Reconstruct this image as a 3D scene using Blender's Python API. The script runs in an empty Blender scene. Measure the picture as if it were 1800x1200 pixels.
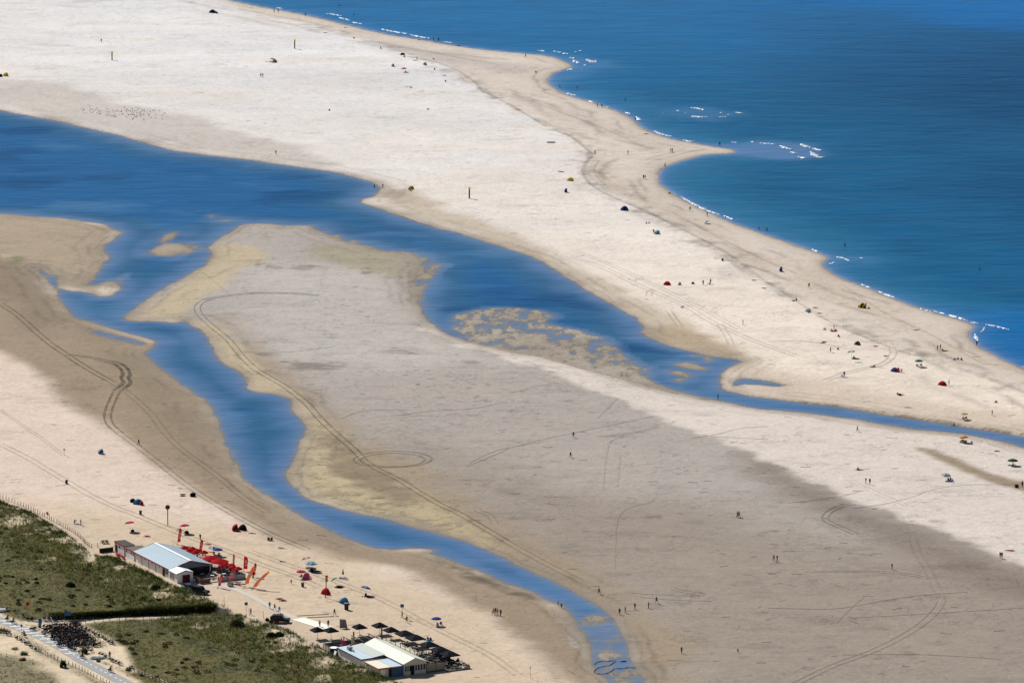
import bpy, bmesh, math, random
import numpy as np
from mathutils import Vector, Matrix
random.seed(7); RNG = np.random.default_rng(7)
SC = bpy.context.scene; COL = SC.collection
R = math.radians

# ---------------------------------------------------------------- camera, sky, sun, exposure
H = 295.0; F = 8990.0; TILT = R(10.97)          # metres above the water, focal length in px of an 1800 px wide frame, depression
cam_d = bpy.data.cameras.new('camera'); cam = bpy.data.objects.new('camera', cam_d); COL.objects.link(cam)
cam_d.sensor_width = 36; cam_d.lens = 36*F/1800; cam_d.clip_start = 10; cam_d.clip_end = 60000
cam.location = (0, 0, H); cam.rotation_euler = (math.pi/2-TILT, 0, 0)
SC.camera = cam

SUN_EL = R(41); SUN_AZ = R(-37)                  # azimuth from +Y towards +X
w = bpy.data.worlds.new('World'); SC.world = w; w.use_nodes = True
nt = w.node_tree; sky = nt.nodes.new('ShaderNodeTexSky'); sky.sky_type = 'NISHITA'; sky.sun_disc = False
sky.sun_elevation = SUN_EL; sky.sun_rotation = SUN_AZ; sky.altitude = 0; sky.air_density = 1.0; sky.dust_density = 0.3; sky.ozone_density = 1.0
nt.links.new(sky.outputs[0], nt.nodes['Background'].inputs[0]); nt.nodes['Background'].inputs[1].default_value = 0.05
sd = bpy.data.lights.new('sun', 'SUN'); so = bpy.data.objects.new('sun', sd); COL.objects.link(so)
sd.energy = 4.8; sd.angle = R(0.53); sd.color = (1.0, 0.955, 0.89)
sv = Vector((math.sin(SUN_AZ)*math.cos(SUN_EL), math.cos(SUN_AZ)*math.cos(SUN_EL), math.sin(SUN_EL)))
so.rotation_euler = sv.to_track_quat('Z', 'Y').to_euler(); so.location = (-300, 1800, 600)
SC.view_settings.view_transform = 'Standard'; SC.view_settings.look = 'None'; SC.view_settings.gamma = 1
SC.view_settings.use_curve_mapping = False; SC.view_settings.exposure = 0.55

# ---------------------------------------------------------------- helpers
def ray(px, py):
    u = (px-900)/F; v = (600-py)/F
    return Vector((u, math.cos(TILT)+v*math.sin(TILT), -math.sin(TILT)+v*math.cos(TILT)))
def flat(px, py, z=0.0):
    d = ray(px, py); t = (z-H)/d.z
    return (d.x*t, d.y*t)
def flats(pts, z=0.0): return np.array([flat(a, b, z) for a, b in pts])
KSAND = 0.585
def lin(c): c = c/255; return c/12.92 if c <= .04045 else ((c+.055)/1.055)**2.4
def S(r, g, b, k=None):
    k = KSAND if k is None else k
    return np.array([lin(r)*k, lin(g)*k, lin(b)*k])

def hash01(xi, yi, seed):
    h = (xi.astype(np.int64)*374761393 + yi.astype(np.int64)*668265263 + seed*2147483647) & 0xffffffff
    h = ((h ^ (h >> 13))*1274126177) & 0xffffffff
    h = ((h ^ (h >> 16))*2246822519) & 0xffffffff
    return ((h ^ (h >> 15)) & 0xffffff)/float(0xffffff)
def vnoise(x, y, seed=0):
    xi = np.floor(x); yi = np.floor(y); fx = x-xi; fy = y-yi
    fx = fx*fx*(3-2*fx); fy = fy*fy*(3-2*fy); xi = xi.astype(np.int64); yi = yi.astype(np.int64)
    a = hash01(xi, yi, seed); b = hash01(xi+1, yi, seed); c = hash01(xi, yi+1, seed); d = hash01(xi+1, yi+1, seed)
    return ((a*(1-fx)+b*fx)*(1-fy)+(c*(1-fx)+d*fx)*fy)*2-1
def fbm(x, y, scale, octs=4, seed=0, gain=.5):
    v = 0; a = 1; tot = 0; s = 1/scale
    for o in range(octs):
        v = v+a*vnoise(x*s+o*17.3, y*s-o*9.1, seed*31+o); tot += a; a *= gain; s *= 2.03
    return v/tot
def sstep(a, b, x):
    t = np.clip((x-a)/(b-a), 0, 1); return t*t*(3-2*t)
def sdf(poly, X, Y):                              # >0 inside, metres
    P = np.asarray(poly); best = np.full(X.shape, 1e18); ins = np.zeros(X.shape, bool)
    n = len(P)
    for i in range(n):
        x0, y0 = P[i]; x1, y1 = P[(i+1) % n]; dx = x1-x0; dy = y1-y0; L = dx*dx+dy*dy
        if L < 1e-9: continue
        t = np.clip(((X-x0)*dx+(Y-y0)*dy)/L, 0, 1)
        np.minimum(best, (X-x0-t*dx)**2+(Y-y0-t*dy)**2, out=best)
        if dy != 0:
            c = ((y0 > Y) != (y1 > Y)) & (X < x0+(Y-y0)*dx/dy); ins ^= c
    d = np.sqrt(best); return np.where(ins, d, -d)
def pdist(line, X, Y):                            # distance to a polyline and the parameter along it (0..n-1), side sign
    P = np.asarray(line); best = np.full(X.shape, 1e18); par = np.zeros(X.shape)
    for i in range(len(P)-1):
        x0, y0 = P[i]; x1, y1 = P[i+1]; dx = x1-x0; dy = y1-y0; L = dx*dx+dy*dy
        t = np.clip(((X-x0)*dx+(Y-y0)*dy)/L, 0, 1)
        d = (X-x0-t*dx)**2+(Y-y0-t*dy)**2; m = d < best
        best = np.where(m, d, best); par = np.where(m, i+t, par)
    return np.sqrt(best), par
def smooth_line(P, step=1.0):
    P = [np.array(p, float) for p in P]; out = []
    Q = [2*P[0]-P[1]]+P+[2*P[-1]-P[-2]]
    for i in range(1, len(Q)-2):
        p0, p1, p2, p3 = Q[i-1:i+3]; n = max(2, int(np.linalg.norm(p2-p1)/step))
        for k in range(n):
            t = k/n
            out.append(.5*((2*p1)+(-p0+p2)*t+(2*p0-5*p1+4*p2-p3)*t*t+(-p0+3*p1-3*p2+p3)*t**3))
    out.append(P[-1]); return np.array(out)

def new_mat(name):
    m = bpy.data.materials.new(name); m.use_nodes = True
    return m, m.node_tree, m.node_tree.nodes['Principled BSDF']
MATS = {}
def M(name, rgb, rough=.75, var=.18, scale=2.0, k=None, metallic=0.0, spec=.2, trans=0.0):
    """a plain surface whose colour wanders a little (noise in object space)"""
    if name in MATS: return MATS[name]
    m, t, b = new_mat(name); c = S(*rgb, k=.8 if k is None else k)
    tc = t.nodes.new('ShaderNodeTexCoord'); n = t.nodes.new('ShaderNodeTexNoise'); n.inputs['Scale'].default_value = scale; n.inputs['Detail'].default_value = 3
    t.links.new(tc.outputs['Object'], n.inputs['Vector'])
    mx = t.nodes.new('ShaderNodeMix'); mx.data_type = 'RGBA'; t.links.new(n.outputs['Fac'], mx.inputs['Factor'])
    mx.inputs['A'].default_value = (*(c*(1-var)), 1); mx.inputs['B'].default_value = (*np.minimum(c*(1+var), .95), 1)
    b.inputs['Specular IOR Level'].default_value = spec
    if trans:
        tr = t.nodes.new('ShaderNodeBsdfTranslucent'); t.links.new(mx.outputs['Result'], tr.inputs['Color']); ms = t.nodes.new('ShaderNodeMixShader'); ms.inputs[0].default_value = trans
        t.links.new(b.outputs[0], ms.inputs[1]); t.links.new(tr.outputs[0], ms.inputs[2]); t.links.new(ms.outputs[0], t.nodes['Material Output'].inputs['Surface'])
    t.links.new(mx.outputs['Result'], b.inputs['Base Color']); b.inputs['Roughness'].default_value = rough; b.inputs['Metallic'].default_value = metallic
    MATS[name] = m; return m

def np_mesh(name, V, Fq, mat=None, colors=None, smooth=False, kind=None, label=None):
    V = np.asarray(V, np.float32); Fq = np.asarray(Fq, np.int32)
    me = bpy.data.meshes.new(name); k = Fq.shape[1]
    me.vertices.add(len(V)); me.vertices.foreach_set('co', V.ravel())
    me.loops.add(Fq.size); me.loops.foreach_set('vertex_index', Fq.ravel())
    me.polygons.add(len(Fq)); me.polygons.foreach_set('loop_start', np.arange(0, Fq.size, k, dtype=np.int32))
    me.polygons.foreach_set('loop_total', np.full(len(Fq), k, np.int32))
    if smooth: me.polygons.foreach_set('use_smooth', np.ones(len(Fq), bool))
    me.update(calc_edges=True)
    if colors is not None:
        a = me.color_attributes.new('tone', 'FLOAT_COLOR', 'POINT')
        a.data.foreach_set('color', np.concatenate([colors, np.ones((len(colors), 1))], 1).astype(np.float32).ravel())
    if mat: me.materials.append(mat)
    o = bpy.data.objects.new(name, me); COL.objects.link(o)
    if kind: o['kind'] = kind
    if label: o['label'] = label
    return o

class MB:
    """collects shapes and links them as ONE mesh object"""
    def __init__(s): s.v = []; s.f = []; s.m = []; s.mi = 0
    def add(s, vs, fs):
        o = len(s.v); s.v += [tuple(v) for v in vs]; s.f += [tuple(o+i for i in f) for f in fs]; s.m += [s.mi]*len(fs); return s
    def hexa(s, p):                                # 8 corners: bottom 4, top 4
        return s.add(p, [(3, 2, 1, 0), (4, 5, 6, 7), (0, 1, 5, 4), (1, 2, 6, 5), (2, 3, 7, 6), (3, 0, 4, 7)])
    def box(s, x0, x1, y0, y1, z0, z1):
        return s.hexa([(x0, y0, z0), (x1, y0, z0), (x1, y1, z0), (x0, y1, z0), (x0, y0, z1), (x1, y0, z1), (x1, y1, z1), (x0, y1, z1)])
    def tube(s, pts, r, n=6, caps=True):
        pts = [Vector(p) for p in pts]; rs = r if isinstance(r, (list, tuple)) else [r]*len(pts); rings = []
        for i, p in enumerate(pts):
            d = (pts[min(i+1, len(pts)-1)]-pts[max(i-1, 0)]).normalized()
            a = d.cross(Vector((0, 0, 1)) if abs(d.z) < .9 else Vector((1, 0, 0))).normalized(); b = d.cross(a)
            rings.append([p+(a*math.cos(2*math.pi*k/n)+b*math.sin(2*math.pi*k/n))*rs[i] for k in range(n)])
        vs = [v for r_ in rings for v in r_]; fs = []
        for i in range(len(pts)-1):
            for k in range(n): fs.append((i*n+k, i*n+(k+1) % n, (i+1)*n+(k+1) % n, (i+1)*n+k))
        if caps: fs += [tuple(range(n)), tuple((len(pts)-1)*n+k for k in reversed(range(n)))]
        return s.add(vs, fs)
    def lathe(s, prof, n=12, cx=0, cy=0, cap=True):
        vs = []; fs = []
        for r, z in prof: vs += [(cx+r*math.cos(2*math.pi*k/n), cy+r*math.sin(2*math.pi*k/n), z) for k in range(n)]
        for i in range(len(prof)-1):
            for k in range(n): fs.append((i*n+k, i*n+(k+1) % n, (i+1)*n+(k+1) % n, (i+1)*n+k))
        if cap: fs += [tuple(reversed(range(n))), tuple((len(prof)-1)*n+k for k in range(n))]
        return s.add(vs, fs)
    def prism(s, poly, z0, z1):
        n = len(poly); vs = [(x, y, z0) for x, y in poly]+[(x, y, z1) for x, y in poly]
        return s.add(vs, [tuple(reversed(range(n))), tuple(range(n, 2*n))]+[(i, (i+1) % n, n+(i+1) % n, n+i) for i in range(n)])
    def slab(s, quad, th):                         # four 3d corners, thickened downwards
        q = [Vector(p) for p in quad]; d = Vector((0, 0, -th))
        return s.hexa([p+d for p in q]+q)
    def mesh(s, name, mats, smooth=False):
        me = bpy.data.meshes.new(name); me.from_pydata(s.v, [], s.f)
        for m in (mats if isinstance(mats, (list, tuple)) else [mats]): me.materials.append(m)
        me.polygons.foreach_set('material_index', s.m)
        if smooth: me.polygons.foreach_set('use_smooth', [True]*len(s.f))
        bm = bmesh.new(); bm.from_mesh(me); bmesh.ops.recalc_face_normals(bm, faces=bm.faces); bm.to_mesh(me); bm.free()
        me.update(); return me
    def build(s, name, mats, parent=None, smooth=False):
        return link(name, s.mesh(name, mats, smooth), parent)
def link(name, me, parent=None):
    o = bpy.data.objects.new(name, me); COL.objects.link(o)
    if parent: o.parent = parent
    return o
LABELS = {}
def tag(o, label, cat, group=None):
    if LABELS.get(label, group or '!') != (group or '?'): print('DUPLICATE LABEL', label)
    LABELS[label] = group or '?'
    o['label'] = label; o['category'] = cat
    if group: o['group'] = group
    return o
def thing(name, label, cat, loc=(0, 0, 0), rz=0.0, group=None):
    o = bpy.data.objects.new(name, None); COL.objects.link(o); o.empty_display_size = .3
    o.location = loc; o.rotation_euler = (0, 0, rz); return tag(o, label, cat, group)
KIDS = {}
def tree_of(root):
    """children of a prototype, read once"""
    if root.name not in KIDS: KIDS[root.name] = [(c, list(c.children)) for c in root.children]
    return KIDS[root.name]
def dup(root, label, loc, rz=0.0, group=None, scale=None):
    r = root.copy(); COL.objects.link(r); r.location = loc; r.rotation_euler = (0, 0, rz)
    if scale: r.scale = (scale,)*3
    if 'group' in r: del r['group']
    tag(r, label, root['category'], group)
    for c, g in tree_of(root):
        d = c.copy(); COL.objects.link(d); d.parent = r
        for e in g:
            h = e.copy(); COL.objects.link(h); h.parent = d
    return r
def own_mat(o, m):
    o.material_slots[0].link = 'OBJECT'; o.material_slots[0].material = m

# ---------------------------------------------------------------- ground: outlines (px of the 1800 x 1200 photograph, laid on the ground plane)
SEA = [(-700,-205),(-300,-125),(100,-62),(250,-33),(340,-15),(385,-3),(400,0),(450,11),(500,20),(540,27),(580,37),(615,46),(660,57),(700,64),(750,72),(790,80),(830,85),(870,90),(900,93),(940,96),
 (965,99),(985,105),(1000,112),(1006,117),(995,121),(975,128),(965,136),(963,145),(967,152),(980,160),(1000,168),(1030,177),(1060,187),(1085,195),(1105,205),(1118,216),(1130,226),(1150,235),(1175,243),
 (1205,250),(1240,256),(1270,260),(1290,264),(1298,267),(1285,270),(1260,271),(1235,273),(1205,280),(1180,288),(1163,298),(1156,310),(1158,322),(1168,332),(1185,343),(1210,357),(1240,372),(1270,385),
 (1300,397),(1350,414),(1400,432),(1432,442),(1450,449),(1457,455),(1447,461),(1449,472),(1467,484),(1500,497),(1550,517),(1600,536),(1650,552),(1687,562),(1706,569),(1712,574),(1703,584),(1705,596),
 (1725,612),(1755,629),(1800,650),(1900,700),(2100,800),(2900,1100),(2900,-205)]
LAG = [(-400,110),(-100,173),(0,194),(50,204),(100,213),(150,225),(200,236),(250,250),(300,264),(350,272),(400,277),(450,283),(500,291),(550,297),(590,303),(630,314),(655,321),(670,330),(668,337),(655,345),
 (635,351),(627,354),(640,359),(660,365),(690,375),(730,389),(770,402),(800,408),(850,424),(890,436),(930,450),(965,467),(1000,489),(1035,514),(1070,532),(1100,548),(1120,560),(1133,573),(1132,580),
 (1125,584),(1140,594),(1165,604),(1200,614),(1250,626),(1290,631),(1308,634),(1295,639),(1283,643),(1275,652),(1266,663),(1265,675),(1272,685),(1290,690),(1320,697),(1360,702),(1420,709),(1480,716),
 (1540,726),(1600,736),(1660,744),(1700,751),(1750,759),(1800,767),(1900,785),(2300,850),(2300,890),(1900,808),(1800,786),(1770,777),(1730,769),(1690,762),(1600,753),(1560,747),(1500,737),(1460,731),(1420,725),
 (1350,720),(1310,714),(1260,703),(1230,697),(1190,688),(1150,676),(1100,663),(1050,649),(1000,637),(950,625),(900,615),(860,608),(820,599),(790,588),(770,577),(752,562),(740,545),(735,530),(737,515),
 (738,505),(728,495),(735,480),(742,465),(740,455),(720,447),(700,443),(670,440),(650,433),(630,430),(600,420),(580,413),(555,403),(545,396),(500,396),(460,393),(430,393),(415,400),(413,406),(400,410),
 (388,415),(384,423),(378,428),(365,436),(372,448),(362,465),(330,485),(290,505),(260,525),(235,545),(220,555),(217,562),(235,565),(270,565),(310,567),(325,563),(335,570),(355,580),(368,600),(378,615),
 (382,630),(395,640),(415,650),(428,660),(433,672),(438,684),(450,690),(490,694),(508,702),(513,722),(528,737),(540,752),(533,763),(527,775),(525,790),(515,810),(505,825),(503,838),(515,855),(535,873),
 (560,883),(600,895),(630,902),(660,908),(700,918),(750,933),(800,945),(840,960),(880,978),(920,998),(960,1015),(1000,1035),(1030,1052),(1055,1065),(1075,1080),(1085,1095),(1092,1110),(1098,1125),(1100,1140),
 (1112,1165),(1135,1200),(1160,1260),(1185,1330),(1110,1330),(1085,1260),(1068,1200),(1050,1180),(1040,1162),(1043,1140),(1030,1120),(1020,1105),(1010,1090),(1000,1075),(985,1064),(960,1053),(930,1039),(900,1028),
 (870,1016),(840,1002),(810,991),(785,981),(765,975),(748,971),(760,967),(752,964),(720,963),(690,965),(660,963),(620,949),(580,934),(540,913),(500,886),(470,871),(445,855),(428,838),(420,822),(412,802),
 (396,780),(390,762),(382,735),(370,712),(350,695),(312,670),(285,650),(262,631),(250,621),(265,614),(275,600),(250,592),(200,578),(162,566),(140,560),(125,556),(115,538),(103,522),(95,505),(85,490),
 (65,476),(55,468),(75,474),(85,483),(102,486),(97,497),(105,507),(125,512),(160,514),(172,522),(195,521),(213,508),(208,497),(190,493),(170,501),(148,503),(168,490),(175,470),(183,462),(193,455),(182,440),
 (180,432),(195,425),(208,415),(213,407),(200,402),(180,393),(140,388),(100,383),(60,380),(20,377),(-100,370),(-400,345)]
PUDDLES = [[(150,577),(170,580),(205,590),(240,598),(262,606),(245,606),(200,596),(165,586)],
 [(1290,668),(1310,665),(1345,669),(1385,678),(1372,680),(1330,676),(1303,674),(1294,680),(1288,676)],
 [(490,399),(500,398),(506,401),(494,402)],[(402,788),(408,790),(416,812),(413,818),(405,800)]]
ISLES = [[(259,447),(268,436),(290,428),(320,428),(340,436),(325,443),(300,451)],[(280,426),(290,415),(308,405),(314,409),(300,419),(288,428)],[(363,384),(372,378),(386,379),(375,384)],
 [(385,386),(400,385),(408,387),(392,388)],[(575,414),(590,412),(612,415),(600,418),(585,419)],[(605,424),(625,422),(632,428),(612,430)],
 [(1187,639),(1210,637),(1243,647),(1236,650),(1205,648)],[(1172,651),(1200,653),(1222,660),(1207,664),(1180,657)],[(1188,665),(1200,664),(1202,669),(1193,671)],[(1218,625),(1240,626),(1262,632),(1245,634)]]
MUD = [([(785,568),(806,549),(850,540),(900,540),(950,544),(978,556),(965,568),(1000,574),(1050,590),(1085,606),(1108,625),(1135,640),(1148,657),(1120,668),(1060,655),(1000,640),(900,618),(830,600),(805,590)], -.015),
 ([(690,440),(740,446),(790,466),(770,480),(765,500),(745,510),(745,540),(720,530),(722,480)], -.04),
 ([(1010,1085),(1050,1078),(1085,1085),(1110,1130),(1130,1180),(1175,1330),(1090,1330),(1060,1210),(1030,1160),(1000,1110)], .2),
 ([(195,494),(225,480),(212,505),(190,505)], .1), ([(300,432),(345,425),(362,440),(320,450)], .1), ([(1110,652),(1150,640),(1140,668),(1120,670)], .05)]

NR, NC = 930, 1270
D0, D1 = R(16.4), R(6.2); R0, R1 = -.146, .146
dep = np.linspace(D0, D1, NR); rat = np.linspace(R0, R1, NC)
Yr = H/np.tan(dep); GY = np.repeat(Yr[:, None], NC, 1); GX = GY*rat[None, :]
CS = 3
cX = GX[::CS, ::CS]; cY = GY[::CS, ::CS]
def up(c):
    def ax(c, n):
        t = np.minimum(np.arange(n)/CS, c.shape[0]-1.0001); i = t.astype(int); w_ = (t-i)[:, None]
        return c[i]*(1-w_)+c[i+1]*w_
    return ax(ax(c, NR).T, NC).T
def SD(px): return up(sdf(flats(px), cX, cY))
sea_d = SD(SEA)+fbm(GX, GY, 14, 3, 1)*.9
lag_d = SD(LAG)+fbm(GX, GY, 7, 3, 2)*.9
water = np.maximum(sea_d, lag_d)
lag_open = lag_d.copy()
for p in PUDDLES:
    d = SD(p)+fbm(GX, GY, 3, 2, 3)*.4; water = np.maximum(water, d); lag_d = np.maximum(lag_d, d)
isl = np.full_like(water, -99.)
for p in ISLES: isl = np.maximum(isl, SD(p)+fbm(GX, GY, 4, 4, 4, .6)*1.5)
water = np.minimum(water, -isl)
MUD.append(([(884,612),(905,603),(940,592),(1000,604),(1060,630),(1120,655),(1180,684),(1190,692),(1100,668),(1000,643)], -.32))
rag = fbm(GX, GY*.5, 4.2, 5, 5, .72)
shoal = np.zeros_like(water)
for p, thr in MUD:
    d = SD(p); wgt = sstep(-2, 2.5, d+fbm(GX, GY, 8, 3, 65)*2); shoal = np.maximum(shoal, wgt)
    water = np.where(wgt > 0, np.minimum(water, np.clip(water, -9, 3.5)*(1-wgt)+wgt*(rag+thr)*4), water)
land = -water
GZ = np.where(land > 0, .28*(1-np.exp(-np.clip(land, 0, None)/7))+.75*(1-np.exp(-np.clip(land, 0, None)/55)), np.maximum(.05*land, -2.5))
GZ = np.where(land > 0, GZ+sstep(4, 40, land)*(fbm(GX, GY, 60, 3, 6)*.28+fbm(GX, GY, 11, 3, 7)*.05), GZ)
# a low cut bank above the outflow on the right
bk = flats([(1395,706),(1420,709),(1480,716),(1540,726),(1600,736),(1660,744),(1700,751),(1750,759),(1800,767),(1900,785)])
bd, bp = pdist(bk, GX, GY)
GZ += np.where(lag_d < 0, (.34+.25*fbm(GX, GY, 5, 3, 63))*np.exp(-bd/22)*sstep(.0, 1.6, bp)*sstep(.1, 1.4, bd)*(GY > np.interp(GX, bk[:, 0], bk[:, 1])), 0)

def gz(x, y):
    """ground height at world points (arrays or numbers)"""
    x = np.asarray(x, float); y = np.asarray(y, float)
    i = np.clip((D0-np.arctan(H/y))/(D0-D1)*(NR-1), 0, NR-1.001); j = np.clip((x/y-R0)/(R1-R0)*(NC-1), 0, NC-1.001)
    a = i.astype(int); b = j.astype(int); u = i-a; v = j-b
    return (GZ[a, b]*(1-v)+GZ[a, b+1]*v)*(1-u)+(GZ[a+1, b]*(1-v)+GZ[a+1, b+1]*v)*u
def gcol(x, y):
    i = np.clip(np.round((D0-np.arctan(H/y))/(D0-D1)*(NR-1)), 0, NR-1).astype(int); j = np.clip(np.round((x/y-R0)/(R1-R0)*(NC-1)), 0, NC-1).astype(int)
    return GC[i, j]

# ---- what the sand is made of, zone by zone: dry quartz, damp silt, algal film
GC = np.empty((NR, NC, 3))
t = sstep(1350, 2250, GY+GX*.35)[..., None]
GC[:] = S(245, 229, 211)*(1-t)+S(243, 240, 238)*t
t = (sstep(-.35, .55, fbm(GX, GY, 55, 4, 11)))[..., None]
GC *= .93+.09*t
t = sstep(-.05, .4, fbm(GX*.35, GY, 34, 5, 12, .6))*sstep(1500, 1900, GY)*.28; GC[:] = GC*(1-t[..., None])+S(218, 219, 224)*t[..., None]
t = sstep(.05, .45, fbm(GX*.35, GY, 20, 5, 13, .6))*sstep(1300, 1600, GY)*.35; GC[:] = GC*(1-t[..., None])+S(228, 214, 200)*t[..., None]
def paint(px, rgb, feather=6, op=1.0, warp=(9, 5), seed=20, d=None):
    d = SD(px) if d is None else d
    m = sstep(-feather, feather, d+fbm(GX, GY, warp[0], 4, seed)*warp[1])*op
    GC[:] = GC*(1-m[..., None])+S(*rgb)*m[..., None]
    return m
BERM = [(430,25),(560,50),(640,72),(700,92),(760,112),(800,130),(840,155),(870,175),(930,205),(990,235),(1025,255),(1040,272),(1026,298),(1045,325),(1090,350),(1140,375),(1200,405),(1260,442),(1310,480),(1360,508),(1420,548),(1480,575),(1560,605),(1650,638),(1800,690),(1950,760)]
paint(BERM+[(2300,700),(1800,600),(1400,380),(1300,200),(1000,60),(500,-20),(400,0)], (225, 211, 197), 3, .9, (12, 6), 21)
# damp strand
m = np.exp(-np.clip(-sea_d, 0, None)/7)*(sea_d < 3); GC[:] = GC*(1-.6*m[..., None])+S(196, 182, 166)*.6*m[..., None]
paint([(640,66),(760,90),(860,108),(930,120),(920,135),(850,125),(760,108),(680,88)], (196, 186, 178), 8, .7, (14, 8), 22)
paint([(960,180),(1020,200),(1100,232),(1180,262),(1130,266),(1060,238),(980,205),(900,170)], (203, 191, 180), 8, .7, (14, 8), 23)
paint([(1030,275),(1055,280),(1075,305),(1110,335),(1180,362),(1300,430),(1380,470),(1340,480),(1250,425),(1150,372),(1080,345),(1045,318)], (204, 190, 174), 5, .75, (10, 5), 24)
paint([(1380,455),(1440,480),(1560,545),(1660,600),(1780,650),(1700,640),(1560,570),(1420,510)], (206, 188, 168), 6, .6, (10, 6), 25)
# left beach, pinkish
LB = [(-300,560),(0,600),(300,790),(450,900),(620,975),(850,1060),(1010,1200),(1060,1330),(-300,1330)]
paint(LB, (234, 213, 195), 10, 1, (14, 6), 26)
paint([(-300,900),(0,880),(200,900),(400,930),(620,985),(850,1070),(1010,1200),(1060,1330),(-300,1330)], (218, 196, 168), 14, .85, (20, 8), 62)
# central flat
FLAT = [(360,440),(420,385),(560,390),(760,440),(760,580),(900,615),(1100,665),(1300,715),(1500,740),(1800,800),(2300,900),(2300,1330),(1090,1330),(1060,1080),(900,990),(660,905),(500,850),(540,750),(500,690),(430,680),(340,565),(200,560)]
paint(FLAT, (183, 175, 167), 4, 1, (8, 2), 27)
paint([(700,760),(1000,850),(1300,900),(1500,960),(2300,1000),(2300,1330),(1090,1330),(1060,1080),(900,990),(700,900)], (162, 149, 136), 30, .9, (40, 25), 28)
paint([(420,465),(560,470),(700,480),(740,560),(900,640),(700,660),(560,640),(470,620),(430,540)], (199, 192, 184), 14, .9, (20, 10), 29)
paint([(560,690),(800,640),(1000,690),(1150,760),(1250,850),(1100,870),(900,820),(700,760)], (182, 172, 164), 14, .8, (20, 10), 30)
BAND = [(735,575),(790,592),(860,611),(950,629),(1100,669),(1250,705),(1420,729),(1560,752),(1700,768),(1800,790),(2300,900),(2300,1180),(1800,1005),(1720,965),(1600,915),(1500,885),(1440,855),(1380,830),(1300,790),(1200,750),(1100,708),(1000,668),(900,632),(800,605)]
paint(BAND, (230, 218, 207), 2.8, .97, (9, 4.5), 31)
paint([(1440,735),(1560,750),(1700,765),(1800,785),(2300,900),(2300,1000),(1800,870),(1700,830),(1600,790),(1500,760)], (214, 196, 177), 7, .8, (12, 6), 32)
paint([(1300,800),(1400,845),(1500,893),(1600,925),(1720,975),(1800,1015),(2300,1190),(2300,1260),(1800,1060),(1640,1000),(1500,940),(1380,880)], (138, 125, 115), 9, .85, (12, 5), 33, d=np.minimum(SD([(1300,800),(1400,845),(1500,893),(1600,925),(1720,975),(1800,1015),(2300,1190),(2300,1260),(1800,1060),(1640,1000),(1500,940),(1380,880)]), 99))
paint(BAND, (230, 218, 207), 2.8, .97, (9, 4.5), 31)
paint([(1610,788),(1640,793),(1690,812),(1740,835),(1800,852),(1900,880),(1900,895),(1790,866),(1740,852),(1690,832)], (160, 141, 117), 2, .95, (8, 1.5), 34)
# tan strip the vehicles follow
paint([(385,560),(430,585),(480,640),(560,700),(640,770),(760,830),(900,930),(1050,1010),(1200,1120),(1240,1330),(1150,1330),(1100,1150),(1000,1050),(860,975),(700,880),(600,800),(500,690),(440,640)], (168, 149, 124), 8, .85, (14, 5), 35)
# yellow algal film by the creek
paint([(372,440),(400,425),(450,438),(470,460),(420,470),(400,500),(350,530),(320,560),(225,562),(330,490)], (202, 185, 152), 3, .85, (8, 3), 36)
paint([(330,565),(360,585),(385,630),(430,660),(445,688),(505,700),(545,755),(580,755),(520,690),(470,660),(420,610),(380,570)], (204, 187, 156), 2.5, .9, (8, 2.5), 37)
al = paint([(545,735),(590,755),(640,810),(720,860),(830,930),(900,990),(820,950),(700,915),(600,893),(540,870),(508,840),(530,790)], (198, 181, 144), 4, .9, (6, 4), 38)
al2 = paint([(575,770),(600,775),(650,820),(720,860),(740,885),(700,890),(640,860),(590,830)], (146, 130, 108), 4, .85, (6, 4), 39)
sp = sstep(-.08, .35, fbm(GX*.8, GY, 3.4, 5, 40, .7))*np.maximum(al, al2)*.75
GC[:] = GC*(1-sp[..., None])+S(140, 126, 104)*sp[..., None]
paint([(560,430),(640,432),(720,450),(735,480),(700,490),(600,470),(540,445)], (166, 158, 122), 5, .6, (10, 5), 41)
# spit and damp silt on the left
paint([(-400,372),(60,378),(200,400),(185,440),(190,500),(170,520),(100,500),(60,470),(0,450),(-400,430)], (180, 163, 140), 3, 1, (8, 2), 42)
WET = [(-400,430),(0,445),(60,468),(110,540),(160,570),(270,605),(300,650),(380,730),(425,835),(520,905),(640,960),(750,970),(900,1030),(1000,1075),(1045,1140),(1085,1330),(1040,1330),(1000,1200),(930,1130),(840,1070),(700,1000),(600,985),(480,945),(400,905),(330,862),(250,800),(185,752),(110,700),(60,655),(0,620),(-400,540)]
paint(WET, (160, 141, 117), 4.5, .95, (12, 3.5), 43)
paint([(-400,450),(0,460),(50,470),(90,520),(130,560),(60,580),(0,520),(-400,480)], (140, 124, 104), 7, .7, (12, 5), 44)
paint([(150,600),(260,630),(330,700),(380,780),(400,850),(330,800),(250,720),(200,650)], (143, 127, 106), 9, .7, (16, 6), 45)
paint([(750,972),(790,985),(860,1015),(960,1056),(930,1052),(860,1030),(790,1000)], (88, 78, 66), 2.5, .9, (4, 3.5), 46)
paint([(15,455),(40,452),(45,462),(25,466)], (120, 122, 75), 3, .8, (5, 2), 47)
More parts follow.
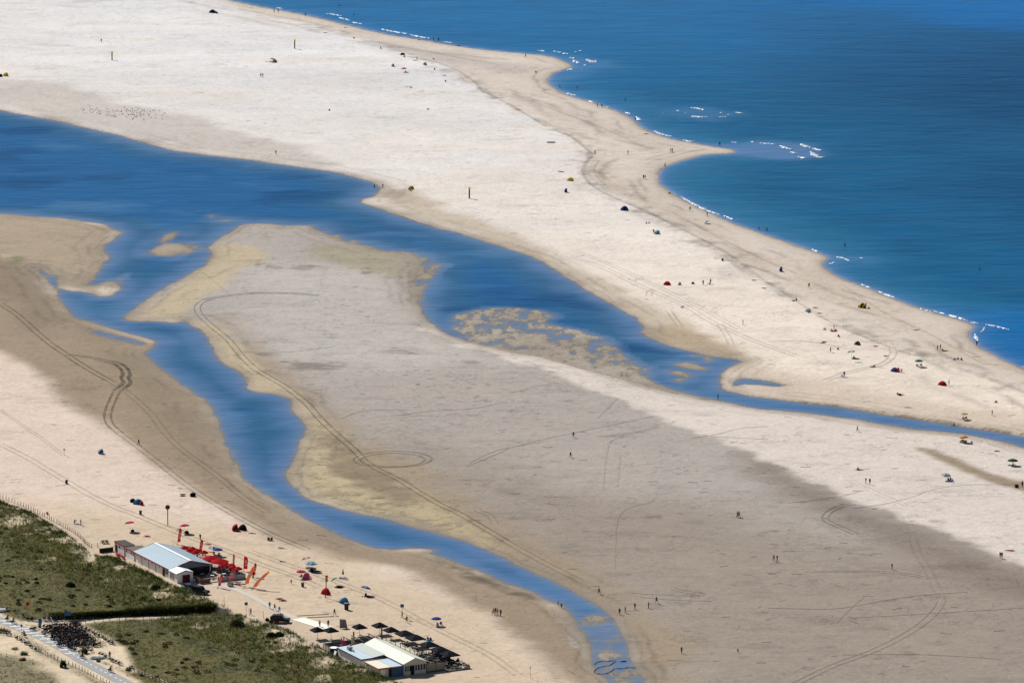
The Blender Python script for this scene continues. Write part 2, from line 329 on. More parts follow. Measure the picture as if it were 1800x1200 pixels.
# upper lagoon bank: damp strip, and the grey strip where the birds rest
m = np.exp(-np.clip(-lag_open, 0, None)/3.2)*(lag_open < 2); GC[:] = GC*(1-.55*m[..., None])+S(178, 162, 142)*.55*m[..., None]
paint([(-400,95),(0,142),(110,152),(200,182),(300,198),(400,228),(500,255),(600,290),(560,294),(400,272),(300,258),(150,220),(0,190),(-400,115)], (206, 197, 188), 6, .85, (14, 7), 48)
paint([(650,340),(720,330),(800,375),(900,410),(960,440),(1060,490),(1180,560),(1290,620),(1310,640),(1250,622),(1130,585),(1050,515),(960,460),(830,412),(700,372)], (205, 189, 167), 5, .85, (12, 5), 49)
paint([(1128,580),(1180,572),(1240,590),(1290,612),(1312,634),(1280,628),(1200,612),(1150,600)], (184, 164, 136), 4, .85, (10, 4), 50)
paint([(1270,650),(1310,640),(1500,680),(1700,720),(2300,800),(2300,850),(1800,765),(1500,715),(1300,692)], (212, 193, 173), 8, .7, (12, 7), 51)
paint([(655,345),(690,330),(720,345),(712,358),(680,352)], (160, 146, 134), 5, .6, (8, 6), 52)
GC[:] = np.where((shoal > .2)[..., None] & (land > 0)[..., None], GC*.15+S(180, 170, 155)*.85, GC)
GC[:] = np.where(((isl > -1) & (land > 0))[..., None], S(178, 165, 148), GC)
# wrack lines: dark dashes along the berm
bd2, bpar = pdist(flats(BERM), cX, cY); bd2 = up(bd2)
wr = np.exp(-(np.clip(bd2+fbm(GX, GY, 16, 3, 53)*7, 0, None)/5.0)**2)*sstep(-.05, .45, fbm(GX, GY, 7, 4, 54, .65))
for px in ([(790,125),(830,138),(848,156),(835,158),(805,140)], [(985,228),(1010,232),(1012,240),(995,242)], [(1480,580),(1560,585),(1560,605),(1500,600)], [(1240,480),(1290,470),(1310,490),(1270,492)]):
    wr = np.maximum(wr, sstep(-6, 5, SD(px)+fbm(GX, GY, 6, 3, 55)*8)*sstep(-.1, .4, fbm(GX, GY, 3, 3, 56))*.9)
GC[:] = GC*(1-.48*wr[..., None])+S(120, 112, 108)*.48*wr[..., None]
# streaks and stains, and the painted shade of the cut bank
flatm = np.clip(sstep(-3, 6, SD(FLAT)), 0, 1)
st = sstep(.42, .75, fbm(GX, GY*.8, 9, 5, 57, .6))*(.25+.35*flatm); GC[:] *= (1-st*.55)[..., None]
st = sstep(.5, .8, fbm(GX, GY, 4, 4, 58, .6))*(.3+.35*flatm); GC[:] *= (1-st*.6)[..., None]
GC[:] *= (1+.05*fbm(GX, GY, 30, 4, 59)+.05*fbm(GX, GY, 1.5, 2, 60))[..., None]
dk = [((285,640,330,652),3,.8), ((900,615,1000,625),3,.6), ((800,638,860,645),3,.5)]
for (x0, y0, x1, y1), f_, o_ in [((520,640,595,652),3,.6),((670,615,720,622),4,.5),((450,622,478,628),3,.6),((795,636,855,641),2,.5),((510,470,560,478),3,.45),((460,465,482,473),2,.6),((640,480,650,483),1.5,.5)]:
    d = SD([(x0, y0), (x1, y0), (x1, y1), (x0, y1)])
    m = sstep(-f_, f_, d+fbm(GX, GY, 4, 4, 61)*5)*o_; GC[:] = GC*(1-m[..., None])+S(112, 100, 92)*m[..., None]
m = np.exp(-(bd/2.2)**2)*sstep(-.25, .4, fbm(GX, GY, 3.2, 4, 64, .65))*.75; GC[:] = GC*(1-m[..., None])+S(96, 82, 68)*m[..., None]  # broken dark band along the cut bank, its shade painted into the sand
# every water margin is dark and wet for a pace or two, more so on the silt
m = np.exp(-np.clip(land, 0, None)/1.5)*(.62+.3*fbm(GX, GY, 9, 3, 66)); GC[:] = np.where((land > 0)[..., None], GC*(1-m[..., None])+S(124, 113, 99)*m[..., None], GC)
m = np.exp(-(np.clip(land, 0, None)/5.5)**2)*sstep(-.2, .4, fbm(GX, GY, 22, 3, 67))*(lag_d > -12)*.55; GC[:] = GC*(1-m[..., None])+S(148, 136, 121)*m[..., None]
# tide lines following the shores, broken by noise
for off, wd, st_ in ((7, .9, .30), (13, 1.4, .26), (21, 1.6, .3), (31, 2.2, .22)):
    e = -sea_d-off*(1+.25*fbm(GX, GY, 60, 2, 100+off))-fbm(GX, GY, 18, 3, 101+off)*3.5
    m = np.exp(-(e/wd)**2)*sstep(-.25, .35, fbm(GX, GY, 28, 3, 102+off))*st_; GC[:] *= (1-m)[..., None]
for off, wd, st_ in ((2.6, .5, .22), (5.5, .8, .22), (10, 1.0, .16)):
    e = -lag_open-off-fbm(GX, GY, 14, 3, 111+int(off))*1.8
    m = np.exp(-(e/wd)**2)*sstep(-.2, .35, fbm(GX, GY, 20, 3, 112+int(off)))*st_; GC[:] *= (1-m)[..., None]
e = bd2+fbm(GX, GY, 14, 3, 120)*2.5; m = np.exp(-(e/.8)**2)*.28*sstep(-.5, .1, fbm(GX, GY, 25, 2, 121)); GC[:] *= (1-m)[..., None]
# dark weed dashes on the grey flat, in drifts
dsh = sstep(.28, .55, fbm(GX*.55, GY, 1.9, 4, 122, .7))*sstep(-.1, .35, fbm(GX, GY, 26, 3, 123))*flatm*sstep(8, 20, land)*(.22+.26*sstep(1320, 1480, GY)); GC[:] = GC*(1-dsh[..., None])+S(96, 86, 80)*dsh[..., None]
dsh = sstep(.2, .5, fbm(GX*.35, GY, 5, 4, 124, .6))*flatm*.13; GC[:] *= (1-dsh)[..., None]
# fine footprints and wind ripple on the dry sand
fp = fbm(GX, GY, 2.2, 3, 68, .7)*.5+fbm(GX*.6, GY, 5, 4, 69, .65)*.5; GC[:] *= (1+.13*fp*sstep(3, 14, land))[..., None]
st = sstep(.30, .62, fbm(GX*.45, GY, 11, 5, 78, .62))*sstep(6, 25, land)*(1-flatm); GC[:] *= (1-.16*st)[..., None]
GC[:] = np.where((water > 0)[..., None], S(150, 130, 105)*.6, GC)

def sand_mat():
    m, t, b = new_mat('sand'); N = t.nodes; L = t.links
    at_ = N.new('ShaderNodeAttribute'); at_.attribute_name = 'tone'; ge = N.new('ShaderNodeNewGeometry')
    def noise(sc, det, stretch=(1, 1, 1)):
        mp = N.new('ShaderNodeMapping'); mp.inputs['Scale'].default_value = stretch; L.new(ge.outputs['Position'], mp.inputs['Vector'])
        n = N.new('ShaderNodeTexNoise'); n.inputs['Scale'].default_value = sc; n.inputs['Detail'].default_value = det; n.inputs['Roughness'].default_value = .65
        L.new(mp.outputs[0], n.inputs['Vector']); return n.outputs['Fac']
    def mul(c, fac, lo, hi, a, bb):
        r = N.new('ShaderNodeMapRange'); r.inputs[1].default_value = lo; r.inputs[2].default_value = hi; r.inputs[3].default_value = a; r.inputs[4].default_value = bb
        L.new(fac, r.inputs[0]); v = N.new('ShaderNodeMix'); v.data_type = 'RGBA'; v.blend_type = 'MULTIPLY'; v.inputs['Factor'].default_value = 1
        L.new(c, v.inputs['A']); L.new(r.outputs[0], v.inputs['B']); return v.outputs['Result']
    c = at_.outputs['Color']
    c = mul(c, noise(1.1, 6), .3, .7, .91, 1.09)
    c = mul(c, noise(.16, 5, (1, .8, 1)), .62, .78, 1.0, .80)      # scuffs
    c = mul(c, noise(.42, 4, (1, .6, 1)), .66, .80, 1.0, .68)      # scattered shell and weed
    def trails(c, sc, lo, dark, msc):                              # wandering footprint trails: the thin zero-lines of a noise, here and there
        n_ = noise(sc, 2.5, (1, .8, 1)); a = N.new('ShaderNodeMath'); a.operation = 'SUBTRACT'; L.new(n_, a.inputs[0]); a.inputs[1].default_value = .5
        a2 = N.new('ShaderNodeMath'); a2.operation = 'ABSOLUTE'; L.new(a.outputs[0], a2.inputs[0])
        r = N.new('ShaderNodeMapRange'); r.inputs[1].default_value = 0; r.inputs[2].default_value = lo; r.inputs[3].default_value = 1; r.inputs[4].default_value = 0; L.new(a2.outputs[0], r.inputs[0])
        k = N.new('ShaderNodeMapRange'); k.inputs[1].default_value = .42; k.inputs[2].default_value = .62; k.inputs[3].default_value = 0; k.inputs[4].default_value = dark; L.new(noise(msc, 3), k.inputs[0])
        p = N.new('ShaderNodeMath'); p.operation = 'MULTIPLY'; L.new(r.outputs[0], p.inputs[0]); L.new(k.outputs[0], p.inputs[1])
        q = N.new('ShaderNodeMath'); q.operation = 'SUBTRACT'; q.inputs[0].default_value = 1; L.new(p.outputs[0], q.inputs[1])
        v = N.new('ShaderNodeMix'); v.data_type = 'RGBA'; v.blend_type = 'MULTIPLY'; v.inputs['Factor'].default_value = 1; L.new(c, v.inputs['A']); L.new(q.outputs[0], v.inputs['B']); return v.outputs['Result']
    c = trails(c, .07, .012, .24, .03); c = trails(c, .13, .018, .2, .045); c = trails(c, .21, .03, .15, .06)
    L.new(c, b.inputs['Base Color']); b.inputs['Roughness'].default_value = .95; b.inputs['Specular IOR Level'].default_value = .1
    bp_ = N.new('ShaderNodeBump'); bp_.inputs['Strength'].default_value = .5; bp_.inputs['Distance'].default_value = .4
    L.new(noise(.45, 6), bp_.inputs['Height']); L.new(bp_.outputs[0], b.inputs['Normal'])
    return m
SAND = sand_mat()
def grid_faces(nr, nc):
    i = np.arange(nr*nc).reshape(nr, nc)
    return np.stack([i[:-1, :-1], i[:-1, 1:], i[1:, 1:], i[1:, :-1]], -1).reshape(-1, 4)
# pad the sheet out to the horizon
YP = np.concatenate([[150, 500, 800], Yr, [3200, 4500, 8000, 30000]]); RP = np.concatenate([[-3, -.8, -.3], rat, [.3, .8, 3]])
PX = YP[:, None]*RP[None, :]; PY = np.repeat(YP[:, None], len(RP), 1)
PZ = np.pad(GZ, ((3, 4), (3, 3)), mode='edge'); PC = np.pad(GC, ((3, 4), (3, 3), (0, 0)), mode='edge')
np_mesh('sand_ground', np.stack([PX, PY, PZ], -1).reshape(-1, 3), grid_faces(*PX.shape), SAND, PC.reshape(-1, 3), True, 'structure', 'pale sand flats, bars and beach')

# ---------------------------------------------------------------- water
def water_mat():
    m, t, b = new_mat('water'); N = t.nodes; L = t.links
    at_ = N.new('ShaderNodeAttribute'); at_.attribute_name = 'tone'; ge = N.new('ShaderNodeNewGeometry')
    def noise(sc, det, stretch, d=0.0):
        mp = N.new('ShaderNodeMapping'); mp.inputs['Scale'].default_value = stretch; mp.inputs['Rotation'].default_value = (0, 0, R(-12)); L.new(ge.outputs['Position'], mp.inputs['Vector'])
        n = N.new('ShaderNodeTexNoise'); n.inputs['Scale'].default_value = sc; n.inputs['Detail'].default_value = det; n.inputs['Roughness'].default_value = .6; n.inputs['Distortion'].default_value = d
        L.new(mp.outputs[0], n.inputs['Vector']); return n.outputs['Fac']
    wv = N.new('ShaderNodeMapRange'); wv.inputs[1].default_value = .3; wv.inputs[2].default_value = .7; wv.inputs[3].default_value = .9; wv.inputs[4].default_value = 1.09; L.new(noise(.15, 5, (.4, 1, 1), .8), wv.inputs[0])
    mm = N.new('ShaderNodeMix'); mm.data_type = 'RGBA'; mm.blend_type = 'MULTIPLY'; mm.inputs['Factor'].default_value = 1; L.new(at_.outputs['Color'], mm.inputs['A']); L.new(wv.outputs[0], mm.inputs['B'])
    L.new(mm.outputs['Result'], b.inputs['Base Color']); b.inputs['Roughness'].default_value = .3; b.inputs['IOR'].default_value = 1.33; b.inputs['Specular IOR Level'].default_value = .006
    h1 = noise(.055, 5, (.45, 1, 1), .4); h2 = noise(.16, 4, (.4, 1, 1), .3)
    ad = N.new('ShaderNodeMath'); ad.operation = 'MULTIPLY_ADD'; L.new(h2, ad.inputs[0]); ad.inputs[1].default_value = .5; L.new(h1, ad.inputs[2])
    bp_ = N.new('ShaderNodeBump'); bp_.inputs['Strength'].default_value = .6; bp_.inputs['Distance'].default_value = 1.3
    L.new(ad.outputs[0], bp_.inputs['Height']); L.new(bp_.outputs[0], b.inputs['Normal'])
    return m
WATER = water_mat()
KW = .55
def water_sheet(name, d, tone, label):
    nr, nc = PX2.shape
    f = grid_faces(nr, nc); ok = (np.pad(d, ((3, 4), (3, 3)), mode='edge') > -7).reshape(-1)
    f = f[ok[f].any(1)]
    c = np.pad(tone, ((3, 4), (3, 3), (0, 0)), mode='edge').reshape(-1, 3)
    V = np.stack([PX2, PY2, np.zeros_like(PX2)], -1).reshape(-1, 3)
    use = np.unique(f); mp = np.full(len(V), -1); mp[use] = np.arange(len(use))
    return np_mesh(name, V[use], mp[f], WATER, c[use], True, 'structure', label)
i2 = np.unique(np.r_[np.arange(0, NR, 2), NR-1]); j2 = np.unique(np.r_[np.arange(0, NC, 2), NC-1])
YP2 = np.concatenate([[150, 500, 800], Yr[i2], [3200, 4500, 8000, 30000]]); RP2 = np.concatenate([[-3, -.8, -.3], rat[j2], [.3, .8, 3]])
PX2 = YP2[:, None]*RP2[None, :]; PY2 = np.repeat(YP2[:, None], len(RP2), 1)
wx = GX[np.ix_(i2, j2)]; wy = GY[np.ix_(i2, j2)]; sd2 = sea_d[np.ix_(i2, j2)]; ld2 = lag_d[np.ix_(i2, j2)]; wd2 = water[np.ix_(i2, j2)]; sh2 = shoal[np.ix_(i2, j2)]
def mixc(a, b, t): return a*(1-t[..., None])+b*t[..., None]
# sea: milky over the shallows, deep blue offshore, with long bands of silt
wn = sd2+fbm(wx, wy, 60, 4, 70)*16
tone = mixc(np.ones(wx.shape+(3,))*S(42, 118, 162, KW), S(16, 99, 147, KW), sstep(2, 40, wn))
tone = mixc(tone, S(2, 77, 126, KW), sstep(60, 210, sd2+wx*.55-60+fbm(wx, wy, 110, 4, 71)*70))
tone = mixc(tone, S(34, 118, 178, KW), sstep(1850, 2300, wy-wx*.9)*.8)
tone = mixc(tone, S(12, 112, 184, KW), sstep(-.05, .3, fbm(wx, wy, 170, 3, 72)+sstep(2050, 2300, wy)*.45-.28)*sstep(60, 160, wx)*.8)
tone = mixc(tone, S(96, 140, 196, KW), np.exp(-np.clip(sd2, 0, None)/3.5)*.8)
tone = mixc(tone, S(190, 186, 180, KW), np.exp(-np.clip(sd2, 0, None)/.9)*.6)
tone *= (1+.10*fbm(wx*.5, wy, 16, 4, 73)+.05*fbm(wx*.5, wy, 60, 3, 75))[..., None]
sb = sdf(flats([(1255,256),(1330,250),(1420,255),(1452,272),(1400,282),(1330,276),(1262,272)]), wx, wy); tone = mixc(tone, S(104, 140, 190, KW), sstep(-9, 6, sb+fbm(wx, wy, 12, 3, 79)*6)*.7)
for sbp in ([(1000,98),(1060,108),(1080,118),(1030,128),(985,140),(972,150),(975,135)],[(1160,192),(1240,188),(1310,200),(1260,212),(1180,206)],[(1440,452),(1500,450),(1530,458),(1490,466),(1450,470)]):
    tone = mixc(tone, S(84, 136, 186, KW), sstep(-9, 6, sdf(flats(sbp), wx, wy)+fbm(wx, wy, 12, 3, 79)*6)*.5)
water_sheet('sea', sd2, tone, 'blue sea with small waves')
tone = mixc(np.ones(wx.shape+(3,))*S(94, 132, 178, KW), S(56, 108, 150, KW), sstep(.5, 12, np.minimum(wd2, ld2)+fbm(wx, wy, 14, 4, 74)*4))
tone = mixc(tone, S(34, 104, 162, KW), sstep(1480, 1640, wy+wx*.1)*sstep(8, 24, ld2)*.9)
tone = mixc(tone, S(22, 80, 134, KW), sstep(.1, .5, fbm(wx*.7, wy, 26, 3, 76))*sstep(1, 9, ld2)*.7)
tone = mixc(tone, S(88, 136, 180, KW), sstep(.15, .55, fbm(wx*.8, wy, 30, 4, 77))*.55)
tone = mixc(tone, S(112, 136, 168, KW), sh2*.65)
tone = mixc(tone, S(146, 142, 136, KW), np.exp(-np.clip(np.minimum(wd2, ld2), 0, None)/1.1)*.7)
water_sheet('lagoon', ld2, tone, 'blue tidal lagoon and creek')

# ---------------------------------------------------------------- dunes, sandy path, cycle path
CREST = [(-200,800),(-60,860),(0,880),(40,893),(80,915),(120,940),(150,959),(166,967),(190,976),(230,992),(270,1010),(310,1030),(350,1047),(390,1063),(425,1082),(470,1092),(500,1103),(550,1125),(580,1140),(620,1162),(660,1180),(700,1197),(760,1225),(860,1290)]
ZC = 4.2
crest_w = flats(CREST, ZC)
DX, DY = .36, .46
dx_ = np.arange(-215, 2, DX); dy_ = np.arange(1062, 1330, DY)
UX, UY = np.meshgrid(dx_, dy_)
Lc = sdf(np.vstack([crest_w, [(20, 1000), (-400, 1000), (-400, 1400)]]), UX, UY)
PATH = [(60,1094),(100,1093),(150,1091),(200,1088),(260,1085),(320,1084),(380,1084),(425,1086),(450,1083),(475,1079)]
path_w = smooth_line(flats(PATH, 2.0), 2)
ROAD = [(-140,1022),(-60,1062),(0,1089),(42,1106),(78,1121),(110,1138),(142,1158),(175,1176),(217,1198),(260,1222),(340,1270)]
road_w = smooth_line(flats(ROAD, 2.4), 2)
pd_, pp_ = pdist(path_w[::2], UX, UY); rd_, rp_ = pdist(road_w[::3], UX, UY)
north = UY > np.interp(UX, path_w[:, 0], path_w[:, 1])
u1 = fbm(UX, UY, 24, 3, 80); u2 = fbm(UX, UY, 7, 3, 81); u3 = fbm(UX, UY, 2.2, 3, 82)
zi = np.where(north, 3.5, 2.3)
saddle = np.exp(-((UX-flat(163, 965, 3)[0])/3.5)**2)*1.3
zc = ZC-saddle+u2*.35-.85*np.exp(-((UX-flat(585, 1140, 4)[0])/9)**2)
inner = zi+(zc-zi)*np.exp(-np.clip(Lc/13, 0, 9)**1.4)+u1*.7*sstep(3, 25, Lc)+u2*.35+u3*.16
outer = zc+1.0*Lc+.25*u3
hd = np.where(Lc > 0, inner, outer)
hd = np.where((Lc < 0) & (hd < -1.5), -1.5, hd)
zp = np.interp(pp_, [0, len(path_w[::2])*.45, len(path_w[::2])*.8, len(path_w[::2])-1], [2.5, 2.2, 1.9, .9])
bank = np.where(north, 2.4, .45)
hd = np.minimum(hd, zp+bank*np.clip(pd_-1.1-.35*u3, 0, None))
zr = 2.4
hd = np.where(rd_ < 12, zr+(hd-zr)*sstep(2.2, 12, rd_), hd)
PLAZA = flats([(60,1096),(140,1093),(150,1100),(215,1140),(235,1180),(200,1170),(150,1145),(80,1112)], 2.4)
pl = sdf(PLAZA, UX, UY); hd = zr+(hd-zr)*sstep(3.5, -1.0, pl)
def hz(x, y):
    x = np.asarray(x, float); y = np.asarray(y, float)
    i = np.clip((y-dy_[0])/DY, 0, len(dy_)-1.001); j = np.clip((x-dx_[0])/DX, 0, len(dx_)-1.001); a = i.astype(int); b = j.astype(int); u = i-a; v = j-b
    z = (hd[a, b]*(1-v)+hd[a, b+1]*v)*(1-u)+(hd[a+1, b]*(1-v)+hd[a+1, b+1]*v)*u
    return np.where((x < dx_[0]) | (x > dx_[-1]) | (y < dy_[0]) | (y > dy_[-1]), -9, z)
def surf(x, y): return np.maximum(np.maximum(gz(x, y), hz(x, y)), 0.0)
def at(px, py, lift=0.0):
    """where the line of sight of a photo pixel first meets the ground, dune or water"""
    d = ray(px, py); zs = np.linspace(9, -.4, 900); t = (zs-H)/d.z
    x = d.x*t; y = d.y*t; s = surf(x, y)
    k = np.argmax(zs <= s) if (zs <= s).any() else 899
    return Vector((x[k], y[k], float(surf(x[k], y[k]))+lift))
def down(x, y, lift=0.0): return Vector((x, y, float(surf(x, y))+lift))

# what grows where on the dune
veg = np.where(north & (Lc > 1), sstep(1.0, 1.7, pd_+u3*.4), sstep(1.6, 4.5, pd_+u2*1.0))*sstep(2.6, 5.5, rd_+u2*1.5)*sstep(.5, -2.5, pl)
leftside = (UX < np.interp(UY, road_w[::-1, 1], road_w[::-1, 0]))
SANDY = flats([(-40,1075),(0,1100),(60,1135),(150,1190),(200,1215),(130,1215),(60,1165),(0,1150),(-60,1140)], 2.4)
sw = sdf(SANDY, UX, UY); veg = np.where(leftside, veg*sstep(3, -3, sw+u2*3)*.55, veg)
bare = sstep(.25, .6, fbm(UX, UY, 6, 4, 83)+.5*np.exp(-np.clip(Lc, 0, None)/9)-.12)*sstep(26, 5, Lc)*.8
bare = np.maximum(bare, np.exp(-((UX-flat(163, 965, 3)[0])/2.2)**2)*sstep(9, 2, np.abs(Lc)))
for c, r_ in ((flat(505, 1125, 3.6), 4.0), (flat(480, 1115, 3.2), 2.6), (flat(28, 917, 3.8), 4.2), (flat(570, 1160, 3.4), 3)): bare = np.maximum(bare, np.exp(-((UX-c[0])**2+((UY-c[1])/1.5)**2)/r_**2))
veg = veg*(1-bare*.9)*sstep(-7.5, -4.5, Lc)
low = sstep(10, 26, Lc)                                  # inland: close heath; near the crest: tall marram
dc = mixc(np.ones(UX.shape+(3,))*S(232, 212, 182), S(76, 82, 42), veg*.95)
heath = mixc(np.ones(UX.shape+(3,))*S(84, 90, 48), S(106, 100, 62), sstep(-.3, .4, fbm(UX, UY, 9, 4, 84)))
heath = mixc(heath, S(62, 70, 44), sstep(.0, .4, fbm(UX, UY, 5, 4, 85))*.8)
heath = mixc(heath, S(122, 112, 70), sstep(-40, -10, -rd_)*.5)
dc = mixc(dc, heath, veg*low)
dc = mixc(dc, S(200, 190, 176), sstep(1.35, .75, pd_+u3*.25)); dc *= (1+.08*u3+.05*u2)[..., None]
dc = np.where(leftside[..., None] & (sw < -6)[..., None], mixc(dc, S(150, 140, 110), np.full(UX.shape, .5)), dc)
f = grid_faces(*UX.shape); gap = (hd-gz(UX, UY)).reshape(-1)
f = f[(gap[f] > -.6).any(1)]
V = np.stack([UX, UY, hd], -1).reshape(-1, 3); use = np.unique(f); mp_ = np.full(len(V), -1); mp_[use] = np.arange(len(use))
np_mesh('dune', V[use], mp_[f], SAND, dc.reshape(-1, 3)[use], True, 'structure', 'grassy dune ridge above the beach')

def strip(name, line, half, mat, lift, label, zf=surf, colors=None):
    P = np.asarray(line); d = np.gradient(P, axis=0); d /= np.linalg.norm(d, axis=1)[:, None]; n = np.stack([-d[:, 1], d[:, 0]], 1)
    ks = np.linspace(-1, 1, 5); V = []
    for p, q in zip(P, n):
        for k in ks:
            x, y = p+q*half*k; V.append((x, y, float(zf(x, y))+lift))
    return np_mesh(name, V, grid_faces(len(P), 5), mat, colors, False, 'structure', label)
ASPH = M('asphalt', (178, 179, 178), .9, .12, .4, k=.55); CONC = M('concrete', (214, 208, 196), .9, .08, .8, k=.6)
WHITEP = M('road_paint', (245, 245, 240), .7, .05, 4, k=.75)
strip('cycle_path', road_w, 1.75, ASPH, .05, 'grey asphalt cycle path')
mb = MB()
rw = smooth_line(road_w, .25); cum = np.r_[0, np.cumsum(np.linalg.norm(np.diff(rw, axis=0), axis=1))]
def on_road(s): 
    i = min(np.searchsorted(cum, s), len(rw)-2); p = rw[i]; d = rw[i+1]-rw[i]; d /= np.linalg.norm(d); return p, d
def along(px, py):
    p = np.array(flat(px, py, 2.4)); return cum[np.argmin(np.linalg.norm(rw-p, axis=1))]
for px, py in [(-8,1083),(6,1090),(17,1095),(27,1101),(37,1105),(44,1109),(53,1113),(62,1118),(71,1124),(82,1129),(94,1135),(108,1142),(122,1148)]:
    p, d = on_road(along(px, py)); a = np.array([1.5, .35]); e = np.array([-.05, .24]); q = [p-a-e, p+a-e, p+a+e, p-a+e]
    mb.add([(x, y, float(surf(x, y))+.075) for x, y in q], [(0, 1, 2, 3)])
s0 = along(-60, 1060)
for k in range(60):
    s = s0+k*2.6
    if s > cum[-1]-2: break
    p, d = on_road(s); n = np.array([-d[1], d[0]]); q = [p-n*.12-d*.55, p+n*.12-d*.55, p+n*.12+d*.55, p-n*.12+d*.55]
    mb.add([(x, y, float(surf(x, y))+.08) for x, y in q], [(0, 1, 2, 3)])
o = mb.build('road_markings', WHITEP); o['kind'] = 'structure'; o['label'] = 'white bars and dashes painted on the cycle path'
# slab walkways on the beach
def walk(px, half, mat, lift, name, label):
    return strip(name, smooth_line([at(*p)[:2] for p in px], 1.0), half, mat, lift, label)
walk([(372,1030),(392,1029),(412,1035),(440,1047),(470,1063),(495,1076),(520,1086)], .85, CONC, .05, 'slab_walkway', 'pale concrete slab walkway across the beach')
walk([(524,1087),(540,1092),(560,1098),(576,1104)], 1.75, M('pale_slabs', (250, 244, 228), .85, .05, .8, k=.68), .07, 'slab_walkway', 'cream slab walkway leading to the dark parasols')
walk([(503,1089),(530,1086)], .7, CONC, .055, 'slab_walkway', 'short grey slab spur beside the black off-road car')

# ---------------------------------------------------------------- tyre tracks: shallow ruts
TR = [ # centre line, gauge, rut width, darkness
 ([(0,533),(30,553),(60,580),(90,605),(115,622),(150,645),(200,673)],1.9,.45,.62),
 ([(200,673),(225,690),(250,712),(268,730),(290,760),(320,790),(350,812),(385,838),(430,875),(470,900)],1.8,.35,.84),
 ([(118,623),(158,628),(190,635)],1.8,.45,.6),
 ([(190,635),(206,639),(218,648),(222,658),(219,664),(223,671),(218,678),(206,686)],2.1,.85,.38),
 ([(206,686),(198,702),(192,717),(189,731),(194,746),(212,762)],1.9,.5,.55),
 ([(212,762),(243,785),(282,815),(315,842),(355,870),(405,900),(470,935),(540,965)],1.8,.45,.74),
 ([(500,515),(450,515),(400,520),(365,526),(348,537),(350,551),(370,571),(400,596),(425,626),(448,648)],1.9,.36,.68),
 ([(560,519),(500,515),(440,515)],1.7,.35,.6),
 ([(448,648),(475,664),(505,682),(537,707),(560,733),(590,762),(622,790),(641,810)],1.9,.38,.62),
 ([(641,810),(665,825),(700,842),(737,865),(775,887),(805,901),(850,927),(900,957)],1.9,.38,.66),
 ([(900,957),(960,990),(1020,1020)],1.9,.35,.85),
 ([(1340,1225),(1400,1200),(1460,1171),(1530,1145),(1580,1121),(1620,1096),(1645,1072),(1655,1056)],1.9,.3,.95),
 ([(1655,1056),(1650,1040),(1630,1000),(1612,970),(1604,945)],1.9,.3,.94),
 ([(1600,935),(1590,915),(1578,900)],1.7,.35,1.22),
 ([(1500,885),(1470,892),(1453,904),(1452,914),(1470,923),(1505,938)],1.7,.4,.72),
 ([(0,780),(50,805),(100,835),(150,865),(200,890),(240,905),(300,930),(400,968),(450,988),(520,1013),(560,1030)],1.9,.4,.84),
 ([(0,720),(30,740),(70,768),(112,800)],1.0,.3,.88),
 ([(440,968),(500,990),(560,1010),(640,1040),(690,1062),(740,1090),(800,1120),(860,1150),(910,1185)],1.8,.45,.9),
 ([(1000,450),(1060,470),(1120,500),(1200,535),(1260,570),(1330,600),(1400,625)],1.9,.36,.91),
 ([(1010,440),(1080,468),(1150,500),(1240,545),(1300,578)],1.7,.3,.94),
 ([(1140,520),(1142,512),(1150,510)],1.7,.4,.75),
 ([(1175,545),(1185,560),(1195,573)],1.7,.4,.8),
 ([(1265,570),(1278,590),(1285,605)],1.7,.4,.82),
 ([(870,920),(860,905),(842,898),(838,892)],1.7,.35,.85),
 ([(1560,600),(1570,620),(1550,640),(1500,652),(1450,668)],1.9,.4,.85),
 ([(1470,805),(1480,825),(1500,845),(1540,865),(1600,890)],1.8,.4,1.1),
]
FEET = [([(880,795),(900,786),(960,771),(1030,756),(1080,746),(1150,731)],.7),([(820,820),(880,795)],.8),([(1800,851),(1700,852),(1640,860),(1600,874),(1550,886),(1500,893)],.78),([(1215,770),(1260,763),(1300,753),(1350,749)],.72),([(1250,767),(1350,772)],.8),
 ([(1060,860),(1066,800),(1075,775),(1095,768)],.82),([(1085,855),(1090,800)],.85),([(1150,880),(1090,905),(1080,1000)],.88),([(700,730),(760,722),(830,718),(880,708)],.78),([(1050,735),(1085,700)],.85),
 ([(900,690),(940,680),(980,672)],.8),([(1350,1068),(1450,1070),(1500,1065),(1600,1048),(1700,1040)],.72),([(1500,1085),(1600,1080),(1800,1068)],.78),([(600,735),(640,722),(720,720)],.8),([(820,820),(835,808),(880,790),(960,775)],.8),
 ([(1480,1150),(1620,1150),(1760,1158)],.8),([(400,513),(350,475)],.8),([(690,375),(760,400)],.95)]
V = []; Fq = []; Cc = []
def rut(line, half, dark, lift=.05, jag=0.0):
    P = np.asarray(line)
    d = np.gradient(P, axis=0); d /= np.linalg.norm(d, axis=1)[:, None]+1e-9; n = np.stack([-d[:, 1], d[:, 0]], 1)
    b = len(V); col = gcol(P[:, 0], P[:, 1]); k = len(P)
    wv = half*(1+.45*vnoise(np.arange(k)*.7, np.zeros(k)+half*50, 5)); fade = np.clip(np.minimum(np.arange(k), np.arange(k)[::-1])/6, 0, 1)
    dk_ = 1+(dark-1)*(.55+.45*fade)*(1+.25*vnoise(np.arange(k)*.31, np.zeros(k)+3, 6))
    for i in range(k):
        for s_ in (-1, 1):
            x, y = P[i]+n[i]*wv[i]*s_; V.append((x, y, float(gz(x, y))+lift)); Cc.append(col[i]*dk_[i])
    for i in range(k-1): Fq.append((b+2*i, b+2*i+1, b+2*i+3, b+2*i+2))
def gpx(p): 
    q = at(*p); return (q.x, q.y)
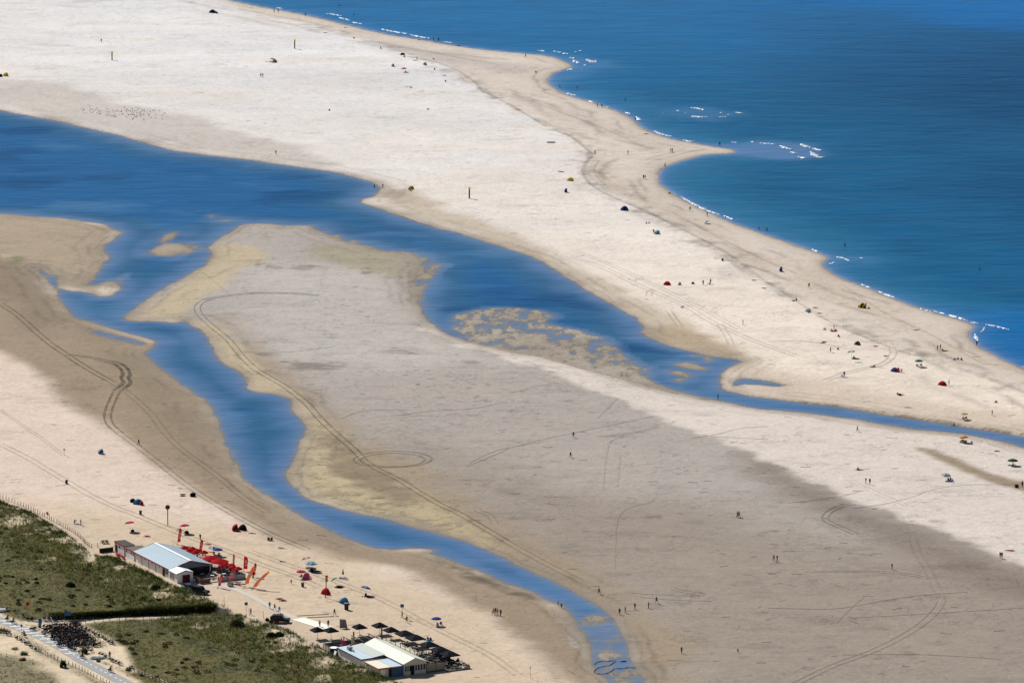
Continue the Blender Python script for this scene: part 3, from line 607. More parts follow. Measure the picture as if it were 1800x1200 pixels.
for px, g, w_, dk_ in TR:
    c = smooth_line([gpx(p) for p in px], .9); d = np.gradient(c, axis=0); d /= np.linalg.norm(d, axis=1)[:, None]; n = np.stack([-d[:, 1], d[:, 0]], 1)
    for s_ in (-1, 1): rut(c+n*s_*g/2, w_*.62, dk_*.94)
cc = np.array(gpx((690, 808)))
for rr in (8.7, 10.6):
    a = np.linspace(0, 2*math.pi, 90); fade = .60
    rut(cc+np.stack([np.cos(a)*rr, np.sin(a)*rr*.98+(.8 if rr > 10 else 0)], 1), .24, fade)
for px, dk_ in FEET: rut(smooth_line([gpx(p) for p in px], 1.2), .22, dk_*.5+.5)
BERML = [([(975,229),(1000,238),(1022,254),(1042,272)],1.3,.72),([(1040,275),(1029,288),(1025,302),(1034,320),(1055,335),(1090,352)],1.2,.74),([(1052,283),(1044,296),(1050,312),(1070,330)],.9,.86),
 ([(700,96),(760,108),(800,122),(835,145),(850,160),(900,186),(960,222)],1.3,.78),([(640,70),(720,84),(800,100),(870,112)],1.4,.9),([(900,165),(980,195),(1060,225),(1130,256)],1.4,.88),
 ([(1090,352),(1150,378),(1210,408),(1280,446),(1330,483),(1390,522)],1.2,.78),([(1180,372),(1260,415),(1340,455),(1400,480)],1.0,.88),([(1270,455),(1300,462),(1350,478)],.9,.75),([(1390,522),(1450,560),(1520,592),(1600,622)],1.2,.82),([(1480,500),(1560,552),(1640,590),(1730,640)],.9,.88),
 ([(1060,300),(1078,318),(1100,332)],.9,1.1),([(1110,272),(1160,268),(1220,264)],.9,1.08),([(1350,600),(1420,600),(1480,610)],.7,.85)]
for px, w_, dk_ in BERML: rut(smooth_line([gpx(p) for p in px], .8), w_*.5, dk_)
# faint criss-cross traces over the flat
for k in range(16):
    px, py = random.uniform(480, 1750), random.uniform(500, 1180)
    if sdf(np.array(FLAT, float), np.array([px]), np.array([py]))[0] < 25: continue
    if sdf(np.array(BAND, float), np.array([px]), np.array([py]))[0] > 0 and random.random() < .8: continue
    p = np.array(gpx((px, py))); a = random.gauss(1.1, .8)*random.choice((-1, 1)); L = []; b = random.uniform(-.05, .05)
    for i in range(random.randint(8, 26)): L.append(p.copy()); p = p+np.array([math.cos(a), math.sin(a)])*1.2; a += b+random.gauss(0, .03)
    g = random.choice((0, 0, 1.7)); L = np.array(L)
    dkk = random.uniform(.9, .975)
    rut(L, random.uniform(.1, .24), dkk)
    if g: rut(L+np.array([math.sin(a), -math.cos(a)])*g, .16, dkk)
# short dark marks: weed and shell scattered on the flat and the beaches
for k in range(620):
    px, py = random.uniform(0, 1800), random.uniform(80, 1190)
    x, y = flat(px, py, .5); i = int(np.clip((D0-math.atan(H/y))/(D0-D1)*(NR-1), 0, NR-1)); j = int(np.clip((x/y-R0)/(R1-R0)*(NC-1), 0, NC-1))
    if land[i, j] < 3 or Lc[int(np.clip((y-dy_[0])/DY, 0, len(dy_)-1)), int(np.clip((x-dx_[0])/DX, 0, len(dx_)-1))] > -12: continue
    fl = flatm[i, j] > .5
    if not fl and random.random() < .35: continue
    n = random.randint(4, 8); a = random.gauss(0, .5); L = np.array([(x+math.cos(a)*q*.45, y+math.sin(a)*q*.45+random.gauss(0, .12)) for q in range(n)])
    rut(L, random.uniform(.12, .4)*(1 if py > 400 else 1.6), random.uniform(.5, .85) if fl else random.uniform(.6, .9))
np_mesh('tyre_tracks', V, Fq, SAND, np.array(Cc), False, 'structure', 'tyre ruts, footpaths and weed marks in the sand')

# ---------------------------------------------------------------- foam
FOAM = [[(485,15),(490,14.5),(497,17)],[(572,26),(580,25),(600,29)],[(597,32),(606,34),(614,37)],[(620,40),(636,43)],[(672,52),(690,56),(715,60)],[(720,61),(735,65),(755,68)],[(782,74),(795,76)],
 [(945,91),(951,90),(958,91)],[(972,91),(977,91)],[(980,92),(986,93)],[(990,94),(998,96)],[(1002,102),(1010,104)],[(1008,107),(1017,112)],[(1031,105),(1040,108),(1048,107)],[(1036,107),(1042,111),(1046,109)],[(1000,124),(1003,122)],[(1018,91),(1020,90)],[(1010,93),(1013,92)],[(1026,115),(1030,115)],
 [(996,164),(1005,167),(1013,168)],[(1035,178),(1045,181)],[(1066,189),(1071,190)],[(1099,198),(1108,201)],[(1118,206),(1121,208),(1124,212)],[(1150,231),(1165,237),(1180,240)],[(1202,247),(1220,250)],
 [(1214,190),(1225,191),(1237,194)],[(1188,196),(1194,195)],[(1203,199),(1208,199)],[(1215,205),(1230,206),(1246,206)],[(1262,207),(1268,206),(1276,206)],[(1293,198),(1303,200)],[(1264,199),(1270,199)],[(1278,202),(1282,202)],[(1163,200),(1170,200)],
 [(1286,251),(1295,251)],[(1320,250),(1324,250)],[(1336,252),(1350,253),(1362,254)],[(1409,254),(1415,257),(1425,260)],[(1428,261),(1443,265)],[(1425,267),(1431,272),(1438,277),(1450,276)],[(1403,276),(1415,279)],[(1372,257),(1385,262),(1392,262)],[(1390,268),(1398,270)],
 [(1198,346),(1207,352),(1220,359),(1240,369),(1265,378)],[(1273,380),(1288,386)],[(1428,438),(1437,443)],[(1470,452),(1482,454),(1490,458),(1494,459)],[(1458,465),(1467,461)],[(1511,455),(1515,454)],
 [(1514,500),(1530,507)],[(1545,513),(1558,518),(1572,523)],[(1618,543),(1636,548)],[(1642,547),(1660,552)],[(1668,554),(1682,558)],[(1684,558),(1702,565)],[(1705,566),(1720,569)],[(1733,571),(1750,574),(1775,580)],[(1731,576),(1728,581),(1724,585)],[(1714,588),(1716,594),(1720,600)],[(1798,645),(1804,647)]]
FOAMM = M('foam', (246, 249, 253), .6, .04, 1, k=.8); _t = FOAMM.node_tree; _n = _t.nodes.new('ShaderNodeTexNoise'); _n.inputs['Scale'].default_value = 1.1; _n.inputs['Detail'].default_value = 4
_g = _t.nodes.new('ShaderNodeNewGeometry'); _t.links.new(_g.outputs['Position'], _n.inputs['Vector']); _r = _t.nodes.new('ShaderNodeMapRange'); _r.inputs[1].default_value = .42; _r.inputs[2].default_value = .6
_t.links.new(_n.outputs['Fac'], _r.inputs[0]); _t.links.new(_r.outputs[0], _t.nodes['Principled BSDF'].inputs['Alpha'])
V = []; Fq = []
for px in FOAM:
    P = smooth_line([flat(*p) for p in px], .8); d = np.gradient(P, axis=0); d /= np.linalg.norm(d, axis=1)[:, None]; n = np.stack([-d[:, 1], d[:, 0]], 1); k = len(P); b = len(V)
    big = 1.0 if px[0][1] > 300 else 1.6
    for i in range(k):
        e = math.sin(math.pi*(i+.3)/(k-.4+.0001)) if k > 1 else 1
        h = big*(.25+.55*abs(e))*(.75+.7*float(vnoise(np.array([i*.6]), np.array([px[0][0]*.37]), 9)[0]))
        for s_, z in ((-1, .03), (-.4, .22), (.5, .2), (1, .03)):
            q = P[i]+n[i]*h*s_; V.append((q[0], q[1], z+.06))
    for i in range(k-1):
        for j in range(3): Fq.append((b+4*i+j, b+4*i+j+1, b+4*i+j+5, b+4*i+j+4))
np_mesh('foam', V, Fq, FOAMM, None, True, 'stuff', 'white foam of small breaking waves')

# ---------------------------------------------------------------- dune vegetation
def leaf_mat(name):
    m, t, b = new_mat(name); a = t.nodes.new('ShaderNodeAttribute'); a.attribute_name = 'tone'
    t.links.new(a.outputs['Color'], b.inputs['Base Color']); b.inputs['Roughness'].default_value = .8; b.inputs['Specular IOR Level'].default_value = .1
    tr = t.nodes.new('ShaderNodeBsdfTranslucent'); t.links.new(a.outputs['Color'], tr.inputs['Color']); mx = t.nodes.new('ShaderNodeMixShader'); mx.inputs[0].default_value = .5
    out = t.nodes['Material Output']; t.links.new(b.outputs[0], mx.inputs[1]); t.links.new(tr.outputs[0], mx.inputs[2]); t.links.new(mx.outputs[0], out.inputs['Surface'])
    return m
LEAF = leaf_mat('marram_blades')
def vfield(x, y, f_):
    i = np.clip(np.round((y-dy_[0])/DY), 0, len(dy_)-1).astype(int); j = np.clip(np.round((x-dx_[0])/DX), 0, len(dx_)-1).astype(int); return f_[i, j]
def blades(cx, cy, cz, n, hgt, spread, col, wid=.07):
    """n blades for every tuft centre; arrays in, triangles out"""
    T = len(cx); A = RNG.uniform(0, 2*np.pi, (T, n)); r_ = RNG.uniform(0, 1, (T, n))**.5*spread[:, None]
    bx = cx[:, None]+np.cos(A)*r_; by = cy[:, None]+np.sin(A)*r_; hh = hgt[:, None]*RNG.uniform(.55, 1.15, (T, n))
    lean = RNG.uniform(.1, .55, (T, n))*hh; tx = bx+np.cos(A)*lean+.16*hh; ty = by+np.sin(A)*lean-.1*hh
    B = A+RNG.uniform(0.6, 2.5, (T, n)); ww = wid*RNG.uniform(.6, 1.4, (T, n))
    v = np.stack([np.stack([bx-np.cos(B)*ww, by-np.sin(B)*ww, np.repeat(cz[:, None], n, 1)-.08], -1), np.stack([bx+np.cos(B)*ww, by+np.sin(B)*ww, np.repeat(cz[:, None], n, 1)-.08], -1), np.stack([tx, ty, cz[:, None]+hh], -1)], 2).reshape(-1, 3)
    c = np.repeat(col[:, None, :], n, 1)*RNG.uniform(.75, 1.25, (T, n, 1)); c = np.repeat(c[:, :, None, :], 3, 2).reshape(-1, 3)
    return v, np.arange(len(v)).reshape(-1, 3), c
N = 230000
bx = RNG.uniform(dx_[0], dx_[-1], N); by = RNG.uniform(dy_[0], dy_[-1], N)
rr_ = np.abs(bx/by) < .112; bx = bx[rr_]; by = by[rr_]
L_ = vfield(bx, by, Lc); vg = vfield(bx, by, veg); lo = vfield(bx, by, low)
dens = vg*np.where(L_ < 2, 1.0, .85-.35*lo); keep = (RNG.uniform(0, 1, len(bx)) < dens) & (vfield(bx, by, hd-gz(UX, UY)) > .1) & (vfield(bx, by, pd_) > 1.15) & (vfield(bx, by, rd_) > 3)
bx, by, L_, lo = bx[keep], by[keep], L_[keep], lo[keep]
hz_ = hz(bx, by)
green = S(66, 82, 32); straw = S(160, 146, 92); olive = S(98, 100, 50); dark = S(44, 54, 30); grey = S(92, 98, 72)
q = RNG.uniform(0, 1, (len(bx), 1)); crest_m = np.exp(-np.abs(L_+1)/4.5)[:, None]
slope_m = (sstep(1, 6, L_)*sstep(30, 12, L_))[:, None]
col = np.where(q < .45, green, np.where(q < .8, olive, straw))*(1-0*q)
col = np.where((slope_m > .3) & (q > .42), olive*.4+straw*.6, col); col = np.where((crest_m > .4) & (q < .92), green*.75+dark*.15, col)
fl_ = fbm(bx, by, 5, 3, 90)[:, None]
col = np.where(lo[:, None] > .5, np.where(fl_ > .12, dark*.6+grey*.4, np.where(q < .5, olive*.8, straw*.62)), col)
hgt = np.where(lo > .5, RNG.uniform(.18, .4, len(bx)), RNG.uniform(.45, .95, len(bx)))
print('tufts', len(bx))
# the steep bank above the path is overgrown, tufts coloured darker for its shade
kb = RNG.integers(2, len(path_w)-8, 9000); ob = RNG.uniform(.8, 3.0, 9000)*(1+.35*vnoise(kb*.23, kb*0., 31)); gx_ = path_w[kb, 0]+RNG.normal(0, .8, 9000); gy_ = path_w[kb, 1]+ob
kk = np.abs(gx_/gy_) < .112; gx_, gy_ = gx_[kk], gy_[kk]; gcol_ = np.where(RNG.uniform(0, 1, (len(gx_), 1)) < .7, S(52, 62, 28), S(92, 92, 48))
bx = np.r_[bx, gx_]; by = np.r_[by, gy_]; hz_ = np.r_[hz_, hz(gx_, gy_)]; col = np.vstack([col, gcol_]); hgt = np.r_[hgt, RNG.uniform(.25, .65, len(gx_))*(1+.4*vnoise(gx_*.4, gy_*.4, 32))]; lo = np.r_[lo, np.zeros(len(gx_))]
v, f, c = blades(bx, by, hz_, 6, hgt, np.where(lo > .5, .32, .26), col, .055)
np_mesh('dune_grass', v, f, LEAF, c, False, 'stuff', 'marram grass and low heath covering the dunes')
# low dark creeping shrubs: many leaf clumps
def shrub_leaves(cx, cy, cz, rad, hgt, n, col):
    T = len(cx); A = RNG.uniform(0, 2*np.pi, (T, n)); e = RNG.uniform(0, 1, (T, n)); r_ = rad[:, None]*np.sqrt(RNG.uniform(.0, 1, (T, n)))
    z = cz[:, None]+hgt[:, None]*np.sqrt(np.clip(1-(r_/rad[:, None])**2, 0, 1))*RNG.uniform(.35, 1.1, (T, n))
    c0 = np.stack([cx[:, None]+np.cos(A)*r_, cy[:, None]+np.sin(A)*r_, z], -1)
    s_ = RNG.uniform(.12, .26, (T, n, 1)); d1 = RNG.normal(0, 1, (T, n, 3)); d1 /= np.linalg.norm(d1, axis=-1, keepdims=True); d2 = RNG.normal(0, 1, (T, n, 3)); d2 -= d1*(d1*d2).sum(-1, keepdims=True); d2 /= np.linalg.norm(d2, axis=-1, keepdims=True)
    v = np.stack([c0-d1*s_, c0+d2*s_*.6, c0+d1*s_, c0-d2*s_*.6], 2).reshape(-1, 3)
    c = np.repeat(col[:, None, :], n, 1)*RNG.uniform(.65, 1.3, (T, n, 1)); return v, np.arange(len(v)).reshape(-1, 4), np.repeat(c[:, :, None, :], 4, 2).reshape(-1, 3)
N = 3600
sx = RNG.uniform(dx_[0], dx_[-1], N); sy = RNG.uniform(dy_[0], dy_[-1], N)
k = (np.abs(sx/sy) < .112) & (vfield(sx, sy, veg) > .55) & (vfield(sx, sy, Lc) > 5) & (vfield(sx, sy, pd_) > 2.4) & (fbm(sx, sy, 11, 3, 91) > RNG.uniform(-.25, .5, N)) & ~vfield(sx, sy, leftside)
sx, sy = sx[k], sy[k]; T = len(sx); print('shrub clumps', T)
base = np.where(RNG.uniform(0, 1, (T, 1)) < .25, S(52, 60, 38), np.where(RNG.uniform(0, 1, (T, 1)) < .6, S(66, 72, 44), S(92, 90, 56)))
v, f, c = shrub_leaves(sx, sy, hz(sx, sy), RNG.uniform(.4, 1.0, T), RNG.uniform(.25, .6, T), 55, base)
np_mesh('creeping_shrubs', v, f, LEAF, c, False, 'stuff', 'low creeping dark green shrubs over the inland dune')

# ---------------------------------------------------------------- people: one skinned body per pose, clothes and hair as children
DEPS = None
def arm(s, sh, el, wr, hand):
    return dict(sh=sh, el=el, wr=wr, hand=hand)
def pose_points(p):
    """joint -> (position, radius); bones as parent links.  Figures face -Y."""
    J = {}; E = []
    def j(n, pos, r, par=None):
        J[n] = (Vector(pos), r)
        if par: E.append((par, n))
    if p == 'sit':
        T = dict(pel=(0, 0, .13), spn=(0, .05, .33), che=(0, .08, .54), nek=(0, .07, .66), hd=(0, .03, .74), top=(0, .02, .88), sh=(.18, .07, .57), el=(.25, .2, .33), wr=(.24, .28, .08), hn=(.24, .32, .04),
                 hip=(.1, -.03, .13), kn=(.13, -.36, .40), an=(.12, -.66, .08), to=(.13, -.82, .05))
    elif p == 'lie':
        T = dict(pel=(0, 0, .12), spn=(0, .23, .12), che=(0, .44, .13), nek=(0, .56, .13), hd=(0, .64, .14), top=(0, .79, .15), sh=(.18, .47, .12), el=(.3, .27, .07), wr=(.3, .03, .06), hn=(.3, -.04, .05),
                 hip=(.1, -.04, .12), kn=(.14, -.45, .12), an=(.15, -.85, .08), to=(.17, -.9, .17))
    elif p == 'bend':
        T = dict(pel=(0, .1, .88), spn=(0, -.06, 1.02), che=(0, -.25, 1.08), nek=(0, -.36, 1.08), hd=(0, -.42, 1.06), top=(0, -.56, 1.02), sh=(.18, -.27, 1.05), el=(.22, -.32, .78), wr=(.2, -.4, .55), hn=(.2, -.42, .48),
                 hip=(.1, .08, .86), kn=(.12, .0, .47), an=(.12, .05, .08), to=(.13, -.1, .03))
    elif p == 'cycle':
        T = dict(pel=(0, .22, .95), spn=(0, .12, 1.15), che=(0, .02, 1.34), nek=(0, -.02, 1.46), hd=(0, -.05, 1.54), top=(0, -.06, 1.69), sh=(.18, .0, 1.37), el=(.26, -.16, 1.14), wr=(.24, -.38, 1.06), hn=(.24, -.44, 1.05),
                 hip=(.1, .2, .93), kn=(.12, -.12, .62), an=(.12, .06, .26), to=(.12, -.08, .2))
    else:
        T = dict(pel=(0, 0, .93), spn=(0, .01, 1.14), che=(0, .01, 1.35), nek=(0, .0, 1.47), hd=(0, -.02, 1.55), top=(0, -.02, 1.70), sh=(.19, .01, 1.38), el=(.25, .03, 1.1), wr=(.25, -.05, .86), hn=(.25, -.07, .79),
                 hip=(.1, 0, .9), kn=(.11, -.02, .49), an=(.11, .02, .08), to=(.13, -.14, .03))
    j('pel', T['pel'], .13); j('spn', T['spn'], .115, 'pel'); j('che', T['che'], .135, 'spn'); j('nek', T['nek'], .06, 'che'); j('hd', T['hd'], .09, 'nek'); j('top', T['top'], .075, 'hd')
    f = (Vector(T['hd'])*.45+Vector(T['top'])*.55); fwd = Vector((0, 0, 1)) if p == 'lie' else Vector((0, -.6, -.8)) if p == 'bend' else Vector((0, -1, 0))
    for s, t in ((-1, 'l'), (1, 'r')):
        m = lambda k, dy=0, dz=0: (T[k][0]*s, T[k][1]+dy, T[k][2]+dz)
        dl = {'walk': .26*s, 'cycle': 0}.get(p, 0); up_ = .2 if (p == 'cycle' and s > 0) else 0
        arm_up = p == 'wave' and s > 0
        j('sh'+t, m('sh'), .068, 'che')
        if arm_up: j('el'+t, (.36, -.02, 1.55), .045, 'sh'+t); j('wr'+t, (.32, -.05, 1.8), .034, 'el'+t); hn = Vector((.31, -.06, 1.88))
        else: j('el'+t, m('el', -dl*.35), .045, 'sh'+t); j('wr'+t, m('wr', -dl*.9, abs(dl)*.1), .034, 'el'+t); hn = Vector(m('hn', -dl*1.05, abs(dl)*.12))
        wv = Vector(J['wr'+t][0]); d = (hn-wv).normalized(); a = Vector((0, 1, 0)) if abs(d.y) < .7 else Vector((1, 0, 0)); a = (a-d*a.dot(d)).normalized(); c = d.cross(a)
        j('pa'+t, hn, .03, 'wr'+t)
        for q, (off, ln) in enumerate(((-.03, .07), (-.01, .082), (.01, .077), (.03, .06))):
            b0 = hn+d*.03+a*off; j('f%d'%q+t, b0+d*ln*.5, .0095, 'pa'+t); j('g%d'%q+t, b0+d*ln+c*.02*s, .008, 'f%d'%q+t)
        j('th'+t, hn-d*.01-a*.05+c*.01, .0105, 'wr'+t); j('tk'+t, hn+d*.03-a*.06, .009, 'th'+t)
        j('hip'+t, m('hip'), .1, 'pel'); j('kn'+t, m('kn', -dl*.55-(.02 if p == 'walk' else 0), up_), .06, 'hip'+t); j('an'+t, m('an', -dl*1.2+(.06 if dl < 0 else 0), up_*.9+(.05 if dl < 0 else 0)), .043, 'kn'+t); j('to'+t, m('to', -dl*1.2+(.06 if dl < 0 else 0), up_*.9), .036, 'an'+t)
    j('nose', f+fwd*.1, .016, 'hd')
    return J, E
def make_pose(p):
    J, E = pose_points(p); names = list(J); ix = {n: i for i, n in enumerate(names)}
    me = bpy.data.meshes.new('body'); me.from_pydata([J[n][0] for n in names], [(ix[a], ix[b]) for a, b in E], [])
    o = bpy.data.objects.new('body', me); COL.objects.link(o)
    md = o.modifiers.new('skin', 'SKIN'); md.use_smooth_shade = True
    for n in names: v = me.skin_vertices[0].data[ix[n]]; v.radius = (J[n][1],)*2; v.use_root = n == 'pel'
    sb = o.modifiers.new('sub', 'SUBSURF'); sb.levels = 1; sb.render_levels = 1
    dg = bpy.context.evaluated_depsgraph_get(); dg.update()
    body = bpy.data.meshes.new_from_object(o.evaluated_get(dg)); body.name = 'body'; bpy.data.objects.remove(o)
    V = np.array([v.co for v in body.vertices]); Nn = np.array([v.normal for v in body.vertices])
    # nearest bone of every vertex
    lab = []; best = np.full(len(V), 1e9); who = np.zeros(len(V), int)
    for k, (a, b) in enumerate(E):
        p0 = np.array(J[a][0]); p1 = np.array(J[b][0]); d = p1-p0; t = np.clip(((V-p0)@d)/(d@d+1e-9), 0, 1)
        r_ = J[a][1]*(1-t)+J[b][1]*t; dd = np.linalg.norm(V-p0-t[:, None]*d, axis=1)-r_; m = dd < best; best[m] = dd[m]; who[m] = k
    def shell(name, bones, off, extra=None):
        bs = {k for k, (a, b) in enumerate(E) if any(b.startswith(x) and (x not in ('hd',) or b == x) for x in bones)}
        ok = np.array([w_ in bs for w_ in who])
        if extra is not None: ok |= extra
        fs = [tuple(q.vertices) for q in body.polygons if all(ok[i] for i in q.vertices)]
        us = sorted({i for q in fs for i in q}); mp2 = {a: b for b, a in enumerate(us)}
        m = bpy.data.meshes.new(name); m.from_pydata([tuple(V[i]+Nn[i]*off) for i in us], [], [tuple(mp2[i] for i in q) for q in fs]); m.materials.append(None)
        m.polygons.foreach_set('use_smooth', [True]*len(fs)); return m
    hd = np.array(J['hd'][0]); tp = np.array(J['top'][0]); ax = tp-hd; fwd = np.array((0, -1, 0.)) if p != 'lie' else np.array((0, 0, 1.))
    rel = V-(hd+ax*.35); hair = (np.linalg.norm(V-(hd+ax*.5), axis=1) < .2) & (rel@(ax/np.linalg.norm(ax))-.9*(rel@fwd) > .03)
    body.materials.clear(); body.materials.append(None)
    return dict(body=body, shirt=shell('shirt', ('spn', 'che', 'sh', 'el'), .016), vest=shell('vest', ('spn', 'che'), .014), shorts=shell('shorts', ('hip', 'kn'), .018), trunks=shell('swim_trunks', ('hip',), .014, (who == 0) & (V[:, 1] < 9) if False else None), trousers=shell('trousers', ('hip', 'kn', 'an'), .016), hair=shell('hair', ('zzz',), .016, hair))
POSE = {p: make_pose(p) for p in ('stand', 'walk', 'sit', 'lie', 'bend', 'cycle', 'wave')}
print({k: len(v['body'].vertices) for k, v in POSE.items()}, len(POSE['stand']['hair'].vertices), len(POSE['stand']['shirt'].polygons), len(POSE['stand']['trousers'].polygons))
CLR = dict(K=(34, 34, 38), N=(36, 46, 84), W=(232, 230, 226), R=(200, 44, 48), B=(52, 96, 176), T=(40, 150, 160), G=(120, 120, 122), O=(226, 110, 44), Y=(232, 200, 50), P=(222, 96, 140), V=(110, 84, 170), D=(70, 56, 48), L=(160, 190, 215), E=(60, 110, 70), S=(206, 160, 128))
CNAME = dict(K='black', N='navy', W='white', R='red', B='blue', T='teal', G='grey', O='orange', Y='yellow', P='pink', V='purple', D='brown', L='pale blue', E='green', S='skin')
def cloth(c): return M('cloth_'+CNAME[c].replace(' ', '_'), CLR[c], .9, .12, 6, k=.45, spec=.05)
SKINS = [M('skin_%s' % n, c, .6, .06, 8, k=.42) for n, c in (('fair', (222, 180, 150)), ('tan', (196, 146, 112)), ('brown', (150, 104, 78)))]
HAIRS = [M('hair_%s' % n, c, .7, .15, 20, k=.5) for n, c in (('dark', (50, 38, 32)), ('brown', (96, 70, 50)), ('blond', (190, 156, 104)))]
def person(pose, px, py, top, leg, label, rz=None, group=None, sink=0.0, scale=1.0, loc=None, lift=0.0, parent_xy=None):
    p = POSE[pose]; q = loc or at(px, py)
    if rz is None: rz = random.uniform(-math.pi, math.pi)
    o = link('person', p['body']); o.location = (q.x, q.y, q.z-sink+lift); o.rotation_euler = (0, 0, rz); o.scale = (scale,)*3; tag(o, label, 'person', group)
    own_mat(o, random.choice(SKINS))
    if top not in 'S': s = link('shirt', p['shirt'], o); own_mat(s, cloth(top))
    k = 'trousers' if leg in 'KNGD' and pose in ('walk', 'stand', 'bend') and random.random() < .5 else 'shorts'
    if leg not in 'S': s = link(k, p[k], o); own_mat(s, cloth(leg))
    h = link('hair', p['hair'], o); own_mat(h, random.choice(HAIRS))
    return o

# ---------------------------------------------------------------- beach gear
def fabric(name, rgb, k=.75): return M(name, rgb, .85, .07, 3, k=k, spec=.05, trans=.5)
def parasol(px, py, c1, c2, label, r=1.05, h=2.0, tilt=.0, group=None, az=None, loc=None):
    q = loc or at(px, py); t = thing('beach_parasol', label, 'parasol', q, random.uniform(0, 3), group)
    a = random.uniform(0, 6.28) if az is None else az-t.rotation_euler[2]
    tx, ty = math.cos(a)*tilt, math.sin(a)*tilt
    topc = Vector((tx*h*.9, ty*h*.9, h)); MB().tube([(0, 0, -.2), (tx*h*.35, ty*h*.35, h*.5), topc], .025, 6).build('pole', M('parasol_pole', (225, 225, 225), .4, .05), t)
    m = MB(); ax = Vector((tx*1.3, ty*1.3, 1)).normalized(); u = ax.orthogonal().normalized(); v = ax.cross(u); n = 16; vs = [topc+ax*.03]
    for rr, dz in ((.5, -.10), (.85, -.26), (1.0, -.38)):
        for k in range(n):
            sc = r*rr*(1.0 if k % 2 == 0 else .965); vs.append(topc+ax*dz*r+(u*math.cos(2*math.pi*k/n)+v*math.sin(2*math.pi*k/n))*sc)
    lo = len(vs); vs += [p_-ax*.02 for p_ in vs]
    for k in range(n):
        k2 = (k+1) % n; m.mi = (k//2) % 2
        F1 = [(0, 1+k, 1+k2)]+[(1+i*n+k, 1+(i+1)*n+k, 1+(i+1)*n+k2, 1+i*n+k2) for i in range(2)]
        F2 = [tuple(reversed([i+lo for i in f_])) for f_ in F1]; e = [(1+2*n+k, lo+1+2*n+k, lo+1+2*n+k2, 1+2*n+k2)]
        for f_ in F1+F2+e: m.f.append(f_); m.m.append(m.mi)
    m.v = [tuple(x) for x in vs]; m.build('canopy', [fabric('canopy_'+CNAME[c1].replace(' ', '_'), CLR[c1]), fabric('canopy_'+CNAME[c2].replace(' ', '_'), CLR[c2])], t)
    return t
def tent(px, py, c1, c2, label, w_=1.15, h=1.15, rz=None, group=None, floor='G'):
    """pop-up beach shelter: a half dome open to the front"""
    q = at(px, py); t = thing('beach_tent', label, 'tent', q, random.uniform(1.6, 2.9) if rz is None else rz, group)
    m = MB(); nu, nv = 12, 6; vs = []
    for i in range(nu+1):
        a = math.pi*i/nu
        for k in range(nv+1):
            b = (math.pi/2)*(k/nv)*1.12
            vs.append((math.cos(a)*w_*(1 if k == 0 else 1), math.cos(math.pi/2-b)*0+math.sin(b)*math.sin(a)*.25*0+(.9*w_)*(math.sin(b))*(.55+.45*math.sin(a))-.5*w_, max(0, math.sin(a)*h*math.cos(b*.88))))
    S_ = nv+1; off = len(vs); c = Vector((0, 0, h*.3)); vs2 = vs+[tuple(Vector(p_)+(c-Vector(p_)).normalized()*.02) for p_ in vs]
    for i in range(nu):
        for k in range(nv):
            m.m.append(1 if (i//2) % 2 and c1 != c2 else 0); f_ = (i*S_+k, (i+1)*S_+k, (i+1)*S_+k+1, i*S_+k+1); m.f.append(f_)
    m.v = vs; m.build('shell', [fabric('canopy_'+CNAME[c1].replace(' ', '_'), CLR[c1]), fabric('canopy_'+CNAME[c2].replace(' ', '_'), CLR[c2])], t)
    MB().box(-w_*.95, w_*.95, -w_*.75, w_*.3, -.05, .03).build('floor', fabric('tent_floor', (120, 122, 128), .5), t)
    return t
def towel(px, py, c, label, rz=None, l=1.9, w_=.95, group=None, name='beach_towel', lift=.0):
    q = at(px, py); m = MB(); nx, ny = 5, 9; vs = []
    for z0 in (0.035, -.03):
        for i in range(nx+1):
            for k in range(ny+1):
                vs.append(((i/nx-.5)*w_, (k/ny-.5)*l, z0+lift+.02*math.sin(i*2.1+k*1.7)))
    n = (nx+1)*(ny+1)
    for i in range(nx):
        for k in range(ny):
            a = i*(ny+1)+k; m.mi = 1 if k in (1, ny-2) else 0; m.m += [m.mi]*2; m.f.append((a, a+ny+1, a+ny+2, a+1)); m.f.append((n+a, n+a+1, n+a+ny+2, n+a+ny+1))
    bd_ = [i*(ny+1) for i in range(nx+1)]+[nx*(ny+1)+k for k in range(1, ny+1)]+[i*(ny+1)+ny for i in range(nx-1, -1, -1)]+[k for k in range(ny-1, 0, -1)]
    for a, b in zip(bd_, bd_[1:]+bd_[:1]): m.f.append((a, b, b+n, a+n)); m.m.append(0)
    m.v = vs; o = m.build(name, [fabric('towel_'+CNAME[c].replace(' ', '_'), CLR[c], .65), fabric('towel_hem', (236, 232, 224))]); o.location = q; o.rotation_euler = (0, 0, random.uniform(0, 3.1) if rz is None else rz)
    return tag(o, label, 'towel', group)
def bag(px, py, c, label, s=.45, group=None):
    q = at(px, py); t = thing('beach_bag', label, 'bag', q, random.uniform(0, 3), group)
    m = MB(); m.lathe([(s*.62, 0), (s*.72, s*.3), (s*.66, s*.7), (s*.4, s*.95)], 10)
    o = m.build('body', cloth(c), t, True); o.scale = (1.25, .7, 1)
    MB().tube([(-s*.3, 0, s*.85), (-s*.2, 0, s*1.25), (s*.2, 0, s*1.25), (s*.3, 0, s*.85)], .03, 5).build('handle', cloth('D'), t)
    return t
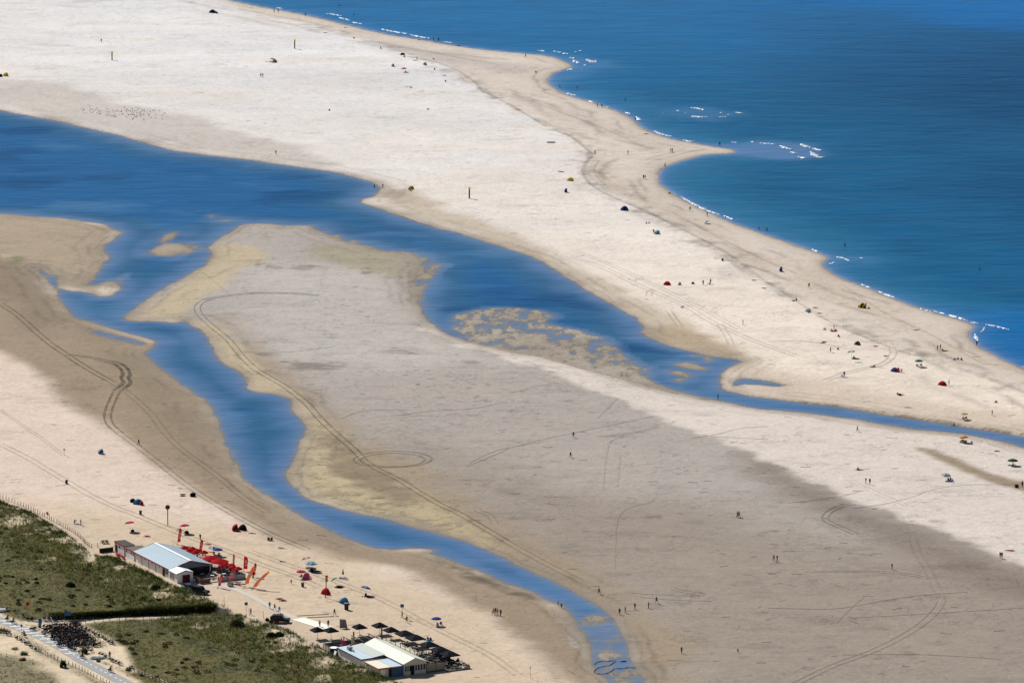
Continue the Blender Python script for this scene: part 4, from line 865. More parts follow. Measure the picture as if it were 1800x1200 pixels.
def chair(px, py, c, label, rz=None, group=None, loc=None):
    q = loc or at(px, py); t = thing('beach_chair', label, 'chair', q, random.uniform(0, 6) if rz is None else rz, group)
    fm = M('chair_frame', (190, 190, 190), .4, .05)
    f_ = MB()
    for s in (-.28, .28): f_.tube([(s, -.35, .02), (s, -.25, .32), (s, .25, .26), (s, .48, .85)], .018, 5); f_.tube([(s, -.25, .32), (s, .38, .02)], .018, 5)
    f_.build('frame', fm, t)
    m = MB(); m.hexa([(-.26, -.26, .31), (.26, -.26, .31), (.26, .25, .25), (-.26, .25, .25), (-.26, -.26, .335), (.26, -.26, .335), (.26, .25, .275), (-.26, .25, .275)]); m.build('seat', cloth(c), t)
    m = MB(); m.hexa([(-.26, .26, .28), (.26, .26, .28), (.26, .485, .85), (-.26, .485, .85), (-.26, .235, .28), (.26, .235, .28), (.26, .46, .86), (-.26, .46, .86)]); m.build('backrest', cloth(c), t)
    return t

# ---------------------------------------------------------------- beach pavilions
UX_, UY_ = .468, -.884
WHITE = M('white_boards', (244, 244, 242), .7, .07, 1.2, k=.82); REDT = M('red_trim', (176, 44, 50), .6, .1, 2, k=.62); ROOFB = M('blue_grey_sheet', (176, 200, 214), .45, .06, .25, k=.62); RIDGE = M('ridge_white', (240, 244, 246), .5, .04, 1, k=.72)
GLASS = M('dark_glass', (40, 50, 60), .15, .2, .6, k=.5); DARK = M('dark_opening', (34, 32, 34), .8, .2, 1, k=.6); FELT = M('roof_felt', (122, 112, 104), .95, .12, .8, k=.6); FELT2 = M('roof_felt_dark', (84, 78, 74), .95, .12, .8, k=.6)
DECK = M('deck_boards', (186, 170, 146), .9, .14, 2.5, k=.6); GREYW = M('weathered_wood', (120, 110, 98), .9, .18, 3, k=.6); WOOD = M('brown_wood', (112, 84, 60), .9, .16, 3, k=.6); BLACKF = M('black_canvas', (36, 40, 50), .9, .14, .9, k=.42, spec=.05); REDF = M('red_canvas', (214, 22, 32), .85, .08, 1.5, k=.55, spec=.05, trans=.3)
METAL = M('galvanised', (170, 174, 178), .4, .08, 3, k=.6); ORW = M('orange_trim', (190, 120, 70), .7, .1, 3, k=.6)
def frame_of(px, py, du):
    """local frame of a building: origin, u (towards the viewer along the wall), v (to the right)"""
    p = at(px, py); return p
def local(root_loc, u, v): return (root_loc.x+UX_*u-UY_*v*1.0, root_loc.y+UY_*u+UX_*v)
RZ = math.atan2(UY_, UX_)          # local +x = u, local +y = v
def gable_roof(mb, u0, u1, v0, v1, ze, zr, th=.12, over=.3):
    vm = (v0+v1)/2; sl = (zr-ze)/(vm-v0)
    mb.slab([(u0-over, v0-over, ze-over*sl), (u1+over, v0-over, ze-over*sl), (u1+over, vm, zr), (u0-over, vm, zr)], th)
    mb.slab([(u0-over, vm+.004, zr), (u1+over, vm+.004, zr), (u1+over, v1+over, ze-over*sl), (u0-over, v1+over, ze-over*sl)], th)
def corrug(mb, u0, u1, v0, v1, z0, z1, n):
    """standing seams down a roof slope"""
    for k in range(n+1):
        u = u0+(u1-u0)*k/n
        a0, a1 = (z0+.003, z1+.003)
        mb.hexa([(u-.03, v0, a0), (u+.03, v0, a0), (u+.03, v1, a1), (u-.03, v1, a1), (u-.03, v0, a0+.015), (u+.03, v0, a0+.015), (u+.03, v1, a1+.015), (u-.03, v1, a1+.015)])
def gable_wall(mb, u, th, v0, v1, z0, ze, zr):
    vm = (v0+v1)/2; a = [(v0, z0), (v1, z0), (v1, ze), (vm, zr), (v0, ze)]
    vs = [(u, v, z) for v, z in a]+[(u-th, v, z) for v, z in a]
    mb.add(vs, [(0, 1, 2, 3, 4), (9, 8, 7, 6, 5)]+[(i, 5+i, 5+(i+1) % 5, (i+1) % 5) for i in range(5)])

# the red and white pavilion: main hall u 0..21, v 0..11; far store rooms u -12..0
org = Vector((*flat(237, 967.5, 3.5), 0)); gb = max(float(gz(org.x+UX_*u-UY_*v, org.y+UY_*u+UX_*v)) for u in (-3, 0, 5, 10, 15, 20, 25, 29) for v in (4, 8, 11, 14, 16))-.05
b1 = thing('beach_pavilion', 'long white beach pavilion with red trim and shallow blue grey gable roof', 'beach pavilion', (org.x, org.y, gb), RZ)
EV, RG = 2.6, 4.05
m = MB(); m.box(-.0, 21, 0, .18, -.4, EV-.08); m.box(0, 21, 10.85, 11, -.4, EV-.08); gable_wall(m, .0, .18, 0, 11, -.4, EV-.1, RG-.12); m.build('wall', WHITE, b1)
m = MB(); gable_wall(m, 20.9, .15, .2, 10.8, 2.15, EV-.12, RG-.14); g = m.build('gable_panel', M('grey_boards', (150, 158, 166), .8, .08, 1, k=.55), b1)
m = MB(); m.box(20.3, 20.42, 4.0, 10.8, -.3, 2.15); m.build('glass_front', GLASS, b1)
m = MB(); gable_roof(m, 0, 21, 0, 11, EV, RG); rf = m.build('roof', ROOFB, b1)
m = MB(); corrug(m, 0, 21, 0, 5.3, EV, RG-.03, 18); corrug(m, 0, 21, 5.7, 11, RG-.03, EV, 18); m.build('seams', M('seam_grey', (166, 190, 206), .5, .05, 1, k=.6), rf)
m = MB(); m.box(-.3, 21.3, 5.1, 5.9, RG-.06, RG+.06); m.build('ridge_cap', RIDGE, rf)
m = MB()
for v0, v1, s in ((-.32, 5.5, 1), (5.5, 11.32, -1)):
    z0, z1 = (EV-.32*.2636-.05, RG-.0) if s > 0 else (RG, EV-.32*.2636-.05)
    for u in (21.3, -.36): m.hexa([(u, v0, z0-.2), (u+.06, v0, z0-.2), (u+.06, v1, z1-.2), (u, v1, z1-.2), (u, v0, z0+.06), (u+.06, v0, z0+.06), (u+.06, v1, z1+.06), (u, v1, z1+.06)])
m.box(-.3, 21.3, -.4, -.31, EV-.3, EV-.06); m.box(-.3, 21.3, 11.31, 11.4, EV-.3, EV-.06); m.build('fascia', REDT, b1)
for u in (.1, 4.2, 8.4, 12.6, 16.8):
    m = MB(); m.box(u, u+.16, -.07, -.003, -.3, EV-.32); m.build('wall_post', REDT, b1)
for u in (1.2, 3.0, 6.0, 10.0, 10.8, 14.8):
    fr = MB().box(u, u+.55, -.05, -.003, 1.55, 2.1).build('window', WHITE, b1); MB().box(u+.07, u+.48, -.058, -.052, 1.62, 2.03).build('pane', GLASS, fr)
for k, u in enumerate((17.3, 18.6, 19.2, 19.8)):
    d = MB().box(u, u+(.9 if k == 0 else .35), -.06, -.003, -.3 if k == 0 else .8, 2.0).build('door' if k == 0 else 'window', DARK if k == 0 else GLASS, b1)
# store rooms
m = MB(); m.box(-12, -6.05, -.1, 2.6, -.4, 2.5); m.box(-6, -.32, -.1, 4.2, -.4, 2.3); m.build('store_wall', WHITE, b1)
MB().box(-12.12, -6.03, -.22, 2.75, 2.504, 2.62).build('flat_roof', FELT2, b1); MB().box(-5.98, -.33, -.2, 4.4, 2.304, 2.4).build('flat_roof', FELT, b1)
m = MB(); m.box(-12.16, -6.0, -.28, -.224, 2.36, 2.68); m.box(-12.2, -12.124, -.28, 2.75, 2.36, 2.68); m.box(-5.99, -.35, -.27, -.204, 2.18, 2.46); m.build('store_fascia', REDT, b1)
for u in (-12.0, -6.1): MB().box(u, u+.16, -.2, -.104, -.3, 2.3).build('wall_post', REDT, b1)
for u in (-9.5, -5.2, -2.2, -.9):
    fr = MB().box(u, u+.6, -.16, -.104, 1.45, 2.0).build('window', REDT, b1); MB().box(u+.08, u+.52, -.17, -.163, 1.53, 1.92).build('pane', GLASS, fr)
MB().box(-11.5, -10.6, -.16, -.104, -.3, 1.9).build('door', DARK, b1)
# porch
m = MB(); m.box(21.02, 26, -.3, -.14, -.4, 2.45); m.box(21.35, 26, 3.75, 3.9, -.4, 2.45); gable_wall(m, 26.1, .15, -.3, 3.9, -.4, 2.4, 2.95); pw = m.build('porch_wall', WHITE, b1)
m = MB(); gable_roof(m, 21.7, 26.1, -.3, 3.9, 2.5, 3.08, .1, .25); pr = m.build('porch_roof', RIDGE, b1)
m = MB(); m.hexa([(26.36, -.5, 2.3), (26.41, -.5, 2.3), (26.41, 1.8, 2.93), (26.36, 1.8, 2.93), (26.36, -.5, 2.5), (26.41, -.5, 2.5), (26.41, 1.8, 3.13), (26.36, 1.8, 3.13)]); m.hexa([(26.36, 1.8, 2.93), (26.41, 1.8, 2.93), (26.41, 4.1, 2.3), (26.36, 4.1, 2.3), (26.36, 1.8, 3.13), (26.41, 1.8, 3.13), (26.41, 4.1, 2.5), (26.36, 4.1, 2.5)]); m.build('porch_fascia', REDT, b1)
d = MB().box(26.104, 26.16, 1.1, 3.1, -.3, 1.95).build('door', M('dark_red', (128, 28, 36), .6, .1, 2, k=.5), b1); MB().box(26.161, 26.2, 2.8, 2.9, .75, .95).build('handle', METAL, d)
for u in (21.8, 22.7, 23.6):
    fr = MB().box(u, u+.6, -.36, -.303, .5, 1.95).build('window', WHITE, b1); MB().box(u+.06, u+.54, -.37, -.362, .58, 1.88).build('pane', GLASS, fr)
def L1(u, v, z=0.0): x, y = local(Vector((org.x, org.y, 0)), u, v); return Vector((x, y, gb+z))
# terrace beside and in front of it
t1 = thing('terrace', 'pale timber terrace with red railings wrapped round the red and white pavilion', 'terrace', (org.x, org.y, gb), RZ)
FLZ = .22
m = MB(); m.box(-3.5, 21.5, 11.45, 16.6, -.3, FLZ); m.box(21.55, 29.5, 4.15, 16.6, -.3, FLZ); m.box(-3.5, -.4, 4.5, 11.4, -.3, FLZ); m.build('deck', DECK, t1)
def railing(parent, pts, post, h=1.05, step=1.9, panel=None, rails=(1.0, .55), closed=False, base=FLZ, pw_=.06, rail_r=.035):
    """posts are parts of their own; rails one mesh"""
    rl = MB(); pn = MB()
    for (a, b) in zip(pts, pts[1:]):
        a = Vector((*a, base)); b = Vector((*b, base)); L_ = (b-a).length; n = max(1, round(L_/step)); d = (b-a)/n
        for k in range(n+(1 if (a, b) and b.xy == Vector(pts[-1]) else 0)):
            q = a+d*k; MB().box(q.x-pw_, q.x+pw_, q.y-pw_, q.y+pw_, base-.2, base+h).build('railing_post', post, parent)
        for z in rails: rl.tube([a+Vector((0, 0, z*h)), b+Vector((0, 0, z*h))], rail_r, 4)
        if panel:
            nn = Vector((-d.y, d.x, 0)).normalized()*.02
            pn.hexa([a-nn, b-nn, b+nn, a+nn]+[p_+Vector((0, 0, h*.86)) for p_ in (a-nn, b-nn, b+nn, a+nn)])
    rl.build('handrail', post, parent)
    if panel: pn.build('screen', panel, parent)
railing(t1, [(-3.3, 4.6), (-3.3, 16.4), (8, 16.4)], REDT, 1.2)
SCR = M('pale_screen', (206, 206, 208), .5, .08, 1, k=.6)
railing(t1, [(12, 16.4), (29.3, 16.4), (29.3, 9.2)], REDT, 1.1, 2.2, SCR)
railing(t1, [(29.3, 7.0), (29.3, 4.3), (26.6, 4.3)], REDT, 1.1, 1.4, M('dim_screen', (120, 116, 120), .6, .1, 1, k=.5))
MB().box(-13, -12.3, -3.2, -.2, -.3, 1.3)
w1 = thing('timber_wall', 'low dark timber wall by the far end of the red and white pavilion', 'wall', (org.x, org.y, gb), RZ)
MB().box(-12.9, -12.75, -4.0, -.25, -.4, 1.0).build('boards', M('dark_boards', (62, 56, 52), .9, .15, 2, k=.6), w1)
for v in (-3.9, -2.2, -.5): MB().box(-12.74, -12.62, v, v+.12, -.4, 1.1).build('post', WOOD, w1)

# pub parasols, tables and seats
def pub_parasol(name, label, loc, r, h, mat, sides=8, drop=.55, rz=0, base=True, pole=WHITE):
    t = thing(name, label, 'parasol', loc, rz)
    MB().tube([(0, 0, 0), (0, 0, h)], .045, 6).build('pole', pole, t)
    if base: MB().lathe([(.35, 0), (.35, .07), (.1, .1)], 10).build('base', M('concrete_base', (140, 138, 134), .9, .1, 4, k=.6), t)
    m = MB(); n = sides; vs = [(0, 0, h+.05)]
    ring = lambda rr, z: [(math.cos(2*math.pi*(k+.5)/n)*rr, math.sin(2*math.pi*(k+.5)/n)*rr, z) for k in range(n)]
    vs += ring(r*.5, h-drop*.42)+ring(r, h-drop)+ring(r*1.0, h-drop-.16)
    fs = [(0, 1+k, 1+(k+1) % n) for k in range(n)]
    for i in range(2):
        for k in range(n): fs.append((1+i*n+k, 1+(i+1)*n+k, 1+(i+1)*n+(k+1) % n, 1+i*n+(k+1) % n))
    o_ = len(vs); vs += [(x*.985, y*.985, z-.03) for x, y, z in vs]; fs += [tuple(reversed([i+o_ for i in f_])) for f_ in fs]
    m.add(vs, fs); m.build('canopy', mat, t); return t
red_small = pub_parasol('pub_parasol', 'red parasol on the far terrace, farthest of the row by the blue grey roof', L1(1.0, 13.0, FLZ), 1.12, 2.5, REDF)
RP = [((2.6, 14.4), 'red parasol, second of the row from the far end of the terrace'), ((4.4, 12.6), 'red parasol tucked against the blue grey roof edge'), ((5.2, 14.6), 'red parasol in the middle of the far terrace row'), ((6.8, 13.2), 'red parasol, fourth of the far row beside the roof'), ((7.6, 15.3), 'red parasol at the near end of the far terrace row'),
 ((21.5, 14.8), 'small red parasol just beyond the two great red parasols'), ((23.4, 15.4), 'small red parasol on the near terrace by the screen'), ((25.3, 15.0), 'small red parasol between two others over the near terrace'), ((27.2, 15.5), 'small red parasol at the beach corner of the terrace'), ((22.8, 13.2), 'small red parasol under which the terrace tables begin')]
for (u, v), lb in RP: q = dup(red_small, lb, L1(u, v, FLZ), random.uniform(0, 1))
for (u, v), lb in (((15.4, 13.6), 'great red parasol, the farther of two beside the blue grey roof'), ((19.2, 14.2), 'great red parasol, the nearer of two beside the blue grey roof')):
    pub_parasol('large_parasol', lb, L1(u, v, FLZ), 2.3, 3.0, REDF, 10, .75, random.uniform(0, 1))
TABT = M('table_white', (220, 218, 212), .6, .06, 3, k=.6); SEATM = M('dark_wicker', (70, 60, 56), .85, .15, 6, k=.6); SEATR = M('red_seat', (170, 50, 56), .8, .1, 6, k=.6)
def table(loc, label, mat, rz=0, group=None):
    t = thing('terrace_table', label, 'table', loc, rz, group)
    MB().box(-.45, .45, -.45, .45, .71, .75).build('tabletop', mat, t)
    for sx in (-.38, .38):
        for sy in (-.38, .38): MB().tube([(sx, sy, 0), (sx, sy, .71)], .03, 5).build('leg', M('table_leg', (80, 76, 72), .6, .1, 3, k=.5), t)
    return t
def seat(loc, label, mat, rz=0, group=None):
    t = thing('terrace_chair', label, 'chair', loc, rz, group)
    MB().box(-.24, .24, -.24, .24, .41, .46).build('seat', mat, t)
    MB().hexa([(-.24, .19, .46), (.24, .19, .46), (.24, .24, .46), (-.24, .24, .46), (-.24, .25, .9), (.24, .25, .9), (.24, .3, .9), (-.24, .3, .9)]).build('backrest', mat, t)
    for sx in (-.21, .21):
        for sy in (-.21, .21): MB().tube([(sx, sy, 0), (sx, sy, .41)], .022, 5).build('leg', M('table_leg', (80, 76, 72), .6, .1, 3, k=.5), t)
    return t
G1 = 'tables on the terrace of the red and white pavilion'; G2 = 'chairs round the tables of the red and white pavilion'
tb = table(L1(23.2, 10.5, FLZ), 'white square table on the terrace of the red and white pavilion', TABT, .2, G1); ch = seat(L1(22.4, 10.5, FLZ), 'dark wicker chair at a table on the red and white pavilion terrace', SEATM, 0, G2)
for u, v in [(23.4, 7.6), (25.8, 9.2), (25.6, 12.4), (27.8, 11.0), (27.6, 13.8), (24.0, 14.2), (26.2, 15.2), (12.5, 13.4), (17.2, 12.6), (3.4, 13.4), (6, 14), (20.6, 15.4), (28.2, 15.4), (-1.9, 8), (-1.9, 12)]:
    dup(tb, tb['label'], L1(u, v, FLZ), random.uniform(0, 1), G1)
    for k in range(random.choice((2, 3, 4))):
        a = k*math.pi/2+random.uniform(-.2, .2); dup(ch, ch['label'], L1(u, v, FLZ)+Vector((math.cos(a)*.82, math.sin(a)*.82, 0)), a-math.pi/2, G2)
# feather flags
def feather(px, py, mat, label, h=4.2, lean=.25, wide=.8, az=.5, mark=True, kind='swoop', loc=None):
    q = loc or at(px, py); t = thing('feather_flag', label, 'flag', q, az)
    def P(s): return Vector((lean*h*s**1.6, 0, h*s-(0 if s < .9 else (s-.9)*h*.25)))
    MB().tube([P(k/8) for k in range(9)], [.04]*5+[.03]*2+[.02]*2, 6).build('pole', M('flag_pole', (210, 210, 212), .4, .05, 4), t)
    MB().box(-.3, .3, -.3, .3, -.02, .08).build('base', M('concrete_base', (140, 138, 134), .9, .1, 4, k=.6), t)
    m = MB(); n = 14; vs = []
    for i in range(n+1):
        s = .16+.84*i/n; p_ = P(s); wv = wide*(1.0 if i < n*.72 else math.sqrt(max(.02, 1-((i-n*.72)/(n*.28))**2)))*(1 if i > 0 else .92)
        for k in range(5): vs.append((p_.x+wv*k/4, .09*math.sin(i*.7+k*1.3)*k/4+(.012), p_.z-.1*k/4*wv))
    for i in range(n):
        for k in range(4): a = i*5+k; m.f.append((a, a+1, a+6, a+5)); m.m += [0]
    m.v = vs; c = m.build('cloth', mat, t)
    if mark:
        m = MB(); 
        for yy in (.04, -.06):
            for i, (s0, s1, wd) in enumerate(((.36, .44, .5), (.48, .52, .34), (.56, .66, .55), (.70, .74, .36))):
                a, b = P(s0), P(s1); x0 = wide*(.5-wd/2); x1 = wide*(.5+wd/2); yo = .085*math.sin((s0-.16)/.84*14*.7+2.6)*.5
                m.hexa([(a.x+x0, yy+yo-.015, a.z), (a.x+x1, yy+yo-.015, a.z), (a.x+x1, yy+yo+.015, a.z), (a.x+x0, yy+yo+.015, a.z), (b.x+x0, yy+yo-.015, b.z), (b.x+x1, yy+yo-.015, b.z), (b.x+x1, yy+yo+.015, b.z), (b.x+x0, yy+yo+.015, b.z)])
        m.build('emblem', M('flag_emblem', (250, 214, 214), .8, .05, 3, k=.7), c)
    return t
ORF = M('orange_canvas', (240, 110, 30), .85, .06, 1.5, k=.62, spec=.05, trans=.4)
feather(312, 957, REDF, 'red feather flag with pale emblem at the far corner of the red railings', 4.4, .14)
feather(350, 974, REDF, 'red feather flag with pale emblem beyond the great red parasols', 3.9, .14)
feather(409, 996, REDF, 'narrow red feather flag on the terrace edge beyond the near red parasols', 3.4, .05, .5)
feather(428, 1004, REDF, 'broad red feather flag flying highest over the near terrace edge', 3.9, .06, 1.1)
feather(444, 1014, REDF, 'red feather flag standing behind the tall orange banner', 3.6, .18, .7)
feather(404, 1025, REDF, 'red feather flag by the grey crate in front of the terrace', 3.6, .22, .75)
feather(383, 1033, REDF, 'red feather flag nearest the parked black car', 3.4, .26, .75)
feather(430, 1031, ORF, 'tall leaning orange feather banner beside the beach corner of the terrace', 5.0, .42, .9, .3, True)
feather(443, 1036, ORF, 'orange feather banner leaning far over the sand', 4.4, .95, .95, .3, True)
cr = thing('crate', 'grey blue slatted crate on the sand in front of the terrace', 'crate', at(405, 1030), .4)
MB().box(-.6, .6, -.5, .5, .0, .12).build('base', GREYW, cr)
m = MB()
for z in (.16, .44, .72):
    m.box(-.62, .62, -.52, -.48, z, z+.2); m.box(-.62, .62, .48, .52, z, z+.2); m.box(-.62, -.58, -.47, .47, z, z+.2); m.box(.58, .62, -.47, .47, z, z+.2)
m.build('slats', M('crate_blue', (110, 130, 156), .8, .1, 3, k=.55), cr)
def board(px, py, c, c2, label, rz, l=2.6, w_=.62, name='surfboard'):
    t = thing(name, label, 'surfboard', at(px, py, .06), rz); m = MB(); n = 14; vs = []
    for i in range(n+1):
        s = i/n*2-1; wv = w_/2*(1-abs(s)**2.6)**.6 if abs(s) < 1 else .01; rk = .16*max(0, s-.3)**2+.06*max(0, -s-.5)**2
        vs += [(-wv, s*l/2, .05+rk), (0, s*l/2, .10+rk), (wv, s*l/2, .05+rk), (0, s*l/2, .0+rk)]
    for i in range(n):
        for k in range(4): m.f.append((4*i+k, 4*i+(k+1) % 4, 4*i+4+(k+1) % 4, 4*i+4+k)); m.m.append(1 if 4 < i < 8 else 0)
    m.v = vs; m.build('deck', [fabric('board_'+CNAME[c].replace(' ', '_'), CLR[c], .7), fabric('board_'+CNAME[c2].replace(' ', '_'), CLR[c2], .7)], t, True)
    MB().hexa([(-.01, -l*.42, -.1), (.01, -l*.42, -.1), (.01, -l*.34, -.02), (-.01, -l*.34, -.02), (-.01, -l*.46, .03), (.01, -l*.46, .03), (.01, -l*.36, .05), (-.01, -l*.36, .05)]).build('fin', cloth('K'), t)
    return t
board(416, 1023, 'W', 'R', 'white surfboard with red band lying by the terrace corner, farther one', 1.3); board(414, 1026.5, 'W', 'R', 'white surfboard with red band lying by the terrace corner, nearer one', 1.35)
board(424, 1026, 'R', 'W', 'red surfboard with white band on the sand beside the leaning orange banner', 1.25)
# red things behind the store rooms
for k, (u, v, lb) in enumerate(((-9.6, -.75, 'dark red kayak leaning against the store room wall, farthest of three'), (-7.2, -.85, 'dark red kayak by the store room wall, middle one'), (-4.6, -1.2, 'red kayak lying on the sand by the store room wall'), (-6.0, -1.9, 'red kayak lying nearest the dune grass'))):
    t = thing('kayak', lb, 'kayak', L1(u, v, .05), RZ-math.pi/2+random.uniform(-.2, .2)); m = MB(); n = 10; vs = []
    for i in range(n+1):
        s = i/n*2-1; wv = .36*(1-abs(s)**2.2)**.7 if abs(s) < 1 else .02; vs += [(-wv, s*1.7, .25+.12*s*s), (0, s*1.7, .36+.1*s*s), (wv, s*1.7, .25+.12*s*s), (0, s*1.7, .02+.15*s**4)]
    for i in range(n):
        for q in range(4): m.f.append((4*i+q, 4*i+(q+1) % 4, 4*i+4+(q+1) % 4, 4*i+4+q)); m.m.append(0)
    m.v = vs; m.build('hull', REDT if k < 2 else REDF, t, True); MB().lathe([(.24, .33), (.27, .4), (.22, .4)], 10).build('cockpit_rim', cloth('K'), t)

# ---- the pavilion with the cream roof
org2 = Vector((*flat(640, 1127.5, 3.9), 0)); gb2 = max(float(gz(org2.x+UX_*u-UY_*v, org2.y+UY_*u+UX_*v)) for u in (-9, -5, 0, 5, 10, 15, 20) for v in (-5, 0, 4, 8, 10))-.05
b2 = thing('beach_pavilion', 'low white beach pavilion with cream gable roof, flat roofed kitchen and container annexes', 'beach pavilion', (org2.x, org2.y, gb2), RZ)
def L2(u, v, z=0.0): x, y = local(Vector((org2.x, org2.y, 0)), u, v); return Vector((x, y, gb2+z))
CREAM = M('cream_sheet', (230, 233, 222), .6, .05, .3, k=.6); CREAM2 = M('pale_green_sheet', (206, 214, 204), .55, .05, .3, k=.62); BLUEW = M('pale_blue_sheet', (206, 222, 236), .5, .05, .4, k=.64); TANW = M('tan_boards', (214, 204, 184), .85, .08, 1, k=.75); BLW = M('blue_boards', (90, 116, 150), .8, .08, 1, k=.55)
W2, E2, R2 = 5.7, 2.75, 3.85
m = MB(); m.box(0, 20.2, 0, .15, -.4, E2-.08); m.box(0, 20.2, W2-.15, W2, -.4, E2-.08); gable_wall(m, .0, .15, 0, W2, -.4, E2-.1, R2-.12); gable_wall(m, 20.3, .15, .0, W2, 2.1, E2-.1, R2-.12); m.box(20.15, 20.3, .16, W2-.16, -.4, .85); m.build('wall', TANW, b2)
MB().box(20.05, 20.14, .2, W2-.2, -.4, 2.08).build('glass_front', GLASS, b2)
for v in (.2, .75, 1.3, 2.75, 3.4, 4.1, 4.8): MB().box(20.16, 20.28, v, v+.1, .86, 2.095).build('window_bar', WHITE, b2)
MB().box(20.302, 20.36, 1.75, 2.6, -.3, 1.95).build('door', DARK, b2)
m = MB(); gable_roof(m, 0, 20.3, 0, W2, E2, R2, .1, .25); rf = m.build('roof', CREAM, b2)
MB().box(-.25, 20.55, 2.72, 2.98, R2-.05, R2+.04).build('ridge_cap', CREAM, rf)
m = MB(); m.box(-1.0, 11.2, -6.2, -.3, -.4, 2.35); m.build('kitchen_wall', M('weathered_white', (228, 228, 228), .8, .1, .8, k=.8), b2)
m = MB(); m.slab([(-1.2, -6.4, 2.46), (11.4, -6.4, 2.46), (11.4, -3.2, 2.56), (-1.2, -3.2, 2.56)], .1); m.build('kitchen_roof', BLUEW, b2)
m = MB(); m.slab([(-.4, -3.19, 2.6), (11.4, -3.19, 2.6), (11.4, -.3, 2.95), (-.4, -.3, 2.95)], .1); m.build('kitchen_roof', CREAM2, b2)
m = MB(); m.box(-1.2, 11.4, -6.47, -6.405, 2.28, 2.5); m.box(11.404, 11.46, -6.47, -.3, 2.2, 2.5); m.build('kitchen_fascia', FELT2, b2)
un = MB().box(2.0, 3.2, -5.4, -4.5, 2.57, 3.3).build('vent_unit', METAL, b2); MB().tube([(3.2, -4.9, 2.8), (4.6, -4.9, 2.8), (4.6, -4.9, 3.1)], .14, 8).build('duct', METAL, un)
m = MB(); m.box(13.0, 16.4, -6.2, -3.0, -.4, 2.2); m.box(16.45, 20.0, -6.2, -3.6, -.4, 2.2); m.build('container_wall', TANW, b2)
MB().box(13.0, 20.0, -3.55 if False else -2.98, -.02, -.4, 2.18).build('container_wall', BLW, b2)
MB().box(12.9, 20.1, -6.3, -3.1, 2.21, 2.3).build('container_roof', M('warm_white', (244, 234, 214), .6, .05, .5, k=.66), b2); MB().box(12.9, 20.2, -3.08, -.3, 2.24, 2.33).build('container_roof', BLUEW, b2)
m = MB(); m.box(12.84, 20.1, -6.36, -6.304, 2.05, 2.32); m.box(20.104, 20.16, -6.36, -.3, 2.05, 2.34); m.box(20.0, 20.1, -3.75, -3.6, -.4, 2.05); m.box(20.01, 20.1, -6.2, -6.05, -.4, 2.05); m.build('container_trim', ORW, b2)
for v, mt in ((-5.6, 'door'), (-2.6, 'door')): MB().box(20.012, 20.06, v, v+1.0, -.3, 1.85).build('door', WHITE if v < -4 else BLW, b2)
MB().box(14, 14.9, -6.26, -6.204, .2, 1.9).build('door', M('pale_blue_door', (170, 190, 215), .7, .1, 2, k=.55), b2)
tk = thing('water_tank', 'dark blue ribbed tank with white lid behind the cream roofed pavilion', 'tank', L2(-3.0, -6.2), RZ)
MB().lathe([(.95, 0), (1.0, .1), (.95, .6), (1.0, .7), (.95, 1.2), (1.0, 1.3), (.95, 1.9)], 14).build('drum', M('dark_blue', (30, 44, 84), .6, .1, 2, k=.5), tk); MB().lathe([(.98, 1.9), (.98, 2.0), (.2, 2.06)], 14).build('lid', WHITE, tk)
pn = thing('leaning_panel', 'white sheet panel leaning against the kitchen corner of the cream roofed pavilion', 'panel', L2(-1.2, -6.6), RZ)
MB().hexa([(-.7, -.75, 0), (.5, -.75, 0), (.5, -.7, 0), (-.7, -.7, 0), (-.7, -.1, 1.6), (.5, -.1, 1.6), (.5, -.05, 1.6), (-.7, -.05, 1.6)]).build('sheet', WHITE, pn); MB().hexa([(-.72, -.78, 0), (-.66, -.78, 0), (-.66, -.68, 0), (-.72, -.68, 0), (-.72, -.13, 1.62), (-.66, -.13, 1.62), (-.66, -.03, 1.62), (-.72, -.03, 1.62)]).build('edge_batten', WOOD, pn)
# deck, rails and screens
t2 = thing('terrace', 'timber terrace with grey railings and glass screens round the cream roofed pavilion', 'terrace', (org2.x, org2.y, gb2), RZ)
m = MB(); m.box(-9.5, 20.3, W2+.02, 10.4, -.3, .2); m.box(-9.5, -.2, -6.0, W2, -.3, .2); m.build('deck', M('shade_dark_deck', (92, 84, 76), .9, .2, 2, k=.5), t2); MB().box(5.6, 22.0, 10.43, 16.2, -.5, .12).build('deck', M('shade_dark_deck', (92, 84, 76)), t2); MB().box(-9.2, 5.55, 10.43, 13.0, -.4, .16).build('walkway_boards', M('pale_deck', (222, 208, 180), .9, .1, 2, k=.6), t2)  # shade under the parasols is put into the dark deck colour
railing(t2, [(-9.3, 8.2), (20.1, 8.2)], GREYW, 1.1, 2.4, None, (1.0, .6), base=.2); railing(t2, [(-9.3, 10.3), (20.1, 10.3)], GREYW, 1.0, 2.4, None, (1.0,), base=.2)
railing(t2, [(-9.4, -5.5), (-9.4, 8)], GREYW, 1.5, 2.0, M('grey_screen', (150, 148, 148), .6, .12, 1, k=.5), (1.0, .6), base=.2)
railing(t2, [(-9.2, -6.0), (-1.4, -6.2)], GREYW, 1.4, 1.7, M('white_screen', (214, 214, 212), .7, .1, 1, k=.58), (1.0,), base=.2)
railing(t2, [(20.25, W2+.1), (20.25, 8.2), (20.25, 10.3)], WOOD, 1.9, 2.4, M('hazy_screen', (176, 166, 146), .4, .12, .8, k=.55), (1.0,), base=.2)
for u, v in ((-6.5, -2), (-3, 3.5), (-9.3, 4.5), (-9.3, 8.0), (-5, 6.5)):
    pass
m2 = thing('pergola', 'open timber pergola frame over the terrace behind the cream roof', 'pergola', (org2.x, org2.y, gb2), RZ)
